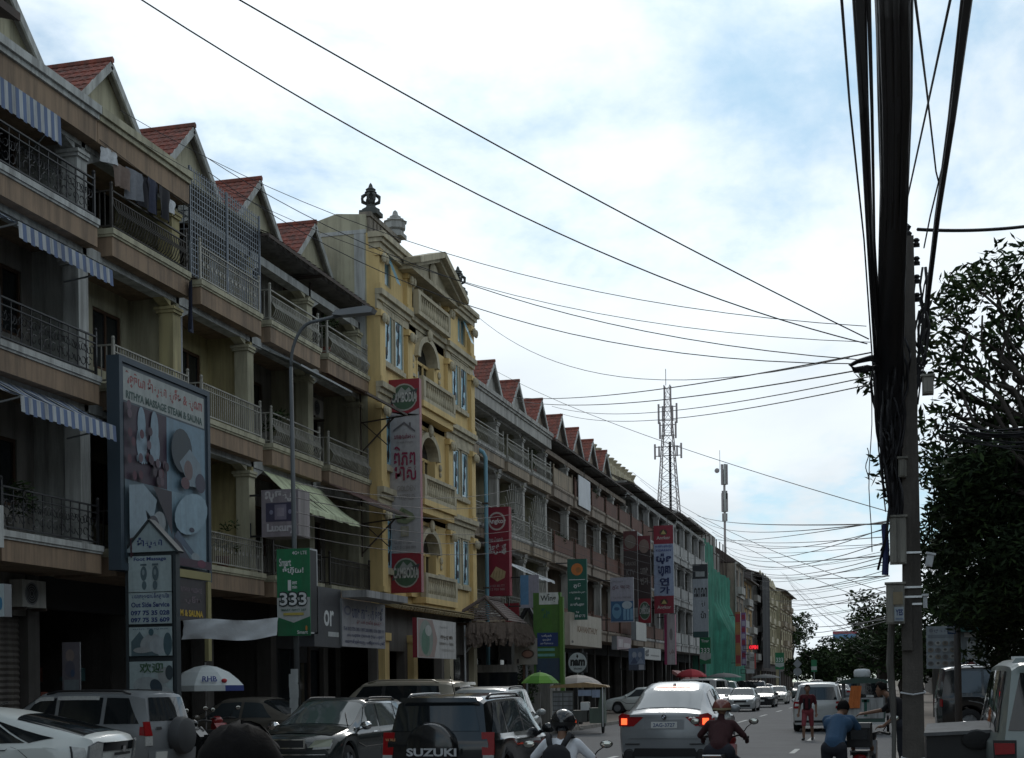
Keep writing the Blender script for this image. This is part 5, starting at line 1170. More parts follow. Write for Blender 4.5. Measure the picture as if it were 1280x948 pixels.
# ------------------------------------------------------------------ tuk-tuk, food cart, umbrellas
def tuktuk():
    t = thing('passenger_trailer', 'tuk-tuk passenger carriage with green canopy and orange cloth at the kerb', 'tuk-tuk', (-.95, 51.0, 0), 0); g = mat('green_canopy', (.05, .09, .075), .7, streak=.3)
    MB().extr([(-.86, 1.78), (-.7, 1.86), (0, 1.96), (.7, 1.86), (.86, 1.78), (.8, 1.74), (-.8, 1.74)], -1.0, 1.0, 'y').build('canopy', g, t)
    for x in (-.68, .68):
        for y in (-.85, .85): MB().cyl((x, y, .5), (x, y, 1.76), .035, n=8).build('post', m_grey, t)
    MB().box(-.7, .7, -.9, .9, .42, .55).box(-.72, -.66, -.9, .9, .55, .95).box(.66, .72, -.9, .9, .55, .95).build('carriage_body', mat('carriage_green', (.06, .10, .085), .6), t)
    MB().box(-.66, .66, -.92, -.86, .55, 1.25).build('back_panel', mat('white_panel', (.45, .46, .46), .7, streak=.4), t); MB().box(-.6, .6, -.84, -.3, .55, .8).box(-.6, .6, .3, .84, .55, .8).build('bench', m_wood, t)
    MB().box(.02, .12, -.935, -.925, .62, 1.2).box(-.05, .2, -.935, -.925, 1.1, 1.2).build('panel_letter', mat('deep_green', (.03, .10, .08), .7), t)
    for s in (-1, 1): MB().lathe([(.2, -.04), (.3, -.045), (.32, 0), (.3, .045), (.2, .04)], (s * .8, -.1, .32), 20, axis='x').build('wheel', m_rubber, t, smooth=True)
    MB().box(-.7, .7, -1.1, -1.0, .35, .42).build('rear_bar', m_steel, t)
    b = MB(); [b.add([(-.42 + .07 * i + .02, -.99 + .03 * math.sin(i * 2), 1.66 - .0 * i), (-.42 + .08 * i - .1, -.98 + .03 * math.sin(i * 2 + 1), .9)], []) for i in range(6)]
    b.f = [(2 * i, 2 * i + 1, 2 * i + 3, 2 * i + 2) for i in range(5)]; b.m = [0] * 5
    c = thing('cloth', 'orange cloth hanging from the tuk-tuk canopy', 'cloth', (-.95, 51.0, 0)); b.build('hanging_cloth', mat('orange_cloth', (.55, .17, .05), .9, bump=.4, bscale=8), c)
    w = thing('water_drum', 'white plastic drum tied on the tuk-tuk canopy', 'drum', (-1.0, 51, 1.95)); MB().lathe([(.0, 0), (.26, 0), (.28, .04), (.28, .2), (.24, .27), (.1, .29), (0, .29)], (0, 0, 0), 18).build('drum', m_cloth_w, w, smooth=True)
tuktuk()
def cart():
    t = thing('food_cart', 'street food cart with tan sloped roof and menu boards', 'food cart', (-11.25, 52.0, 0), R(6)); t.scale = (.9, .9, .86); tan = mat('cart_roof', (.33, .22, .11), .7, streak=.3); gr = mat('cart_green', (.10, .14, .11), .6, streak=.3)
    MB().extr([(-1.15, 1.98), (-1.0, 2.08), (.3, 2.2), (1.2, 2.06), (1.25, 1.98)], -.7, .7, 'y').build('roof', tan, t)
    for x in (-1.0, 1.05):
        for y in (-.6, .6): MB().cyl((x, y, .3), (x, y, 2.0), .03, n=6).build('post', m_steel, t)
    MB().box(-1.0, .4, -.62, .6, .5, 1.0).box(-1.0, -.15, -.64, -.6, 1.0, 1.85).build('counter', mat('cart_side', (.09, .095, .085), .6, streak=.4), t); MB().box(.5, 1.1, -.55, .55, .45, 1.1).extr([(.85, 1.1), (1.1, 1.1), (1.05, 1.9), (.95, 1.9)], -.5, .5, 'y').build('front_cowl', gr, t)
    s = Sheet(t, 1, 1); s.y = -.66; m = MB()
    for i in range(2):
        for j in range(5): m.box(-.97 + i * .42, -.6 + i * .42, -.655, -.645, .85 + j * .19, 1.0 + j * .19)
    m.build('menu_panel', mat('menu_board', (.22, .23, .24), .7, streak=.5), t); MB().box(.05, .6, -.66, -.65, 1.62, 1.88).box(.62, .95, -.66, -.65, 1.55, 1.88).build('notice', plain((.25, .3, .4)), t)
    for x, y in ((-.6, -.6), (-.6, .6), (1.0, 0)): MB().lathe([(.18, -.04), (.28, -.045), (.3, 0), (.28, .045), (.18, .04)], (x, y, .3), 18, axis='x').build('wheel', m_rubber, t, smooth=True)
    MB().box(.1, .45, -.2, .3, 1.0, 1.35).build('pot', m_steel, t)
cart()
def umbrella(label, x, y, r, zt, drop, cols, n=8, val=.0, vcol=None, base=0.0, text=None):
    t = thing('umbrella', label, 'umbrella', (x, y, base), R(11), 'street umbrellas'); b = MB(); mats = list(dict.fromkeys(cols))
    prof = [(0, zt), (r * .3, zt - drop * .10), (r * .62, zt - drop * .36), (r * .86, zt - drop * .72), (r, zt - drop)]
    for i in range(n):
        b2 = []
        for q in (0, .5, 1):
            a = 2 * math.pi * (i + q) / n; f = 1.0 if q != .5 else .93
            b2.append([(rr * math.cos(a) * (f if rr > 0 else 1), rr * math.sin(a) * (f if rr > 0 else 1), z) for rr, z in prof])
        for q in range(2):
            for k in range(4): b.add([b2[q][k], b2[q][k + 1], b2[q + 1][k + 1], b2[q + 1][k]], [(0, 1, 2, 3)], mats.index(cols[i % len(cols)]))
    b.build('canopy', mats, t, ang=30)
    if val:
        for i in range(n):
            v = MB(); e = []
            for q in (0, .5, 1):
                a = 2 * math.pi * (i + q) / n; f = 1.0 if q != .5 else .93; e += [(r * f * math.cos(a), r * f * math.sin(a), zt - drop), (r * f * 1.01 * math.cos(a), r * f * 1.01 * math.sin(a), zt - drop - val)]
            v.add(e, [(0, 1, 3, 2), (2, 3, 5, 4)]); v.build('valance', vcol[i % len(vcol)], t)
    MB().cyl((0, 0, 0), (0, 0, zt + .06), .022, n=8).build('pole', m_steel, t); MB().lathe([(.0, 0), (.22, 0), (.22, .08), (.05, .12)], (0, 0, 0), 12).build('base', m_conc, t)
    rb = MB()
    for i in range(n): a = 2 * math.pi * i / n; rb.bar((.03 * math.cos(a), .03 * math.sin(a), zt - drop * .8), (r * .6 * math.cos(a), r * .6 * math.sin(a), zt - drop * .40), .012)
    rb.build('rib', m_steel, t)
    if text:
        vs_, fs = text_faces(text, .03); a1 = max(v[0] for v in vs_); P = []
        for a, c in vs_:
            an = R(-68) + (a / a1 - .5) * .42; rr = r * (.955 - .10 * c / .73); P.append((rr * math.cos(an), rr * math.sin(an), zt - drop * (.875 - .26 * c / .73) + .03))
        MB().add(P, fs).build('lettering', plain((.04, .06, .22)), t)
        an = R(-44); d = MB()
        d.ellipsoid((r * .93 * math.cos(an), r * .93 * math.sin(an), zt - drop * .78), (.07, .07, .05), 8, 5).build('emblem', plain((.5, .04, .05)), t)
    return t
u_w = mat('umbrella_white', (.56, .60, .60), .8); u_b = mat('umbrella_blue', (.03, .05, .20), .8)
p = atW(257, 850, 33.5); umbrella('white bank umbrella with blue edge among parked motorbikes', p.x, p.y, .9, 2.26, .48, [u_w], val=.13, vcol=[u_w, u_w, u_w, u_w, u_w, u_w, u_w, u_b], base=.13, text='RHB')
p = atW(675, 850, 49.5); umbrella('bright green umbrella behind the potted plants', p.x, p.y, .66, 2.13, .38, [mat('umbrella_lime', (.13, .30, .045), .8), mat('umbrella_lime_dark', (.08, .22, .03), .8)], base=.13)
p = atW(722, 850, 57.0); umbrella('faded beige umbrella over the food cart', p.x, p.y, .95, 2.2, .36, [mat('umbrella_beige', (.42, .38, .35), .8), mat('umbrella_beige_dark', (.34, .30, .28), .8)], base=0, val=.1, vcol=[mat('umbrella_beige', (.42, .38, .35), .8)])
p = atW(864, 850, 108.0); umbrella('red beer umbrella above the silver coupe roof', p.x, p.y, 1.15, 2.72, .5, [mat('umbrella_red', (.42, .04, .05), .8), mat('umbrella_red_dark', (.33, .03, .04), .8)], base=.13, val=.12, vcol=[mat('umbrella_red', (.42, .04, .05), .8)])
p = atW(905, 850, 125); umbrella('dark parasol beyond the red umbrella', p.x, p.y, 1.6, 2.5, .4, [mat('umbrella_slate', (.08, .085, .09), .8)], base=.13)
p = atW(957, 850, 150); umbrella('dark parasol beside the far green lamp sign', p.x, p.y, 1.6, 2.6, .4, [mat('umbrella_slate', (.08, .085, .09), .8)], base=0.0)
for k, (px_, py_, w, rz) in enumerate([(236, 905, 31.5, 100), (285, 905, 32.5, 60)]):
    p = atW(px_, py_, w); motorbike(['pale scooter parked beside the spare wheel', 'red and black motorbike parked under the bank umbrella'][k], p.x, p.y, R(rz), [paint('lilac_scooter', (.38, .34, .38)), p_red][k], z=.13)
p = atW(262, 915, 29.5); motorbike('dark motorbike parked between the two under the umbrella', p.x, p.y, R(80), p_black, z=.13)
# ------------------------------------------------------------------ signs
K, WH = (.02, .02, .025), (.60, .62, .62)
RED, GRN, NAVY = (.24, .018, .03), (.015, .155, .065), (.03, .05, .17)
def sign_perp(name, label, rect, Xin=None, Y=None, depth=.14, edge=None, post=False, arms=True, cat='sign', group=None, face=WH):
    """board square to the street, its face towards the camera; rect in photograph pixels sets where it is measured from"""
    xl, yt, xr, yb = rect
    if Y is None: Y = atX(xl, (yt + yb) / 2, -15.85 if Xin is None else Xin).y
    a = atY(xl, (yt + yb) / 2, Y); b = atY(xr, (yt + yb) / 2, Y); zt = atY((xl + xr) / 2, yt, Y).z; zb = atY((xl + xr) / 2, yb, Y).z
    t = thing(name, label, cat, (a.x, Y, zb), 0, group); w, h = b.x - a.x, zt - zb
    MB().box(0, w, 0, depth, 0, h).build('panel', edge or m_grey, t)
    if post: MB().cyl((w / 2, depth + .05, -zb), (w / 2, depth + .05, h * .9), .05, n=8).build('post', m_grey, t)
    elif arms:
        m = MB()
        for f in (.06, .94): m.bar((-.55, depth / 2, h * f), (w * .3, depth / 2, h * f), .05)
        m.bar((-.5, depth / 2, h * .06), (-.5, depth / 2, h * .06 + .35), .04); m.build('bracket', m_black, t)
    s = Sheet(t, w, h); s.rect(0, 0, 1, 1, face); return t, s
def sign_fac(name, label, rect, X=-15.45, depth=.12, edge=None, cat='sign', face=WH, group=None):
    """board along the facade; rect = left x, its top and bottom y, right x"""
    xl, yt, xr, yb = rect; a = atX(xl, yt, X); a2 = atX(xl, yb, X); b = atX(xr, yb, X)
    t = thing(name, label, cat, (X, a.y, a2.z), R(90), group); w, h = b.y - a.y, a.z - a2.z
    MB().box(0, w, 0, depth, 0, h).build('panel', edge or m_grey, t); s = Sheet(t, w, h); s.rect(0, 0, 1, 1, face); return t, s, w, h
def beer_crest(s, u0, v0, u1, v1, word, dark=(.05, .06, .06)):
    cu, cv = (u0 + u1) / 2, (v0 + v1) / 2; ru, rv = (u1 - u0) * .42, (v1 - v0) * .36
    s.rect(u0, v0, u1, v1, RED); s.poly([(cu + ru * math.cos(a) * (1.02), cv + rv * math.sin(a) * 1.05) for a in [2 * math.pi * i / 20 for i in range(20)]], (.30, .30, .27))
    s.poly([(cu + ru * .93 * math.cos(a), cv + rv * .94 * math.sin(a)) for a in [2 * math.pi * i / 20 for i in range(20)]], (.05, .10, .06))
    s.poly([(cu - ru * .7, cv + rv * .1), (cu - ru * .2, cv + rv * .8), (cu + ru * .1, cv + rv * .5), (cu + ru * .4, cv + rv * .75), (cu + ru * .75, cv + rv * .1)], (.25, .27, .26))
    s.poly([(cu - ru * 1.1, cv - rv * .55), (cu + ru * .95, cv + rv * .25), (cu + ru * 1.1, cv + rv * .65), (cu - ru * .95, cv - rv * .1)], dark)
    s.text(word, cu - ru * 1.0, cv - rv * .38, cu + ru * 1.0, cv + rv * .38, (.42, .42, .40), .03)
# 1 large billboard on the facade
t, s, w, h = sign_fac('billboard', 'large massage billboard with feet and spa pictures in a slate frame', (146, 443, 262.5, 712), -15.62, .25, mat('slate_frame', (.045, .065, .085), .6), face=(.05, .07, .09))
s.rect(.055, .80, .945, .955, (.30, .33, .32)); s.text('រិទ្ធិយា ម៉ាស្សា ស្ទីម & សូណា', .08, .868, .92, .945, (.24, .06, .06), .03); s.text('RITHYA MASSAGE STEAM & SAUNA', .08, .812, .92, .85, (.03, .07, .06), .04)
s.tint = (.62, .74, .82); s.rect(.055, .43, .50, .79, (.055, .025, .045)); s.rect(.50, .43, .945, .79, (.23, .31, .36)); s.rect(.055, .06, .50, .43, (.14, .18, .20)); s.rect(.50, .06, .945, .43, (.30, .38, .42))
for u in (.23, .36): s.ell(u, .62, .055, .085, (.33, .38, .42)); s.ell(u, .71, .042, .085, (.30, .36, .40)); [s.ell(u - .045 + k * .022, .535 - abs(k - 2) * -.004, .012, .016, (.36, .40, .44)) for k in range(5)]
for k in range(26): s.ell(rnd.uniform(.07, .48), rnd.uniform(.44, .56) if k < 18 else rnd.uniform(.6, .78), .022, .022, [(.10, .012, .03), (.14, .07, .09), (.05, .02, .035)][k % 3])
s.ell(.63, .64, .12, .11, (.035, .05, .06)); s.poly([(.6, .58), (.72, .66), (.84, .60), (.88, .48), (.7, .47)], (.25, .28, .30)); s.ell(.70, .55, .05, .05, (.20, .12, .11)); s.ell(.84, .50, .06, .05, (.06, .05, .08)); s.ell(.66, .48, .05, .03, (.14, .05, .06))
s.poly([(.055, .40), (.2, .42), (.34, .36), (.3, .26), (.22, .3), (.26, .2), (.1, .12), (.055, .15)], (.33, .37, .39)); s.ell(.36, .25, .075, .055, (.34, .33, .32), .5); s.ell(.30, .23, .06, .05, (.06, .05, .06), .5); s.poly([(.3, .42), (.5, .42), (.5, .2), (.42, .3)], (.05, .035, .045)); s.poly([(.055, .06), (.2, .06), (.25, .12), (.1, .16), (.055, .15)], (.12, .05, .06))
s.ell(.72, .33, .2, .10, (.36, .44, .48), .3); s.poly([(.52, .22), (.70, .10), (.64, .06), (.50, .06)], (.06, .05, .07)); s.poly([(.52, .20), (.74, .11), (.76, .13), (.56, .235)], (.10, .13, .18)); s.ell(.76, .115, .05, .022, (.35, .36, .36)); s.ell(.72, .25, .03, .012, (.05, .05, .08)); s.rect(.50, .06, .945, .10, (.08, .03, .05)); s.ell(.83, .085, .05, .02, (.20, .03, .07)); s.done()
fm = MB().box(0, w, -.05, 0, h - .12, h).box(0, w, -.05, 0, 0, .16).box(0, .13, -.05, 0, .16, h - .12).box(w - .13, w, -.05, 0, .16, h - .12); fm.build('frame', mat('slate_frame', (.045, .065, .085), .6), t)
# 2 massage pylon on the forecourt
Yp = 27.2; xa = atY(160, 760, Yp).x; xb = atY(216, 760, Yp).x; w = xb - xa
t = thing('sign_pylon', 'tall massage pylon of stacked panels under a gabled top, behind the silver SUV', 'sign', (xa, Yp, .13)); fr = mat('pylon_frame', (.035, .045, .05), .6)
Zp = lambda y: atY(188, y, Yp).z - .13
MB().box(0, w, .06, .2, 0, Zp(690)).box(-.07, 0, .02, .2, 0, Zp(690)).box(w, w + .07, .02, .2, 0, Zp(690)).build('pylon_frame', fr, t)
for y0, y1, kind in ((741, 695, 0), (780, 740, 1), (820, 784, 2), (878, 827, 3)):
    z0, z1 = Zp(y0), Zp(y1); o = MB().box(.02, w - .02, .0, .058, z0, z1).build('panel', fr, t); s = Sheet(o, w - .04, z1 - z0); o2 = o
    s.root = t; pp = s.p; 
    class _S(Sheet): pass
    s.rect(0, 0, 1, 1, (.36, .44, .45))
    if kind == 0:
        s.text('Foot Massage', .13, .84, .88, .97, NAVY, .03)
        for u in (.36, .64): s.ell(u, .52, .075, .20, (.10, .15, .17)); s.ell(u + (.01 if u < .5 else -.01), .2, .055, .12, (.10, .15, .17)); [s.ell(u - .06 + .03 * k, .76, .016, .03, (.10, .15, .17)) for k in range(5)]; s.ell(u, .55, .03, .08, (.25, .32, .34))
    elif kind == 1: s.text('សេវាកម្មដល់ទីកន្លែង', .07, .76, .94, .96, NAVY, .02); s.text('Out Side Service', .06, .52, .95, .68, NAVY, .03); s.text('097 75 35 028', .05, .27, .95, .42, NAVY, .035); s.text('097 75 35 609', .05, .05, .95, .20, NAVY, .035)
    elif kind == 2: s.poly([(.05, .0), (.05, .5), (.25, .85), (.4, .5), (.5, .3), (.7, .0)], (.09, .14, .16)); s.ell(.5, .45, .25, .3, (.33, .36, .37), .4); s.ell(.7, .35, .22, .3, (.36, .40, .42)); s.ell(.3, .2, .2, .1, (.34, .36, .36)); s.ell(.9, .4, .1, .4, (.07, .12, .14)); s.ell(.52, .82, .06, .12, (.06, .12, .14)); s.text('សេវា ម៉ាស្សា', .1, .9, .9, .97, (.1, .14, .2), .01)
    else: s.ell(.5, .35, .42, .26, (.33, .37, .38), -.2); s.ell(.75, .2, .28, .18, (.38, .42, .43)); s.ell(.62, .38, .13, .2, (.04, .06, .08), .6); s.ell(.2, .2, .08, .14, (.12, .16, .17)); s.ell(.82, .66, .16, .2, (.30, .32, .32)); s.ell(.93, .72, .09, .18, (.05, .07, .08)); s.text('欢迎', .24, .72, .8, .97, (.06, .13, .07), .02)
    for q in (s.p, s.t): q.v = [(x + .02, y - .0, z + z0) for x, y, z in q.v]
    s.done()
z0, z1 = Zp(690), Zp(652); MB().extr([(-.08, z0), (w + .1, z0), (w / 2, z1)], .0, .2, 'y').build('gabled_top', plain((.33, .41, .43)), t)
MB().bar((-.12, .1, z0 - .02), (w / 2, .1, z1 + .03), .26, .05).bar((w / 2, .1, z1 + .03), (w + .14, .1, z0 - .02), .26, .05).build('top_edge', fr, t)
s = Sheet(t, w, z1 - z0); s.text('ម៉ាស្សា', .22, .12, .78, .48, NAVY, .03)
s.t.v = [(x, y, z + z0) for x, y, z in s.t.v]; s.done()
# 3 box sign
t, s = sign_perp('box_sign', 'pale luxury shop box sign behind the street lamp', (327, 612, 373, 671), -15.75, depth=.75, edge=mat('sign_box_side', (.30, .27, .27), .7, streak=.3), face=(.24, .21, .23))
s.text('លុចសូរ', .1, .74, .93, .97, (.50, .48, .48), .03); s.rect(.12, .32, .9, .72, (.055, .05, .09)); s.rect(.36, .36, .68, .68, (.20, .18, .24)); s.rect(.42, .43, .62, .61, (.28, .25, .30)); s.ell(.27, .52, .05, .05, (.2, .2, .28)); s.ell(.78, .52, .05, .05, (.2, .2, .28)); s.text('Luxury', .15, .06, .92, .28, (.50, .48, .50), .045); s.done()
# 4 street lamp with the green banner
def lamp(label, x, y, h, px=None, arm=2.6, z=.13, r=.06):
    t = thing('street_lamp', label, 'street lamp', (x, y, z), 0, 'street lamps'); MB().tube([(0, 0, 0), (0, 0, 1.2)], [r * 1.5, r * 1.25], 10).tube([(0, 0, 1.2), (-.03, 0, h * .55), (-.06, 0, h)], [r * 1.1, r * .9, r * .7], 10).build('pole', mat('lamp_pole', (.13, .145, .155), .6, metal=.2, streak=.3), t, smooth=True)
    n = 10; pts = [(-.06 + arm * (1 - math.cos(a)) * .45, 0, h + .95 * math.sin(a)) for a in [math.pi / 2 * i / n for i in range(n + 1)]] + [(-.06 + arm, 0, h + 1.05)]
    MB().tube(pts, [r * .62] * len(pts), 8).build('arm', mat('lamp_pole', (.13, .145, .155)), t, smooth=True)
    o = MB().extr([(-.1, -.04), (.0, .05), (.7, .09), (.85, .02), (.8, -.06), (.1, -.07)], -.13, .13, 'y'); o.v = [(a + arm - .2, b, c + h + 1.08) for a, b, c in o.v]; o.build('lamp_head', m_grey, t, ang=30); return t
lp = atW(371.5, 850, 31.2); lamp('curved street lamp at the kerb carrying the green banner', lp.x, lp.y, atY(364, 455, lp.y).z - .2, arm=1.25)
m_stk = MB(); 
for k in range(14): m_stk.box(-.1 + rnd.uniform(-.03, .03), .1 + rnd.uniform(-.03, .0), -.125 - .003 * k, -.122 - .003 * k, .5 + .11 * k, .68 + .11 * k)
bl = thing('paper_notices', 'torn paper notices pasted round the street lamp pole', 'notices', (lp.x, lp.y, .13)); m_stk.build('notice_paper', plain((.38, .40, .40)), bl)
Y3 = lp.y - .25
def smart(s):
    s.rect(0, 0, 1, 1, GRN); s.poly([(0, .20), (0, .44), (1, .44), (1, .20), (.5, .135)], (.38, .40, .39)); s.poly([(0, .0), (1, 0), (1, .22), (.5, .15), (0, .22)], (.012, .12, .05)); s.text('4G+ LTE', .48, .93, .92, .97, WH, .02); s.text('Smart', .08, .80, .44, .89, WH, .02); s.text('ចំហ៊ុយ!', .18, .70, .82, .80, WH, .03)
    s.text('1', .34, .52, .44, .64, WH, .03); s.text('cent', .47, .59, .62, .63, WH, .02); s.text('min', .47, .54, .62, .58, WH, .02); s.text('333', .065, .335, .935, .51, (.02, .03, .03), .09); s.text('333', .09, .35, .91, .495, WH, .02); s.text('SMART NAVY 333', .12, .285, .88, .31, (.04, .12, .08), .02); s.rect(.2, .235, .82, .265, (.42, .34, .08)); s.text('Smart', .62, .02, .94, .06, WH, .02); s.ell(.9, .085, .03, .03, (.5, .2, .04)); s.done()
t, s = sign_perp('banner', 'green telecom banner reading 333 strapped to the curved street lamp', (346.5, 686, 387.5, 795), Y=Y3, depth=.03, arms=False, edge=plain(GRN), face=GRN); smart(s)
# 5 black board with white frame
t, s, w, h = sign_fac('shop_sign', 'black signboard with a thin white frame beside the green banner', (385.5, 685, 397.5, 792), -15.1, .08, m_steel, face=(.45, .47, .48)); s.rect(.12, .02, .9, .98, (.015, .017, .02)); s.done()
# 6 shop fascia
t, s, w, h = sign_fac('shop_sign', 'dark grey fascia with white letters or beside the barber style shop board', (392, 732, 426.5, 808), -15.1, .5, mat('fascia_grey', (.05, .052, .058), .6), face=(.05, .052, .058)); s.text('or', .35, .35, .72, .62, WH, .02); s.rect(.5, .18, .9, .26, (.4, .42, .42)); s.done()
t, s, w, h = sign_fac('shop_sign', 'pale shop board with blue lettering under the awning slab', (427, 748, 481.5, 808), -15.05, .2, face=(.27, .27, .29))
s.text('ហាង កាត់សក់ ទំនើប', .22, .62, .95, .92, (.05, .06, .16), .03); s.ell(.12, .76, .08, .1, (.13, .13, .2)); s.ell(.12, .76, .05, .06, (.27, .27, .29)); s.text('អ៊ុតសក់ ធ្វើសក់ គ្រប់ម៉ូត', .32, .49, .9, .59, (.20, .03, .06), .02); s.text('Tel: 012 735 305 / 097 200 888 / 016 200 111', .03, .34, .97, .42, (.04, .05, .12), .02); s.text('អាសយដ្ឋាន ផ្ទះលេខ ផ្លូវ សង្កាត់', .1, .2, .95, .3, (.04, .05, .12), .02); s.text('រាជធានីភ្នំពេញ បើកជូនរាល់ថ្ងៃ', .05, .06, .97, .16, (.04, .05, .12), .02); s.done()
MB().box(0, w, -.75, 0, h + .02, h + .22).build('awning_slab', mat('slab_grey', (.30, .30, .30), .8, streak=.4), t)
# 7 golden world
t, s = sign_perp('projecting_sign', 'tall grey and red Khmer gold shop sign with a roof drawing, on the yellow building', (487.5, 474, 525.5, 741), -15.75, depth=.22, edge=mat('pink_edge', (.36, .16, .17), .6), face=(.36, .35, .36))
beer_crest(s, 0, .83, 1, 1, 'CAMBODIA'); beer_crest(s, 0, 0, 1, .185, 'CAMBODIA'); s.poly([(.0, .85), (.5, .828), (1, .86), (1, .83), (0, .83)], (.36, .35, .36))
s.poly([(.14, .755), (.5, .79), (.86, .748), (.86, .757), (.5, .80), (.14, .764)], (.12, .11, .12)); s.rect(.66, .775, .72, .795, (.12, .11, .12)); s.text('ហាងលក់មាស', .17, .72, .84, .745, (.2, .03, .06), .02); s.text('Grand House', .25, .70, .78, .712, (.24, .22, .22), .01)
s.text('ពិភព', .16, .595, .86, .685, (.22, .02, .06), .018); s.text('មាស', .17, .525, .88, .59, (.22, .02, .06), .018); s.text('GOLDEN', .25, .475, .85, .50, (.24, .22, .21), .0); s.text('WORLD', .28, .435, .82, .46, (.24, .22, .21), .0)
s.poly([(.16, .36), (.4, .40), (.75, .37), (.85, .345), (.55, .32), (.25, .33)], (.16, .19, .11)); s.poly([(.3, .365), (.45, .39), (.6, .35), (.45, .335)], (.08, .12, .06)); s.poly([(.5, .37), (.72, .36), (.78, .345), (.55, .34)], (.26, .27, .18)); s.rect(.36, .262, .62, .31, (.29, .27, .20)); s.rect(.41, .27, .57, .302, (.33, .31, .26)); s.text('Tel: 023 211 055', .12, .228, .7, .24, (.2, .19, .2), .01); s.text('H/P: 012 888 999', .12, .205, .85, .218, (.2, .19, .2), .01); s.done()
# 8 can sign
t, s, w, h = sign_fac('shop_sign', 'white board with a green beer can picture on the yellow building ground floor', (521, 772, 570, 822), -14.6, .15, mat('can_sign_side', (.2, .02, .03), .6), face=(.45, .44, .43))
s.poly([(.02, .02), (.42, .02), (.5, .5), (.38, .98), (.02, .98)], (.30, .22, .20)); s.ell(.22, .5, .17, .46, (.20, .24, .21), -.25); s.ell(.2, .42, .1, .34, (.07, .16, .11), -.25); s.ell(.27, .7, .08, .14, (.36, .38, .36)); s.text('កម្ពុជា', .58, .5, .9, .62, (.14, .12, .1), .04); s.text('ហាងមាស ពិភព', .54, .36, .92, .46, (.2, .18, .16), .02); s.text('GOLDEN WORLD', .6, .2, .95, .26, (.3, .28, .26), .0); s.text('Tel 012', .55, .8, .75, .85, (.2, .2, .2), .0); s.done()
# 9 red sign
t, s = sign_perp('projecting_sign', 'red beer sponsored hotel sign with gold bars, beside the light blue pipe', (606.5, 634, 636.5, 745), -16.0, depth=.4, edge=mat('sign_red_side', (.24, .022, .035), .6), face=(.20, .012, .028))
s.poly([(.5 + .36 * math.cos(a), .84 + .105 * math.sin(a)) for a in [math.pi * i / 10 for i in range(20)]], (.42, .36, .34)); s.poly([(.5 + .29 * math.cos(a), .84 + .085 * math.sin(a)) for a in [math.pi * i / 10 for i in range(20)]], (.18, .02, .03)); s.text('Angkor', .12, .80, .88, .87, (.55, .53, .52), .03)
s.text('ផ្ទះសំណាក់', .14, .60, .74, .66, (.40, .36, .36), .02); s.text('កំពង់ផែ', .12, .52, .88, .585, (.45, .42, .42), .04); s.text('ទីប្រជុំ', .12, .465, .88, .525, (.45, .42, .42), .04); s.poly([(.2, .22), (.45, .33), (.85, .27), (.8, .2), (.5, .16)], (.40, .30, .16)); [s.poly([(.3 + .12 * k, .2), (.36 + .12 * k, .29), (.39 + .12 * k, .28), (.33 + .12 * k, .19)], (.28, .2, .1)) for k in range(4)]; s.text('Tel: 023 880 777', .12, .1, .8, .125, (.35, .25, .25), .0); s.text('012 920 388', .12, .06, .8, .085, (.35, .25, .25), .0); s.done()
# light blue drainpipe
p = atX(602.5, 640, -15.9); t = thing('drainpipe', 'light blue drainpipe running up beside the yellow building', 'pipe', (-15.75, p.y + .1, .13)); MB().tube([(0, 0, 0), (0, 0, 10.9), (-.1, 0, 11.1), (-.9, 0, 11.6)], .085, 8).build('pipe', mat('pipe_blue', (.16, .33, .42), .6, streak=.2), t, smooth=True); MB().box(-.15, .1, -.1, .1, 5.6, 5.66).box(-.15, .1, -.1, .1, 9, 9.06).build('pipe_clip', m_rust, t)
# 10 blue lilac banner
t, s = sign_perp('banner', 'lilac banner with a light blue side stripe beside the red sign', (650.5, 719, 673.5, 760), -14.6, depth=.05, face=(.30, .28, .34)); s.rect(0, .1, .45, 1, (.10, .22, .38)); s.done()
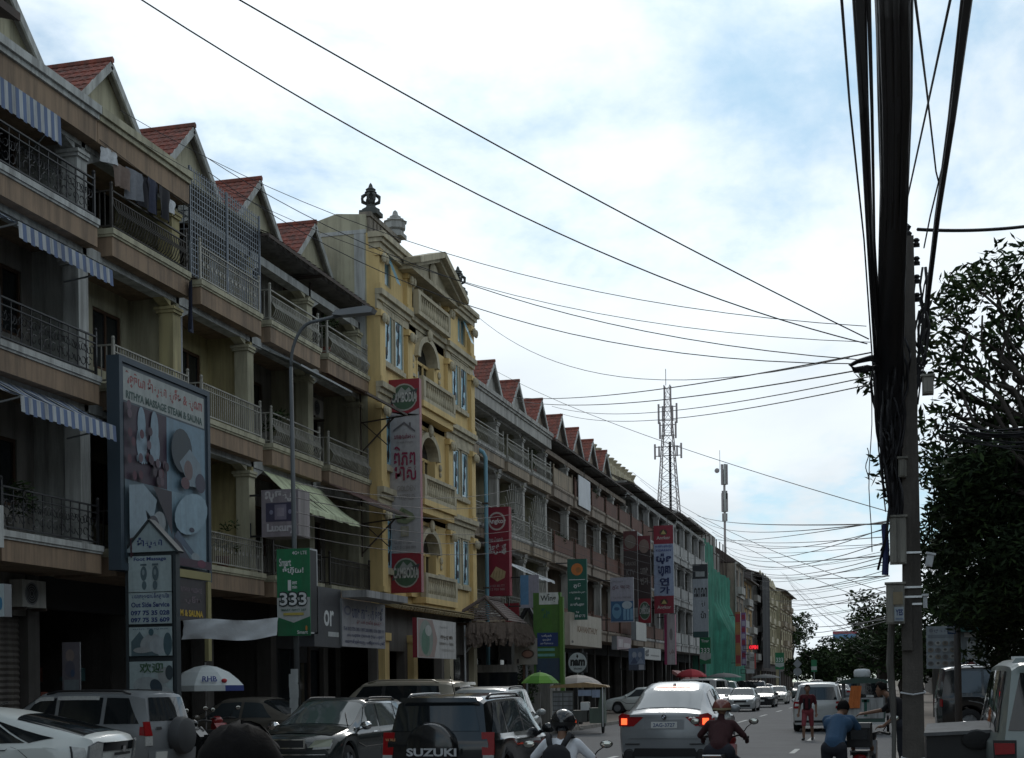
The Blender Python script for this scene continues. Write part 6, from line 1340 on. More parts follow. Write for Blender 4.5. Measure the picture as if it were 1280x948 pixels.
# tiled hut
def hut():
    Y0 = 52.0; x0 = atY(575, 790, Y0 + 1.5).x; t = thing('street_hut', 'open hut with tiled hip roof and thatched skirt before the off white shophouse', 'hut', (-14.0, Y0, .13)); th = mat('thatch', (.15, .115, .095), .95, var=.35, scale=9, bump=.9, bscale=40)
    r = MB(); z0, z1, z2 = 4.1, 4.75, 5.02
    for (a, b, c) in (((-2.0, 0), (1.5, 0), (-.25, 1.8)), ((1.5, 0), (1.5, 5.6), (-.25, 1.8))): pass
    A = [(-2.2, -.3, z0), (.1, -.3, z0), (.1, 2.9, z0), (-2.2, 2.9, z0)]; B = [(-.25, 1.4, z2), (-.25, 4.6, z2)]
    tiled_slope(r, A[1], (.1, 2.9, z0), (-1.05, -.3, z2), 12, 9, .03); o = len(r.v)
    r2 = MB(); 
    for k in range(10):
        f, g2 = k / 10, (k + 1.08) / 10
        for i in range(14):
            u0, u1 = i / 14, (i + 1) / 14
            P = lambda u, v: (A[0][0] + (A[1][0] - A[0][0]) * u + ((-1.05) - (A[0][0] + (A[1][0] - A[0][0]) * u)) * v, -.3 + 1.1 * v, z0 + (z2 - z0) * v)
            a, b, c, d = P(u0, f), P(u1, f), P(u1, min(1, g2)), P(u0, min(1, g2)); up = .035 + .02 * (i % 2)
            r2.add([(a[0], a[1], a[2] + up), (b[0], b[1], b[2] + up), (c[0], c[1], c[2] + .005), (d[0], d[1], d[2] + .005)], [(0, 1, 2, 3)])
    r.v = [(x, max(y, -.3 + 1.1 * (z - z0) / (z2 - z0)), z) for x, y, z in r.v]
    r.build('roof_tiles', m_tile2, t, kind='stuff'); r2.build('hip_tiles', m_tile2, t, kind='stuff')
    MB().tube([(-1.05, .8, z2 + .05), (-1.05, 2.9, z2 + .05)], .08, 6).tube([(.12, -.32, z0 + .05), (-1.05, .8, z2 + .05)], .07, 6).tube([(-2.2, -.32, z0 + .05), (-1.05, .8, z2 + .05)], .07, 6).build('ridge_tiles', m_tile2, t)
    s = MB()
    for i in range(420):
        if i < 240: x = rnd.uniform(-1.4, .35); y = -.25 + rnd.uniform(-.15, .12); d = (rnd.uniform(-.05, .05), -.18)
        else: y = rnd.uniform(-.2, 2.8); x = .1 + rnd.uniform(-.05, .2); d = (.18, rnd.uniform(-.05, .05))
        zt = z0 - .02 - rnd.uniform(0, .25); L = rnd.uniform(.35, .75); s.add([(x - .05, y, zt), (x + .05, y + .02, zt), (x + .04 + d[0], y + d[1] + .02, zt - L), (x - .03 + d[0], y + d[1], zt - L)], [(0, 1, 2, 3)])
    s.build('thatch_skirt', th, t, kind='stuff')
    MB().box(-2.1, .05, -.2, 2.8, z0 - .12, z0 - .02).build('roof_frame', m_wood, t)
    for x, y in ((.0, 2.6), (-1.6, -.1), (-2.1, 2.6)):
        MB().cyl((x, y, 0), (x, y, z0), .055, n=8).build('post', m_steel if y < 0 else m_wood, t)
    MB().bar((-1.6, -.1, 2.9), (-.9, -.1, 3.7), .05).build('brace', m_steel, t); MB().box(-2.0, -.2, 2.3, 2.4, 0, 2.2).build('glass_screen', m_glass, t); MB().box(-2.0, -.2, 2.27, 2.3, 2.2, 2.5).build('screen_head', m_conc, t)
hut()
# A frame white gable beside hut
t = thing('gabled_kiosk', 'small kiosk with white gable front and red side under the lilac banner', 'kiosk', (-15.6, 59.5, .13)); MB().extr([(-.2, 0), (1.5, 0), (1.5, 3.1), (.6, 4.9), (-.2, 3.5)], 0, 3, 'y').build('kiosk_body', m_conc, t); MB().bar((.6, -.15, 5.05), (1.7, -.15, 2.9), .3, .14).bar((.6, -.15, 5.05), (-.4, -.15, 3.4), .3, .14).build('roof_edge', m_black, t); MB().box(-.9, .2, -.2, -.1, 3.9, 5.2).build('red_side_panel', plain(RED), t)
# 11 green totem
t, s = sign_perp('totem_sign', 'green totem sign with white rounded header and green side post', (667, 741, 701, 855), -13.6, depth=.25, arms=False, edge=mat('totem_green', (.07, .16, .02), .6), face=(.055, .14, .022))
s.rect(.22, .87, .92, 1.0, (.52, .54, .52)); s.ell(.86, .94, .08, .06, (.52, .54, .52)); s.text('Wing', .27, .89, .84, .97, (.03, .04, .03), .02); s.poly([(.5, .975), (.58, .99), (.62, .975)], (.04, .05, .04)); s.text('វីង', .3, .72, .62, .83, (.03, .10, .06), .03); s.rect(.14, .41, .90, .56, (.012, .035, .14)); s.text('បើកប្រាក់', .3, .51, .66, .54, WH, .01); s.text('ផ្ញើប្រាក់', .34, .47, .64, .495, WH, .01); s.text('ទូទាត់វិក្កយបត្រ', .26, .43, .72, .455, WH, .01); s.rect(.14, .30, .78, .33, (.12, .30, .26)); s.rect(.14, .36, .78, .39, (.12, .30, .26)); s.rect(.1, .04, .95, .28, (.03, .055, .09)); s.done()
MB().box(1.0 * s.w - .02, s.w + .12, -.1, .15, -1.0, s.h * .95).build('side_post', mat('totem_green', (.07, .16, .02)), t)
# 12 food photo board
t, s = sign_perp('photo_board', 'square food photo board on a thin post before the green totem', (643, 798, 671.5, 831), Y=54.5, depth=.06, post=True, face=(.30, .28, .24)); [s.ell(rnd.uniform(.1, .9), rnd.uniform(.55, .95), .05, .04, [(.16, .15, .1), (.36, .33, .3)][k % 2]) for k in range(12)]; s.ell(.6, .4, .28, .17, (.08, .05, .04)); s.ell(.58, .4, .22, .12, (.28, .15, .11)); s.rect(.12, .05, .2, .22, (.05, .04, .04)); s.done()
# 13 green sign with orange disc
t, s = sign_perp('projecting_sign', 'green Khmer hotel sign with an orange disc', (709.5, 699, 733.5, 775), -14.2, depth=.15, edge=plain((.03, .12, .09)), face=(.012, .085, .06))
s.ell(.5, .83, .3, .1, (.50, .15, .03)); s.ell(.58, .82, .15, .045, (.30, .12, .03)); s.rect(.08, .655, .92, .665, WH); s.text('ភូមិ', .3, .52, .7, .60, WH, .02); s.text('សណ្ឋាគារទឹកស្អាត', .08, .43, .92, .475, WH, .02); s.text('និង', .38, .335, .64, .375, WH, .02); s.text('ភោជនីយដ្ឋាន', .14, .22, .86, .28, WH, .03); s.text('Tel', .42, .11, .58, .14, WH, .02); s.text('012 89 67 73', .12, .04, .9, .085, WH, .02); s.done()
# 14 beige shop box
t, s, w, h = sign_fac('box_sign', 'beige box sign with brown capital lettering below the green hotel sign', (712, 765, 752, 806), -13.9, 1.5, mat('beige_box', (.36, .32, .26), .8, streak=.15), face=(.38, .34, .275)); s.text('KAVANTHUY', .22, .42, .86, .62, (.14, .075, .025), .05); s.ell(.07, .1, .03, .04, (.04, .03, .03)); s.done()
# 15 round sign
t, s = sign_perp('round_sign', 'round white restaurant sign with black brush lettering', (710.5, 816, 733.5, 841), -13.3, depth=.1, arms=False, edge=m_trimb, face=(.02, .022, .025)); s.ell(.5, .5, .5, .5, (.46, .50, .50), n=28); s.text('nam', .1, .33, .9, .66, (.02, .02, .02), .06, .05); s.poly([(.47, .95), (.55, .82), (.5, .7), (.43, .8)], (.03, .02, .02)); s.text('kitchen', .3, .15, .72, .27, (.05, .05, .05), .02); s.done(); MB().box(.3 * s.w, .7 * s.w, .02, .2, -2.2, 0).build('post', m_trimb, t)
# 16 water sign
t, s = sign_perp('projecting_sign', 'board with pale text above blue water bottles', (763, 722, 792, 778), -14.9, depth=.12, face=(.30, .29, .33)); s.rect(.02, .02, .98, .47, (.035, .10, .20)); s.ell(.27, .25, .2, .17, (.12, .26, .38)); s.ell(.27, .3, .12, .04, (.04, .1, .2)); s.ell(.72, .38, .22, .09, (.36, .42, .46)); [s.rect(.55 + .15 * k, .05, .66 + .15 * k, .3, (.16, .30, .42)) for k in range(3)]; s.text('កូរ៉េ 떡국', .1, .72, .85, .83, (.16, .1, .12), .02); s.text('Tel: 012 777 888', .1, .53, .9, .57, (.2, .18, .2), .01); s.text('ទឹកបរិសុទ្ធ', .1, .88, .55, .94, (.2, .18, .2), .01); s.done()
# 17 18 dark beer signs
t, s = sign_perp('projecting_sign', 'dark brown beer sign with faded crest, nearer of two side by side', (779.5, 664, 797, 760), -15.9, depth=.12, edge=m_trimb, face=(.045, .03, .028)); s.rect(0, .74, 1, 1, (.10, .03, .03)); s.ell(.5, .86, .42, .09, (.16, .13, .11)); s.text('KARAOKE', .1, .55, .9, .6, (.16, .14, .13), .02); s.text('KTV', .2, .42, .8, .5, (.13, .12, .12), .02); s.done()
t, s = sign_perp('projecting_sign', 'dark beer sign with a red crest at its foot, beside the Korean sign', (797.5, 670, 813.5, 779), -15.8, depth=.16, edge=m_trimb, face=(.04, .025, .025)); beer_crest(s, 0, 0, 1, .28, 'CAMBODIA'); s.rect(0, .84, 1, 1, (.14, .02, .03)); s.ell(.5, .88, .4, .08, (.2, .14, .12)); s.text('ហាង', .2, .56, .8, .64, (.2, .18, .17), .03); s.text('번가', .2, .44, .8, .52, (.2, .18, .17), .03); s.done()
# 19 Korean sign
t, s = sign_perp('projecting_sign', 'tall Korean restaurant sign, pale blue between two red beer crests', (817.5, 657, 842, 767), -15.6, depth=.25, edge=m_grey, face=(.28, .33, .45))
for v0, v1 in ((.79, 1.0), (0, .20)): s.rect(0, v0, 1, v1, (.22, .02, .035)); s.ell(.5, v0 + .13, .2, .035, (.05, .03, .02)); s.poly([(.36, v0 + .11), (.5, v0 + .16), (.64, v0 + .11)], (.40, .33, .12)); s.text('Angkor', .15, v0 + .04, .85, v0 + .09, (.42, .40, .38), .02)
s.text('ភោជនីយដ្ឋានកូរ៉េ', .06, .745, .92, .78, (.04, .06, .2), .02); s.text('KOREAN', .12, .705, .88, .73, (.04, .06, .2), .02); s.text('យ៉ុន', .12, .56, .9, .68, (.02, .03, .10), .05); s.text('ហ្គា', .2, .42, .85, .54, (.02, .03, .10), .05); s.text('연', .28, .315, .78, .405, (.02, .03, .10), .04); s.text('가', .28, .22, .8, .305, (.02, .03, .10), .04); s.done()
# 20 onwards
t, s = sign_perp('projecting_sign', 'magenta edged white upright sign below the Korean sign', (830.5, 768, 844, 831), -15.2, depth=.5, edge=plain((.30, .03, .10)), face=(.40, .36, .37)); s.rect(0, 0, .25, 1, (.28, .03, .10)); s.ell(.62, .6, .15, .12, (.2, .18, .18)); s.text('ស្ប៉ា', .4, .2, .9, .3, (.2, .1, .1), .03); s.done()
t, s, w, h = sign_fac('shop_sign', 'white shop board over the pavement beneath the dark beer signs', (795, 777, 808, 800), -15.0, .3, face=(.46, .46, .44)); s.done()
t, s, w, h = sign_fac('shop_sign', 'white lettered shop board above the pale red awnings', (804, 809, 826, 824), -14.7, .3, face=(.45, .45, .44)); s.text('៩', .1, .25, .3, .85, K, .05); s.rect(.4, .3, .9, .42, (.2, .2, .2)); s.done()
t, s = sign_perp('photo_board', 'blue tinted portrait board with a white code panel', (786, 810.5, 806, 838), -14.0, depth=.06, arms=True, face=(.12, .16, .24)); s.ell(.35, .7, .14, .14, (.30, .33, .38)); s.ell(.7, .7, .13, .13, (.28, .31, .37)); s.poly([(.1, .3), (.35, .6), (.6, .3)], (.06, .08, .14)); s.poly([(.5, .3), (.75, .58), (.98, .3)], (.24, .28, .36)); s.rect(0, 0, 1, .26, (.06, .07, .10)); s.rect(.62, .02, .95, .25, (.35, .36, .40)); s.done()
t, s, w, h = sign_fac('shop_sign', 'maroon shop board with white blocks of lettering beside the beige box sign', (771, 795, 789, 812), -14.8, .3, face=(.24, .17, .19)); s.rect(.1, .2, .42, .8, (.40, .36, .37)); s.rect(.48, .2, .92, .55, (.40, .36, .37)); s.done()
t, s = sign_perp('projecting_sign', 'tall white sign with black header and angular black lettering', (866, 705.5, 885, 797), -15.4, depth=.2, edge=m_trimb, face=(.30, .33, .36)); s.rect(0, .80, 1, 1, (.02, .025, .03)); s.rect(.2, .83, .8, .9, (.28, .30, .3)); s.text('ណណ', .1, .55, .95, .68, K, .03); s.text('ស', .55, .42, .8, .5, K, .02); s.text('ប៉ា', .5, .26, .85, .36, K, .02); s.rect(0, 0, 1, .08, (.02, .06, .06)); s.done()
t, s = sign_perp('banner', 'green telecom banner on the lamp beside the scaffold net', (874.5, 797, 888.5, 830), Y=118, depth=.05, post=True, face=GRN); s.poly([(0, .2), (0, .4), (1, .4), (1, .2), (.5, .12)], (.38, .40, .39)); s.text('Tiger', .15, .78, .85, .92, WH, .02); s.text('333', .1, .4, .9, .6, WH, .02); s.done()
t, s = sign_perp('projecting_sign', 'orange and red stacked upright sign right of the scaffold net', (919, 765, 926, 833), -14.6, depth=.4, face=(.30, .14, .06)); [s.rect(.1, .05 + .19 * k, .9, .2 + .19 * k, [(.30, .03, .04), (.34, .16, .06)][k % 2]) for k in range(5)]; s.done()
t, s = sign_perp('projecting_sign', 'purple and red upright sign beside the orange one', (926.5, 766, 932.5, 832), -14.4, depth=.4, face=(.18, .08, .20)); [s.rect(.15, .03 + .12 * k, .85, .12 + .12 * k, [(.36, .3, .38), (.28, .03, .06)][k % 2]) for k in range(8)]; s.done()
t, s = sign_perp('light_sign', 'small sign with glowing red letters', (936, 806, 948, 812.5), -13.6, depth=.1, edge=m_trimb, face=(.10, .01, .01)); s.text('OPEN', .04, .12, .96, .88, mat('lit_red_letters', (1, .03, .05), .4, emit=.7, var=0), .08); s.done()
t, s = sign_perp('projecting_sign', 'white sign with red edge below the glowing letters', (937, 817, 945, 836), -13.4, depth=.1, face=(.42, .40, .38)); s.rect(.75, 0, 1, 1, (.40, .05, .04)); s.text('ហាង', .1, .5, .7, .8, K, .02); s.done()
t, s = sign_perp('small_sign', 'small white notice under the red edged sign', (933, 837, 943, 842), -13.2, depth=.05, face=(.42, .43, .44)); s.done()
t, s = sign_perp('banner', 'green banner on the lamp in front of the ivory building', (969, 816, 980, 837), Y=150, depth=.05, post=True, face=GRN); s.poly([(0, .2), (0, .4), (1, .4), (1, .2), (.5, .12)], (.38, .40, .39)); s.text('333', .1, .45, .9, .7, WH, .02); s.done()
t, s = sign_perp('banner', 'green and white banner on a lamp in front of the far tree', (1014, 825, 1021, 840), Y=155, depth=.05, post=True, face=GRN); s.rect(0, .15, 1, .45, (.4, .42, .4)); s.done()
t = thing('road_sign', 'grey back of a diamond road sign above a round one', 'road sign', tuple(atW(997, 850, 140) - Vector((0, 0, 1.85)))); zr = lambda y: (854 - y) / 1790 * 140 + 1.85
MB().cyl((0, 0, 0), (0, 0, zr(830)), .05, n=6).build('post', m_grey, t); MB().extr([(-.42, zr(834)), (0, zr(829) + .1), (.42, zr(834)), (0, zr(839) - .1)], -.1, -.06, 'y').build('diamond_plate', m_grey, t); MB().lathe([(0, -.1), (.4, -.1), (.4, -.06), (0, -.06)], (0, 0, zr(844)), 16, axis='y').build('round_plate', m_grey, t)
t, s = sign_perp('billboard', 'far blue and red roadside billboard between the trees', (1041, 789, 1072, 801), Y=330, depth=.4, post=True, face=(.10, .24, .42)); s.rect(0, .7, 1, 1, (.32, .07, .09)); s.rect(0, .0, 1, .3, (.04, .09, .2)); s.text('ការប្រាក់', .1, .04, .9, .28, WH, .03); s.done()
t, s, w, h = sign_fac('shop_sign', 'dark sauna signboard with yellow lettering under the billboard', (222, 722, 257.5, 775), -15.4, .1, mat('buff_frame', (.28, .25, .12), .8), face=(.035, .03, .035)); s.text('RITHYA MASSAGE', .1, .68, .85, .8, (.13, .10, .12), .02); s.text('ស្ទីម', .2, .4, .8, .6, (.13, .10, .12), .02); s.text('M & SAUNA', .06, .1, .88, .26, (.45, .30, .02), .05); s.done(); MB().box(-.15, w + .2, -.04, .06, h + .02, h + .2).box(w + .04, w + .2, -.04, .06, -.9, h).build('frame', mat('buff_frame', (.28, .25, .12), .8), t)
# cloth banner
A = atY(228.5, 776, 28.6); Bp = atY(347, 773, 28.6); t = thing('cloth_banner', 'sagging white cloth banner strung from the pylon to the green banner', 'banner', (A.x, 28.6, 0)); b = MB(); n = 26; L = Bp.x - A.x
for i in range(n + 1):
    u = i / n; x = L * u; zt = A.z + (Bp.z - A.z) * u + .03 * math.sin(u * 7); zb = zt - (.42 - .03 * u) - .04 * math.sin(u * math.pi)
    for j in range(5): v = j / 4; b.v.append((x, .04 * math.sin(u * 9 + v * 5 - 3 * v * u) + .03 * math.sin((u * 1.4 - v) * 14), zt + (zb - zt) * v))
b.f = [(i * 5 + j, (i + 1) * 5 + j, (i + 1) * 5 + j + 1, i * 5 + j + 1) for i in range(n) for j in range(4)]; b.m = [0] * len(b.f); b.build('cloth', m_cloth_w, t, smooth=True)
# roadside board by the left edge, poster, awnings
t, s = sign_perp('light_box', 'pale blue lit shop box cut by the left edge of the picture', (-6, 730, 5.5, 771), Y=20.5, depth=.2, arms=False, face=(.42, .50, .52)); s.ell(.6, .4, .2, .2, (.05, .2, .35)); s.done(); MB().box(-1.0, .0, .05, .1, s.h * .9, s.h).build('arm', m_black, t)
t, s = sign_perp('poster_panel', 'leaning portrait poster with blue logos beside the roller shutter', (78, 803, 100, 870), Y=27.0, depth=.04, arms=False, face=(.14, .13, .15)); s.ell(.45, .75, .25, .12, (.22, .18, .17)); s.ell(.45, .5, .28, .16, (.10, .10, .13)); s.rect(.1, .1, .95, .3, (.16, .19, .21)); s.ell(.6, .42, .12, .07, (.06, .09, .16)); s.done()
for (x0, x1, y, w_) in ((840, 852, 838, 108), (852, 864, 838, 112)):
    p = atW(x0, y, w_); t = thing('shop_awning', 'faded red shop awning panel under the white lettered board' + (', farther' if x0 > 845 else ', nearer'), 'awning', (p.x, p.y, p.z), 0, 'faded red awnings'); MB().extr([(0, 0), (.8, -.5), (.8, -.75), (0, -.25)], 0, 4.0, 'y').build('awning_cloth', plain((.40, .18, .16)), t); MB().bar((0, .1, -.2), (0, .1, -1.5), .05).build('awning_stay', m_grey, t)

# ------------------------------------------------------------------ air conditioners and laundry
def aircon(label, x, y, z, face='+x'):
    t = thing('air_conditioner', label, 'air conditioner', (x, y, z), 0 if face == '+x' else R(-90), 'air conditioners'); MB().box(-.3, 0, -.42, .42, 0, .56).build('case', m_ac, t)
    f = MB().lathe([(.23, 0), (.235, .012), (.2, .014), (.2, .0)], (0.0, -.1, .28), 20, axis='x')
    for r in (.05, .1, .15): f.lathe([(r, .008), (r + .01, .012), (r + .02, .008)], (0, -.1, .28), 16, axis='x')
    f.build('fan_grille', m_grey, t); MB().lathe([(0, .002), (.2, .002)], (0, -.1, .28), 20, axis='x').build('fan', m_black, t); MB().box(-.3, .05, -.38, -.34, -.06, 0).box(-.3, .05, .34, .38, -.06, 0).build('bracket', m_rust, t)
p = atX(183, 432, -17.35); aircon('air conditioner hung high on the second balcony behind the billboard', -17.1, p.y, p.z - .3)
p = atX(27, 745, -17.4); aircon('air conditioner over the roller shutter at the left edge', -17.1, p.y, p.z - .25)
p = atX(372, 560, -17.35); aircon('air conditioner in the balcony behind the street lamp', -17.1, p.y, p.z - .3)
def garment(label, x, y, z, w, h, m, yaw=0.0, kind='garment'):
    t = thing(kind, label, 'laundry', (x, y, z), R(90 + yaw), 'laundry on the top balcony'); b = MB(); n, k = 8, 5; ph = rnd.uniform(0, 6)
    for i in range(n + 1):
        for j in range(k + 1):
            u, v = i / n, j / k; sl = 1.0 if not (.05 < v < .35) else 1.15
            b.v.append(((u - .5) * w * sl, .05 * math.sin(u * 9 + ph + v) * (v + .2), -h * v - .04 * math.sin(u * 5 + ph) * v))
    b.f = [(i * (k + 1) + j, (i + 1) * (k + 1) + j, (i + 1) * (k + 1) + j + 1, i * (k + 1) + j + 1) for i in range(n) for j in range(k)]; b.m = [0] * len(b.f); b.build('cloth', m, t, smooth=True)
cols = [mat('laundry_%s' % n, c, .9, var=.3, scale=14) for n, c in (('grey', (.16, .17, .19)), ('navy', (.03, .035, .06)), ('white', (.5, .52, .54)), ('brown', (.16, .12, .10)), ('black', (.02, .02, .025)))]
for k, (yy, zz_, ww, hh, ci, lb) in enumerate([(27.3, 13.35, .5, .3, 2, 'white cloth flapping at the near end of the washing line'), (27.75, 13.15, .5, .5, 3, 'brown shirt drying over the bellied railing'), (28.2, 13.2, .55, .65, 0, 'grey patterned shirt drying on the top balcony'), (28.65, 13.25, .5, .7, 4, 'black shirt in the middle of the washing line'), (29.1, 13.3, .5, .75, 1, 'navy trousers drying on the top balcony'), (29.55, 13.25, .5, .7, 4, 'black trousers drying next to the navy pair'), (30.0, 13.15, .5, .3, 2, 'small white cloth hung at the far end by the mesh cage')]):
    garment(lb, -15.98 + .04 * (k % 3), yy, zz_, ww, hh, cols[ci], rnd.uniform(-12, 12))
t = thing('washing_line', 'washing line strung above the bellied railing', 'line'); MB().tube([(-15.96, 26.9, 13.4), (-15.95, 28.8, 13.3), (-15.96, 30.9, 13.25)], .008, 4).build('line', m_black, t)
p = atX(236, 375, -15.95); garment('dark blue cloth hanging from the balcony corner under the mesh cage', -15.9, p.y, p.z + .45, .25, 1.2, cols[1], 40)
# ------------------------------------------------------------------ utility pole, its boxes and cables
m_pole = mat('pole_concrete', (.105, .095, .085), .9, var=.25, scale=5, streak=.5, bump=.4)
m_cable = mat('cable_black', (.012, .012, .015), .6, var=.1); m_box = mat('meter_box', (.30, .29, .25), .6, streak=.45)
PY = 22.9
def pole():
    b = atY(1141, 850, PY); t = thing('utility_pole', 'concrete utility pole at the right kerb loaded with black cables', 'utility pole', (b.x, PY, .1)); zt = atY(1143, 296, PY).z - .1
    MB().add([(-.17, -.15, 0), (.17, -.15, 0), (.17, .15, 0), (-.17, .15, 0), (-.09, -.08, zt), (.09, -.08, zt), (.09, .08, zt), (-.09, .08, zt)], [(0, 3, 2, 1), (4, 5, 6, 7), (0, 1, 5, 4), (1, 2, 6, 5), (2, 3, 7, 6), (3, 0, 4, 7)]).build('shaft', m_pole, t)
    for z in (.55, 1.55):
        MB().tube([(-.18, -.165, z), (0, -.172, z - .03), (.18, -.165, z), (.18, .165, z + .02), (-.18, .165, z), (-.18, -.165, z)], .012, 5).build('tie', m_cloth_w, t)
    for y in (748, 757, 693, 736): z = atY(1141, y, PY).z - .1; MB().box(-.15, .15, -.15, -.135, z, z + .03).build('steel_band', m_steel, t)
    f = MB()
    for k in range(4): z = zt - .15 - .28 * k; f.lathe([(.03, 0), (.055, .03), (.03, .06), (.055, .09), (.03, .12)], (-.13, 0, z), 8).lathe([(.03, 0), (.055, .03), (.03, .06), (.055, .09), (.03, .12)], (.13, 0, z), 8).bar((-.18, 0, z), (.18, 0, z), .03)
    f.lathe([(.05, zt), (.07, zt + .06), (.03, zt + .1), (.06, zt + .16), (0, zt + .22)], (0, 0, 0), 8).build('insulator', m_trimb, t)
    MB().box(-.16, .0, -.2, -.15, 2.2, 3.0).build('base_plate', m_pole, t)
    return t
pole()
def pbox(name, label, rect, Y, depth, m, cat='box'):
    xl, yt, xr, yb = rect; a = atY(xl, yb, Y); c = atY(xr, yt, Y); w, h = c.x - a.x, c.z - a.z; t = thing(name, label, cat, (a.x, Y, a.z), 0, 'boxes on the utility pole')
    MB().box(0, w, 0, depth, 0, h).build('case', m, t); MB().box(.02, w * .42, -.014, 0, .02, h - .02).box(w * .46, w - .02, -.014, 0, .02, h - .02).build('door', m, t); MB().box(-.02, w + .02, -.03, depth, h, h + .03).build('lid', m, t); return t, w, h
pbox('junction_box', 'tall grey steel cabinet strapped to the pole below the cables', (1112.5, 646, 1132.5, 705), PY - .35, .22, m_box)
t, w, h = pbox('meter_box', 'worn meter box with a paper label, lowest cabinet on the pole', (1108, 730, 1130.5, 780), PY - .4, .22, m_box)
s = Sheet(t, w, h, -.016); s.rect(.38, .48, .9, .80, (.26, .21, .13)); s.rect(.44, .06, .95, .42, (.38, .44, .48)); s.text('YES', .5, .2, .9, .36, NAVY, .04); s.rect(.5, .1, .9, .14, (.2, .25, .35)); s.done()
pbox('junction_box', 'small pale box beside the pole halfway up', (1123, 573, 1133, 596), PY - .25, .15, m_box)
pbox('junction_box', 'little grey box hung right of the pole among leaves', (1153, 470, 1167, 492), PY - .1, .2, m_box)
pbox('junction_box', 'small tilted white box right of the pole trunk', (1156, 692, 1165, 707), PY - .1, .12, m_cloth_w)[0].rotation_euler = (0, R(12), 0)
pbox('splice_case', 'narrow pale splice case on the right side of the pole', (1154, 745, 1159, 760), PY - .1, .12, m_cloth_w)
p = atY(1106, 690, PY - .2); t = thing('cable_tube', 'blue plastic tubing tied along the left of the pole', 'tube', (p.x, PY - .2, 0)); z0, z1 = atY(1106, 720, PY).z, atY(1106, 658, PY).z; MB().tube([(0, 0, z0), (.02, 0, (z0 + z1) / 2), (0, 0, z1)], .05, 8).build('tube', mat('blue_tube', (.02, .03, .10), .6), t)
p = atY(1112, 790, PY - .1); t = thing('conduit', 'pale battered conduit running to the ground left of the pole', 'pipe', (p.x, PY - .1, 0)); MB().tube([(.03, 0, .1), (.05, 0, 1.1), (.04, 0, 1.5), (.0, 0, 2.1), (.03, .05, 2.75)], [.03, .035, .05, .06, .05], 8).build('conduit', mat('conduit_grey', (.17, .165, .15), .8, streak=.5), t)

def catenary(a, b, sag, n=14):
    a, b = Vector(a), Vector(b); return [a.lerp(b, i / n) - Vector((0, 0, sag * 4 * (i / n) * (1 - i / n))) for i in range(n + 1)]
def wire(label, pts, r, group=None, name='wire', n=5):
    o = MB().tube(pts, r, n).build(name, m_cable); tag(o, label, 'wire', group); return o
# the thick bundle: passes over the camera, reaches the pole and tumbles down it
t = thing('cable_bundle', 'thick black bundle of cables overhead, falling along the utility pole', 'cable bundle'); core = [(atW(x, y, w), r) for x, y, w, r in ((1116, -420, 4.2, .11), (1117, -150, 7.2, .125), (1117, 0, 10.4, .13), (1119, 120, 13.0, .15), (1118, 230, 16, .165), (1116, 330, 19, .19), (1112, 400, 21, .215), (1111, 460, 21.9, .235), (1112, 520, 22.1, .22), (1116, 580, 22.1, .16), (1120, 640, 22.1, .11), (1124, 690, 22.1, .05))]
core = [(p, r * .9) for p, r in core]; MB().tube([p for p, r in core], [r * .8 for p, r in core], 12).build('core_cables', m_cable, t, smooth=True)
for k in range(34):
    a = 2 * math.pi * k / 34 + rnd.uniform(-.1, .1); pts = []
    for i, (p, r) in enumerate(core[:-2 if k % 3 else None]):
        rr = r * (.86 + rnd.uniform(-.04, .14)); pts.append(p + Vector((math.cos(a) * rr, .0 if i < 5 else math.sin(a) * rr * .5, math.sin(a) * rr * (1 if i < 5 else .3))))
    MB().tube(pts, .022 + rnd.uniform(0, .012), 5).build('cable', m_cable, t, smooth=True)
for k in range(26):   # loose loops at the pole
    x0, y0 = rnd.uniform(1096, 1128), rnd.uniform(380, 560); L = rnd.uniform(60, 170); sw = rnd.uniform(-14, 22)
    pts = [atW(x0 + sw * math.sin(math.pi * i / 8) + rnd.uniform(-1, 1), y0 + L * i / 8, 22.0 - .5 * math.sin(math.pi * i / 8) * rnd.random()) for i in range(9)]; MB().tube(pts, .014 + rnd.uniform(0, .012), 4).build('cable', m_cable, t, smooth=True)
for k in range(3):
    pts = [atW(x, y, 21.6) for x, y in ((1100, 446 + 3 * k), (1088, 447 + k), (1072, 452), (1063, 457), (1068, 464 - k), (1084, 463 - 2 * k), (1098, 458 + 2 * k))]; MB().tube(pts, .035, 6).build('cable_loop', m_cable, t, smooth=True)
for k in range(12):
    x0, y0 = rnd.uniform(1140, 1160), rnd.uniform(320, 430); pts = [atW(x0 + rnd.uniform(-5, 5) + (1135 - x0) * (i / 6) ** 2, y0 + rnd.uniform(15, 26) * i, 22.3) for i in range(7)]; MB().tube(pts, .012 + rnd.uniform(0, .012), 4).build('cable', m_cable, t, smooth=True)
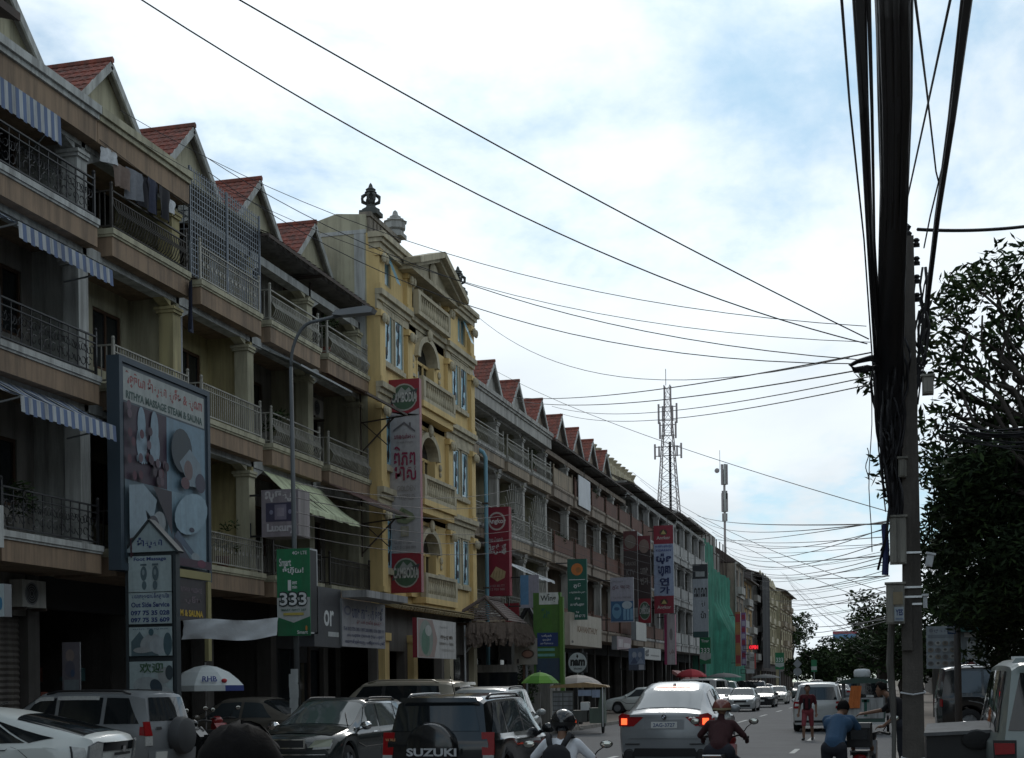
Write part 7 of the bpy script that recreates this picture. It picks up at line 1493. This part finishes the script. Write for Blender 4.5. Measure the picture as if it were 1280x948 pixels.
for k, (xs, r, lb) in enumerate([(((1052, 0, 9.5), (1062, 130, 13), (1080, 300, 18), (1098, 560, 22), (1107, 640, 22.3)), .011, 'leftmost thin line alongside the thick bundle'), (((1075, 0, 9.5), (1080, 130, 13), (1087, 290, 18), (1098, 430, 21.8)), .045, 'doubled black cable left of the thick bundle'), (((1069, 0, 9.5), (1077, 140, 13), (1085, 300, 18), (1094, 450, 21.8)), .022, 'single black cable between the thin line and doubled cable'),
        (((1086, 0, 9.5), (1090, 140, 13), (1093, 300, 18), (1100, 420, 21.8)), .016, 'thin cable just left of the thick bundle'), (((1209, 0, 9.5), (1190, 150, 14), (1172, 270, 18.5), (1160, 372, 22.5), (1157, 430, 22.8)), .04, 'black cable slanting down to the pole from the upper right'), (((1203, 0, 9.5), (1186, 150, 14), (1170, 270, 18.5), (1159, 360, 22.5)), .014, 'thin line beside the cable slanting from the upper right'),
        (((1188, 0, 10), (1160, 130, 14), (1135, 245, 18), (1128, 290, 20)), .011, 'thin line crossing from the upper right to the bundle'), (((1144, 0, 10), (1158, 110, 14), (1170, 215, 18), (1175, 235, 19)), .011, 'slack thin line between the bundle and right cable'), (((1174, 225, 18.5), (1163, 270, 20), (1155, 310, 22)), .012, 'short thin tail below the joint on the right cable')]):
    pts = [atW(*q) for q in xs]; ex = pts[0] + (pts[0] - pts[1]) * .9; wire(lb, [ex] + pts, r, 'cables along the kerb')
wire('twisted black wire running right from the pole top', catenary(atY(1147, 287, PY), atY(1300, 281, PY + 2), .05), .028, 'cables along the kerb')
# wires spanning the street
SP = [((296, -2, 17), (1086, 424, 22.6), .016, .1, 'upper long wire from the top of the picture to the pole'), ((174, -2, 17), (1084, 430, 22.6), .015, .5, 'second long wire from the top left to the pole'), ((150, 138, 30), (1083, 408, 22.8), .010, .9, 'faint wire starting behind the second red gable'), ((160, 168, 31), (1088, 428, 22.6), .009, 1.0, 'faint wire passing under the nearest finial'),
      ((255, 195, 33), (1075, 450, 22.5), .013, .9, 'dark wire touching the nearest finial base'), ((260, 215, 33), (1070, 455, 22.5), .013, 1.1, 'dark wire crossing the yellow building gable'), ((588, 388, 52), (1062, 447, 22.6), .012, 1.2, 'wire from the yellow building corner to the pole'), ((640, 497, 66), (1088, 441, 22.6), .02, .3, 'upper of the wires rising right across the blue sky gap'),
      ((650, 502, 66), (1090, 460, 22.6), .02, .35, 'second of the wires rising right across the blue sky gap'), ((690, 508, 75), (1092, 470, 22.6), .016, .5, 'third of the wires rising right across the blue sky gap'), ((700, 517, 75), (1092, 480, 22.6), .016, .5, 'lowest of the wires rising right across the blue sky gap'), ((618, 463, 60), (1118, 642, 22.4), .011, .3, 'thin wire falling right past the lattice tower'),
      ((790, 590, 95), (1110, 742, 40), .016, .6, 'wire falling right over the dark roofs'), ((800, 600, 95), (1110, 760, 40), .014, .6, 'second wire falling right over the dark roofs'), ((872, 645, 115), (1118, 655, 22.6), .022, .25, 'black wire crossing level to the steel cabinet'), ((875, 650, 115), (1116, 652, 22.6), .016, .5, 'second wire crossing level to the steel cabinet'), ((880, 672, 118), (1118, 650, 22.6), .014, .3, 'wire climbing to the steel cabinet from the far roof')]
for a, b, r, sg, lb in SP: wire(lb, catenary(atW(*a), atW(*b), sg, 20), r * .66, 'wires across the street')
k = 0
far_desc = ['lowest', 'second lowest', 'third lowest', 'fourth lowest', 'fifth lowest', 'middle', 'sixth from the top', 'fifth from the top', 'fourth from the top', 'third from the top', 'second from the top', 'topmost']
for i in range(26):
    y0 = 660 + i * 4.6; x0 = 890 + min(100, i * 3.6); wire('far slack wire of the tangle over the street end', catenary(atW(x0, y0 + 5, 140 + 3 * i), atW(1108 + rnd.uniform(-3, 6), y0 + rnd.uniform(-16, 12), 40 + rnd.uniform(-6, 20)), rnd.uniform(.3, 1.3), 12), (.010 + rnd.uniform(0, .008)), 'tangle of far wires over the street end', n=4)
for i in range(9):
    wire('far wire of the sheaf sloping down to the right trees', catenary(atW(975 + 2 * i, 712 + 3 * i + rnd.uniform(-4, 4), 200), atW(1085 + 2 * i, 785 + 5 * i + rnd.uniform(-8, 8), 90), rnd.uniform(.1, .9), 10), .012, 'sheaf of wires sloping to the right trees', n=4)
for x, y0, y1, lb in ((1088, 478, 690, 'thin dropper wire hanging left of the pole'), (1084, 560, 600, 'short curled dropper wire left of the pole')):
    wire(lb, [atW(x + 2 * math.sin(i), y0 + (y1 - y0) * i / 8, 22.4) for i in range(9)], .008, 'dropper wires')
for k in range(16):
    x0, y0 = rnd.uniform(1168, 1200), rnd.uniform(520, 545); wire('slack wire of the bunch crossing the right tree', catenary(atW(x0, y0, 23.5), atW(1300, y0 + rnd.uniform(0, 26), 23), .1, 8), .009, 'bunch of wires crossing the right tree', n=4)

for k, (y0, y1, y2, lb) in enumerate([(604, 590, 640, 'topmost of the wires sagging past the yellow building front'), (612, 606, 648, 'second wire sagging past the yellow building front'), (622, 620, 655, 'third wire sagging past the yellow building front'), (640, 640, 668, 'fourth wire sagging past the yellow building front'), (655, 650, 676, 'fifth wire sagging past the yellow building front'), (668, 664, 690, 'lowest of the wires sagging past the yellow building front')]):
    wire(lb, catenary(atW(367, y0, 31.2), atW(640 + 3 * k, y1 + 22, 60), .35, 10) + catenary(atW(640 + 3 * k, y1 + 22, 60), atW(882, y2 + 60, 118), .6, 8)[1:], .009, 'wires along the shop fronts')
# ------------------------------------------------------------------ towers on the skyline
m_tow = mat('tower_steel', (.33, .30, .30), .6, metal=.3); m_tred = mat('tower_red', (.30, .09, .08), .6)
def lattice(label, px_, ytop, ybot, w_, wb, wt, ants):
    b = atW(px_, ybot, w_); s = w_ / FPX; H = (ybot - ytop) * s; t = thing('lattice_tower', label, 'radio tower', (b.x, b.y, b.z - 14)); m = MB(); n = 11; zt = H + 14
    P = lambda k, q: Vector(((1, 1, -1, -1)[q] * (wb + (wt - wb) * min(1, k / n / .85)) / 2, (1, -1, -1, 1)[q] * (wb + (wt - wb) * min(1, k / n / .85)) / 2, 14 + H * k / n))
    for q in range(4):
        m.tube([P(0, q) - Vector((0, 0, 14))] + [P(k, q) for k in range(n + 1)], .075, 5)
        for k in range(n): m.bar(P(k, q), P(k + 1, (q + 1) % 4), .05).bar(P(k, (q + 1) % 4), P(k + 1, q), .05).bar(P(k, q), P(k, (q + 1) % 4), .045)
    m.build('lattice', m_tow, t); MB().tube([(.3, -.3, 14), (.3, -.3, 14 + H * .55)], .17, 6).build('feeder_cable', m_cable, t)
    for zz_, rr, L in ants:
        for sg in (-1, 1):
            MB().box(sg * rr - .11, sg * rr + .11, -.15, .15, 14 + zz_ * H, 14 + zz_ * H + L).bar((0, 0, 14 + zz_ * H + .4), (sg * rr, 0, 14 + zz_ * H + .4), .1).bar((0, 0, 14 + zz_ * H + L - .4), (sg * rr, 0, 14 + zz_ * H + L - .4), .1).build('antenna', m_tow, t)
            MB().box(sg * (rr - .55) - .1, sg * (rr - .55) + .1, -.15, .15, 14 + zz_ * H + .3, 14 + zz_ * H + L - .3).build('antenna', m_tow, t)
    MB().cyl((-.2, 0, zt), (-.2, 0, zt + 2.2), .05, n=5).build('spike', m_tow, t)
lattice('red and white lattice radio tower behind the dark roofs', 836, 482, 640, 190, 2.7, .8, [(.70, 1.2, 2.6), (.58, 1.05, 2.2), (.42, 1.75, 2.0)])
b = atW(906, 655, 170); s_ = 170 / FPX; t = thing('antenna_mast', 'slim antenna mast crowded with panels on the far roof', 'radio mast', (b.x, b.y, b.z - 12)); H = 68 * s_
MB().tube([(0, 0, 0), (0, 0, 12 + H)], .14, 8).build('mast', m_tow, t); MB().cyl((-.5, 0, 12 + H), (-.5, 0, 14.3 + H), .03, n=4).build('spike', m_tow, t)
for z, hh, rr in ((.72, 2.4, .3), (.45, 1.0, .22), (.22, 2.2, .28), (.05, .9, .2)):
    for k in range(5): a = k * 1.257; MB().box(rr * math.cos(a) - .12, rr * math.cos(a) + .12, rr * math.sin(a) - .12, rr * math.sin(a) + .12, 12 + z * H, 12 + z * H + hh).build('antenna', [m_tow, m_white, m_grey][k % 3], t)
MB().lathe([(.0, 0), (.28, .05), (.3, .12)], (-.85, -.1, 11.9 + H), 12, axis='y').build('dish', m_tow, t)

# ------------------------------------------------------------------ trees and plants
def leafmat(name, c, v=.35): return mat(name, c, .8, var=v, scale=.9, spec=.12)
m_bark = mat('bark', (.055, .047, .04), .95, var=.3, scale=8, bump=.8, bscale=30)
NR = np.random.RandomState(5)
def leaves(parent, clumps, per, L, Wd, m, droop=.5, name='crown', mats=None, flat=.7):
    """many small folded leaves spread through clumps (centre, radius)"""
    C_ = []
    for c, r in clumps:
        n = max(8, int(per * (r ** 2))); d = NR.normal(size=(n, 3)); d /= np.linalg.norm(d, axis=1)[:, None]; rr = r * NR.uniform(.25, 1, n) ** .5
        p = np.array(c) + d * rr[:, None] * np.array([1, 1, flat]); C_.append(p)
    p = np.concatenate(C_); n = len(p)
    a = NR.normal(size=(n, 3)); a[:, 2] = a[:, 2] * .5 - droop; a /= np.linalg.norm(a, axis=1)[:, None]
    b = np.cross(a, NR.normal(size=(n, 3))); b /= np.linalg.norm(b, axis=1)[:, None]; l = (L * NR.uniform(.7, 1.25, n))[:, None]; w = l * Wd / L
    v = np.stack([p - a * l / 2, p + b * w / 2, p + a * l / 2, p - b * w / 2], 1).reshape(-1, 3)
    me = bpy.data.meshes.new(name); me.vertices.add(4 * n); me.vertices.foreach_set('co', v.ravel()); me.loops.add(4 * n); me.loops.foreach_set('vertex_index', np.arange(4 * n, dtype=np.int32)); me.polygons.add(n); me.polygons.foreach_set('loop_start', np.arange(0, 4 * n, 4, dtype=np.int32))
    ml_ = mats or [m]
    for q in ml_: me.materials.append(q)
    me.polygons.foreach_set('material_index', NR.randint(0, len(ml_), n).astype(np.int32)); me.update(calc_edges=True); me.validate()
    o = bpy.data.objects.new(name, me); C.objects.link(o); o.parent = parent; o['kind'] = 'stuff'; return o
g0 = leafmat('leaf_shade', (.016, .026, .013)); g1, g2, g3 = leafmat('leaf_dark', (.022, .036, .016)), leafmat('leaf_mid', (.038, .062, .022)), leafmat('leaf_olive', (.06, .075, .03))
def limb(b, p, q, r0, r1, wob=.25, n=6):
    p, q = Vector(p), Vector(q); L = (q - p).length; pts = [p.lerp(q, i / n) + (Vector((rnd.uniform(-1, 1), rnd.uniform(-1, 1), rnd.uniform(-.6, .6))) * wob * L * .12 if 0 < i < n else Vector()) for i in range(n + 1)]
    b.tube(pts, [r0 + (r1 - r0) * i / n for i in range(n + 1)], 7); return pts
def big_tree():
    base = Vector((4.6, 31.0, .13)); t = thing('broadleaf_tree', 'large dark mango-like tree overhanging the right kerb behind the pole', 'tree', base); b = MB(); Lc = lambda v: Vector(v) - base
    fork = Vector((.1, -.3, 3.6)); limb(b, (0, 0, 0), fork, .38, .28); cl = []
    spec = [(1180, 395, .55, 29), (1196, 372, .5, 30), (1210, 352, .55, 29.5), (1222, 362, .5, 31), (1240, 352, .45, 30), (1266, 330, .8, 30), (1285, 345, 1.1, 31), (1180, 435, .55, 29.5), (1172, 462, .5, 29), (1192, 455, .45, 30.5), (1200, 425, .4, 31), (1228, 395, .4, 30), (1206, 485, .5, 29.5), (1188, 505, .5, 30.5), (1215, 455, .45, 29), (1240, 470, .4, 30), (1262, 420, .65, 31), (1285, 430, 1.0, 30), (1275, 480, .6, 30.5), (1255, 500, .45, 31), (1232, 515, .5, 29.5), (1270, 380, .5, 30), (1296, 395, .8, 31), (1250, 405, .35, 29), (1225, 430, .35, 30), (1180, 545, .6, 30), (1205, 535, .55, 31), (1168, 525, .4, 29), (1236, 545, .6, 29.5), (1258, 455, .4, 31),
            (1262, 545, .7, 30), (1285, 530, .9, 31)]
    for x, y, r, w in spec: cl.append((Lc(atW(x, y, w)), r))
    for k in range(95):
        x, y = rnd.uniform(1172, 1330), rnd.uniform(560, 770); cl.append((Lc(atW(x, y, rnd.uniform(28.5, 33))), rnd.uniform(.5, .85)))
    for k in range(26): x, y = rnd.uniform(1168, 1240), rnd.uniform(560, 640); cl.append((Lc(atW(x, y, rnd.uniform(28.5, 31))), rnd.uniform(.3, .5)))
    for k in range(40): cl.append((Vector((rnd.uniform(0, 6), rnd.uniform(-4, 5), rnd.uniform(3.2, 6.2))), rnd.uniform(.8, 1.3)))
    for k in range(16): x, y = rnd.uniform(1215, 1330), rnd.uniform(720, 815); cl.append((Lc(atW(x, y, rnd.uniform(31, 34))), rnd.uniform(.5, .8)))
    for c, r in cl[:32]:
        if r > .3: mid = fork.lerp(c, .55) + Vector((.3, .2, -.3)); limb(b, fork, mid, .13, .065, .6); limb(b, mid, c, .06, .02, .9)
    for x, y in ((1185, 518), (1165, 470), (1200, 490), (1230, 430)): limb(b, Lc(atW(1290, 530, 30)), Lc(atW(x, y, 29.5)), .07, .02, .6)
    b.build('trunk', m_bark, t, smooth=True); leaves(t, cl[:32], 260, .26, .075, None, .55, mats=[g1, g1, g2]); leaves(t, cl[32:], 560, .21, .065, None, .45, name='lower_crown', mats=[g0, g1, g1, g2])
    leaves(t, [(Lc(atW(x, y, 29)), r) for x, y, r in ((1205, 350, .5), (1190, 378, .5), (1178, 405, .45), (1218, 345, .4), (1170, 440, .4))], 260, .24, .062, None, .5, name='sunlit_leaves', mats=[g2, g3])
    # outer sprays that reach round the pole
    leaves(t, [(Lc(atW(x, y, 24)), r) for x, y, r in ((1085, 478, .28), (1092, 492, .2), (1078, 470, .16), (1103, 578, .25), (1098, 596, .2), (1108, 618, .2), (1168, 475, .3), (1172, 590, .35))], 420, .2, .05, None, .5, name='outer_spray', mats=[g1, g2])
big_tree()
def tree(label, x, y, h, r, trunk=None, per=60, L=.35, cz=None, mats=None, n=26, sq=.8, name='broadleaf_tree'):
    t = thing(name, label, 'tree', (x, y, 0), 0, 'street trees'); b = MB(); cz = cz or h - r * sq; limb(b, (0, 0, 0), (0, 0, cz), .3, .2)
    cl = []
    for k in range(n):
        d = Vector((rnd.gauss(0, 1), rnd.gauss(0, 1), rnd.gauss(0, 1))).normalized(); q = rnd.uniform(.35, .85); c = Vector((d.x * r * q, d.y * r * q, cz + d.z * r * q * sq)); cl.append((c, r * rnd.uniform(.22, .38)))
        if k % 2 == 0: limb(b, (0, 0, cz * .7), c, .12, .03, .5)
    b.build('trunk', m_bark, t, smooth=True); leaves(t, cl, per, L, L * .4, None, .3, mats=mats or [g1, g1, g2]); return t
def at(px_, w): p = atW(px_, 850, w); return p.x, p.y
x, y = at(1018, 190); tree('rounded dark tree standing in the middle of the street end', x, y, 8.6, 4.6, per=80, L=.55, cz=4.2, n=34)
x, y = at(1040, 210); tree('lower dark tree beside the billboard at the street end', x, y, 7.6, 3.8, per=70, L=.55, cz=3.6)
x, y = at(990, 250); tree('tree peeking out behind the last building of the row', x, y, 16, 4.5, per=50, L=.6, cz=11.5, mats=[g2, g1])
x, y = at(1100, 105); tree('pale green loose tree on the right above the tuk-tuk', x, y, 9.2, 2.7, per=75, L=.4, mats=[g2, g3, g1], cz=6.6)
x, y = at(1085, 150); tree('dark tree on the right beyond the tuk-tuk', x, y, 9.0, 3.6, per=70, L=.5, cz=4.8, n=32)
x, y = at(1105, 80); tree('dark tree on the right just behind the pole', x, y, 5.8, 2.2, per=110, L=.35, cz=3.6)
x, y = at(1070, 175); tree('dark round tree left of the loose pale one', x, y, 8.5, 4.0, per=75, L=.5, cz=4.4, n=32)
x, y = at(1128, 112); tree('dark tree right of the loose pale one', x, y, 8.0, 3.4, per=90, L=.42, cz=4.2, n=32)
x, y = at(1180, 75); tree('dense dark tree behind the poster wall', x, y, 8.5, 3.6, per=110, L=.35, cz=4.9)
x, y = at(1250, 62); tree('dense tree behind the large black SUV', x, y, 8, 3.6, per=110, L=.35, cz=4.5)
x, y = at(1132, 230); tree('far dark tree right of the tuk-tuk canopy', x, y, 12, 6, per=50, L=.7, cz=5)
x, y = at(1152, 170); tree('far dark tree behind the utility pole base', x, y, 9, 4.5, per=60, L=.6, cz=4.2)
x, y = at(1075, 240); tree('far dark tree closing the street on the right', x, y, 10, 5.5, per=50, L=.7, cz=5)
tree('street tree on the right pavement beside the viewer', 6.0, 12.0, 9, 3.8, per=70, L=.35); tree('street tree on the right pavement behind the viewer', 5.5, -6.0, 10, 4.5, per=50, L=.4)
tree('street tree farther behind the viewer on the right', 7.5, -18.0, 11, 5, per=45, L=.4)
# potted plants by the green umbrella
for k, (px_, w_, h_, lb) in enumerate([(648, 57, 2.1, 'tall leafy shrub in a white pot beside the black SUV mirror'), (659, 58, 2.4, 'taller leafy shrub in front of the green umbrella'), (637, 56.5, 1.5, 'low leafy shrub left of the taller potted ones')]):
    x, y = at(px_, w_); t = thing('potted_shrub', lb, 'plant', (x, y, .13), 0, 'potted shrubs'); MB().lathe([(.0, 0), (.18, 0), (.25, .45), (.27, .5), (.22, .5), (.2, .4)], (0, 0, 0), 12).build('pot', m_cloth_w, t, smooth=True); b = MB(); cl = []
    for q in range(12): e = Vector((rnd.uniform(-.45, .45), rnd.uniform(-.4, .4), rnd.uniform(.8, h_))); limb(b, (0, 0, .4), e, .02, .008); cl.append((e, .3))
    b.build('stem', m_bark, t); leaves(t, cl, 600, .16, .045, None, .2, name='foliage', mats=[g1, g2])

# balcony plants, extra air conditioners and drainpipes along the row
for k, (yy, zi, lb) in enumerate([(24.3, 0, 'small potted plant behind the scroll railing of the lowest balcony at the left'), (33.2, 0, 'bushy potted plant on the balcony right of the big billboard'), (36.4, 1, 'trailing potted plant on the balcony beside the street lamp'), (40.2, 2, 'potted plant on the top balcony next to the yellow building'), (61.5, 1, 'potted plant on the fan grille balcony'), (66.0, 2, 'potted plant on the pale top balcony'), (71.0, 1, 'potted plant over the first brown parapet'), (79.5, 2, 'potted plant over the farther brown parapet')]):
    t = thing('balcony_plant', lb, 'plant', (-16.35, yy, FL[zi]), 0, 'plants on the balconies'); MB().lathe([(0, 0), (.13, 0), (.18, .3), (.19, .33), (.15, .33), (.14, .28)], (0, 0, 0), 10).build('pot', m_tile if k % 2 else m_conc, t, smooth=True)
    cl = [(Vector((rnd.uniform(-.2, .25), rnd.uniform(-.3, .3), rnd.uniform(.5, 1.15))), .25) for q in range(5)]; leaves(t, cl, 700, .15, .04, None, .2, name='foliage', mats=[g1, g2])
for k, (yy, zz_, lb) in enumerate([(57.0, 10.6, 'air conditioner above the first pale balcony past the yellow building'), (70.4, 7.0, 'air conditioner in the lower loggia over the first brown parapet'), (75.0, 10.4, 'air conditioner in the loggia under the white balcony board'), (84.2, 7.1, 'air conditioner beside the tall dark beer sign'), (112.0, 10.6, 'air conditioner among the white balconies'), (41.4, 10.2, 'air conditioner over the upper rusty canopy')]): aircon(lb, -17.1, yy, zz_)
for k, (yy, h, lb) in enumerate([(30.91, 11.0, 'grey drainpipe between the laundry shophouse and the caged one'), (38.96, 13.6, 'rusty drainpipe between the two dark canopied shophouses'), (63.9, 13.6, 'grey drainpipe between the two fan grille shophouses'), (77.6, 13.8, 'grey drainpipe in the middle of the brown parapet shophouses'), (107.9, 14.4, 'white drainpipe behind the Korean sign'), (121.1, 14.8, 'white drainpipe left of the scaffold net')]):
    t = thing('drainpipe', lb, 'pipe', (-16.0, yy + .28, .13), 0, 'drainpipes on the row'); MB().tube([(-.6, 0, 0), (-.6, 0, h * .33), (-.4, 0, h * .36), (-.4, 0, h)], .05, 7).build('pipe', [m_grey, m_rust, m_grey, m_grey, m_white, m_white][k], t, smooth=True); MB().box(-.52, -.3, -.07, .07, h * .5, h * .5 + .05).box(-.52, -.3, -.07, .07, h * .8, h * .8 + .05).build('pipe_clip', m_rust, t)

# ------------------------------------------------------------------ right side: board wall, posts, bin, gantry
t, s = sign_perp('notice_wall', 'large pale picture board behind the black SUV', (1158, 783, 1196, 836), Y=58.0, depth=.15, arms=False, cat='board', face=(.20, .23, .25)); s.text('ទីផ្សារ', .1, .84, .8, .95, (.09, .1, .13), .02); s.rect(.05, .72, .95, .8, (.13, .15, .17))
for i in range(4):
    for j in range(4): s.ell(.14 + .24 * i, .12 + .16 * j, .10, .055, [(.12, .12, .12), (.27, .28, .27), (.16, .14, .11)][(i + j) % 3]); s.ell(.14 + .24 * i, .13 + .16 * j, .05, .03, (.07, .07, .07))
s.done()
t, s = sign_perp('notice_wall', 'dim picture board right of the grey post', (1197, 790, 1236, 836), Y=57.0, depth=.15, arms=False, cat='board', face=(.10, .12, .13)); s.rect(.3, .05, .95, .75, (.24, .26, .27)); s.rect(.22, .86, .9, .98, (.38, .4, .4)); s.rect(.4, .45, .95, .5, (.08, .09, .1)); s.poly([(.05, .0), (.45, .22), (.7, .0)], (.12, .03, .03)); s.done()
MB().box(0, s.w, -.4, 1.0, s.h, s.h + .25).build('roof_edge', mat('teal_edge', (.02, .07, .065), .7), t)
t, s = sign_perp('blade_sign', 'rounded blue framed sign on the grey post', (1184, 746, 1194.5, 793), Y=33.5, depth=.08, arms=False, face=(.03, .07, .17)); s.poly([(.12, .06), (.88, .03), (.92, .94), (.5, .97), (.1, .92)], (.30, .35, .42)); s.text('P', .3, .7, .75, .88, NAVY, .04); s.text('ចត', .2, .5, .8, .62, NAVY, .02); s.done()
x, y = at(1198, 33.6); t = thing('steel_post', 'plain grey steel post on the right pavement before the picture boards', 'post', (x, y, .13)); MB().tube([(0, 0, 0), (-.03, 0, 5.2)], [.085, .07], 10).build('shaft', mat('post_grey', (.11, .105, .105), .6, streak=.3), t, smooth=True)
MB().box(.3, .45, 0, .06, 3.0, 3.5).box(0, .45, .0, .04, 3.45, 3.5).build('side_plate', m_cloth_w, t)
Yb = 17.5; p0 = atY(1158, 914, Yb); p1 = atY(1242, 905, Yb); t = thing('metal_bin', 'dark open topped metal bin with a grey sloping lid beside the van', 'bin', (p0.x, Yb, .13)); w = p1.x - p0.x; h = p0.z - .13
MB().box(0, w, 0, .9, .1, h - .02).build('bin_body', m_trimb, t); MB().add([(-.03, -.05, h - .02), (w + .05, -.05, h + .02), (w + .05, .95, h + .1), (.03, .95, h + .06), (-.03, -.05, h - .06), (w + .05, -.05, h - .02), (w + .05, .95, h + .06), (.03, .95, h + .02)], [(0, 1, 2, 3), (7, 6, 5, 4), (0, 4, 5, 1), (1, 5, 6, 2), (2, 6, 7, 3), (3, 7, 4, 0)]).build('lid', mat('bin_lid', (.14, .145, .15), .7, streak=.3), t); MB().ellipsoid((w * .75, -.03, h - .1), (.18, .04, .12), 12, 8).build('black_bag', m_rubber, t)
for x in (.1, w - .1): MB().lathe([(0, -.03), (.1, -.03), (.1, .03), (0, .03)], (x, .1, .1), 10, axis='x').build('wheel', m_rubber, t)
t = thing('boundary_wall', 'grimy low wall behind the parked vehicles on the right', 'wall', (1.8, 68.0, .13)); MB().box(0, 14, 0, .25, 0, 2.7).build('wall_face', m_gwall, t); MB().box(-.1, 14.1, -.08, .33, 2.7, 2.85).build('coping', m_conc, t)
for k in range(5): MB().box(k * 3.4, k * 3.4 + .4, -.1, 0, 0, 2.7).build('pier', m_gwall, t)
t = thing('boundary_wall', 'long grimy wall along the right pavement toward the street end', 'wall', (4.6, 68.3, .13)); MB().box(0, .25, 0, 150, 0, 2.6).build('wall_face', m_gwall, t); MB().box(-.06, .31, 0, 150, 2.6, 2.72).build('coping', m_conc, t)
# the row goes on behind the viewer
far_building('shophouse row continuing behind the viewer', 2.0, 22.7, 14.2, m_cream, m_white, 3, 5, 'roof'); far_building('older shophouse row farther behind the viewer', -26, 1.8, 14.2, m_pink, m_white, 3, 6, 'roof')
for y0, y1, hh, wm_, lb in ((-24, 34, 13.5, m_pink, 'faded pink row across the pavement, level with the viewer'), (34.2, 78, 14.5, m_conc, 'grey concrete row across the pavement behind the large tree'), (78.2, 118, 13.0, m_cream, 'cream row across the pavement beyond the large tree')):
    t2 = far_building(lb, y0, y1, hh, wm_, m_conc, 3, 8, 'flat'); t2.rotation_euler = (0, 0, R(180)); t2.location = (12.0, y1, 0)
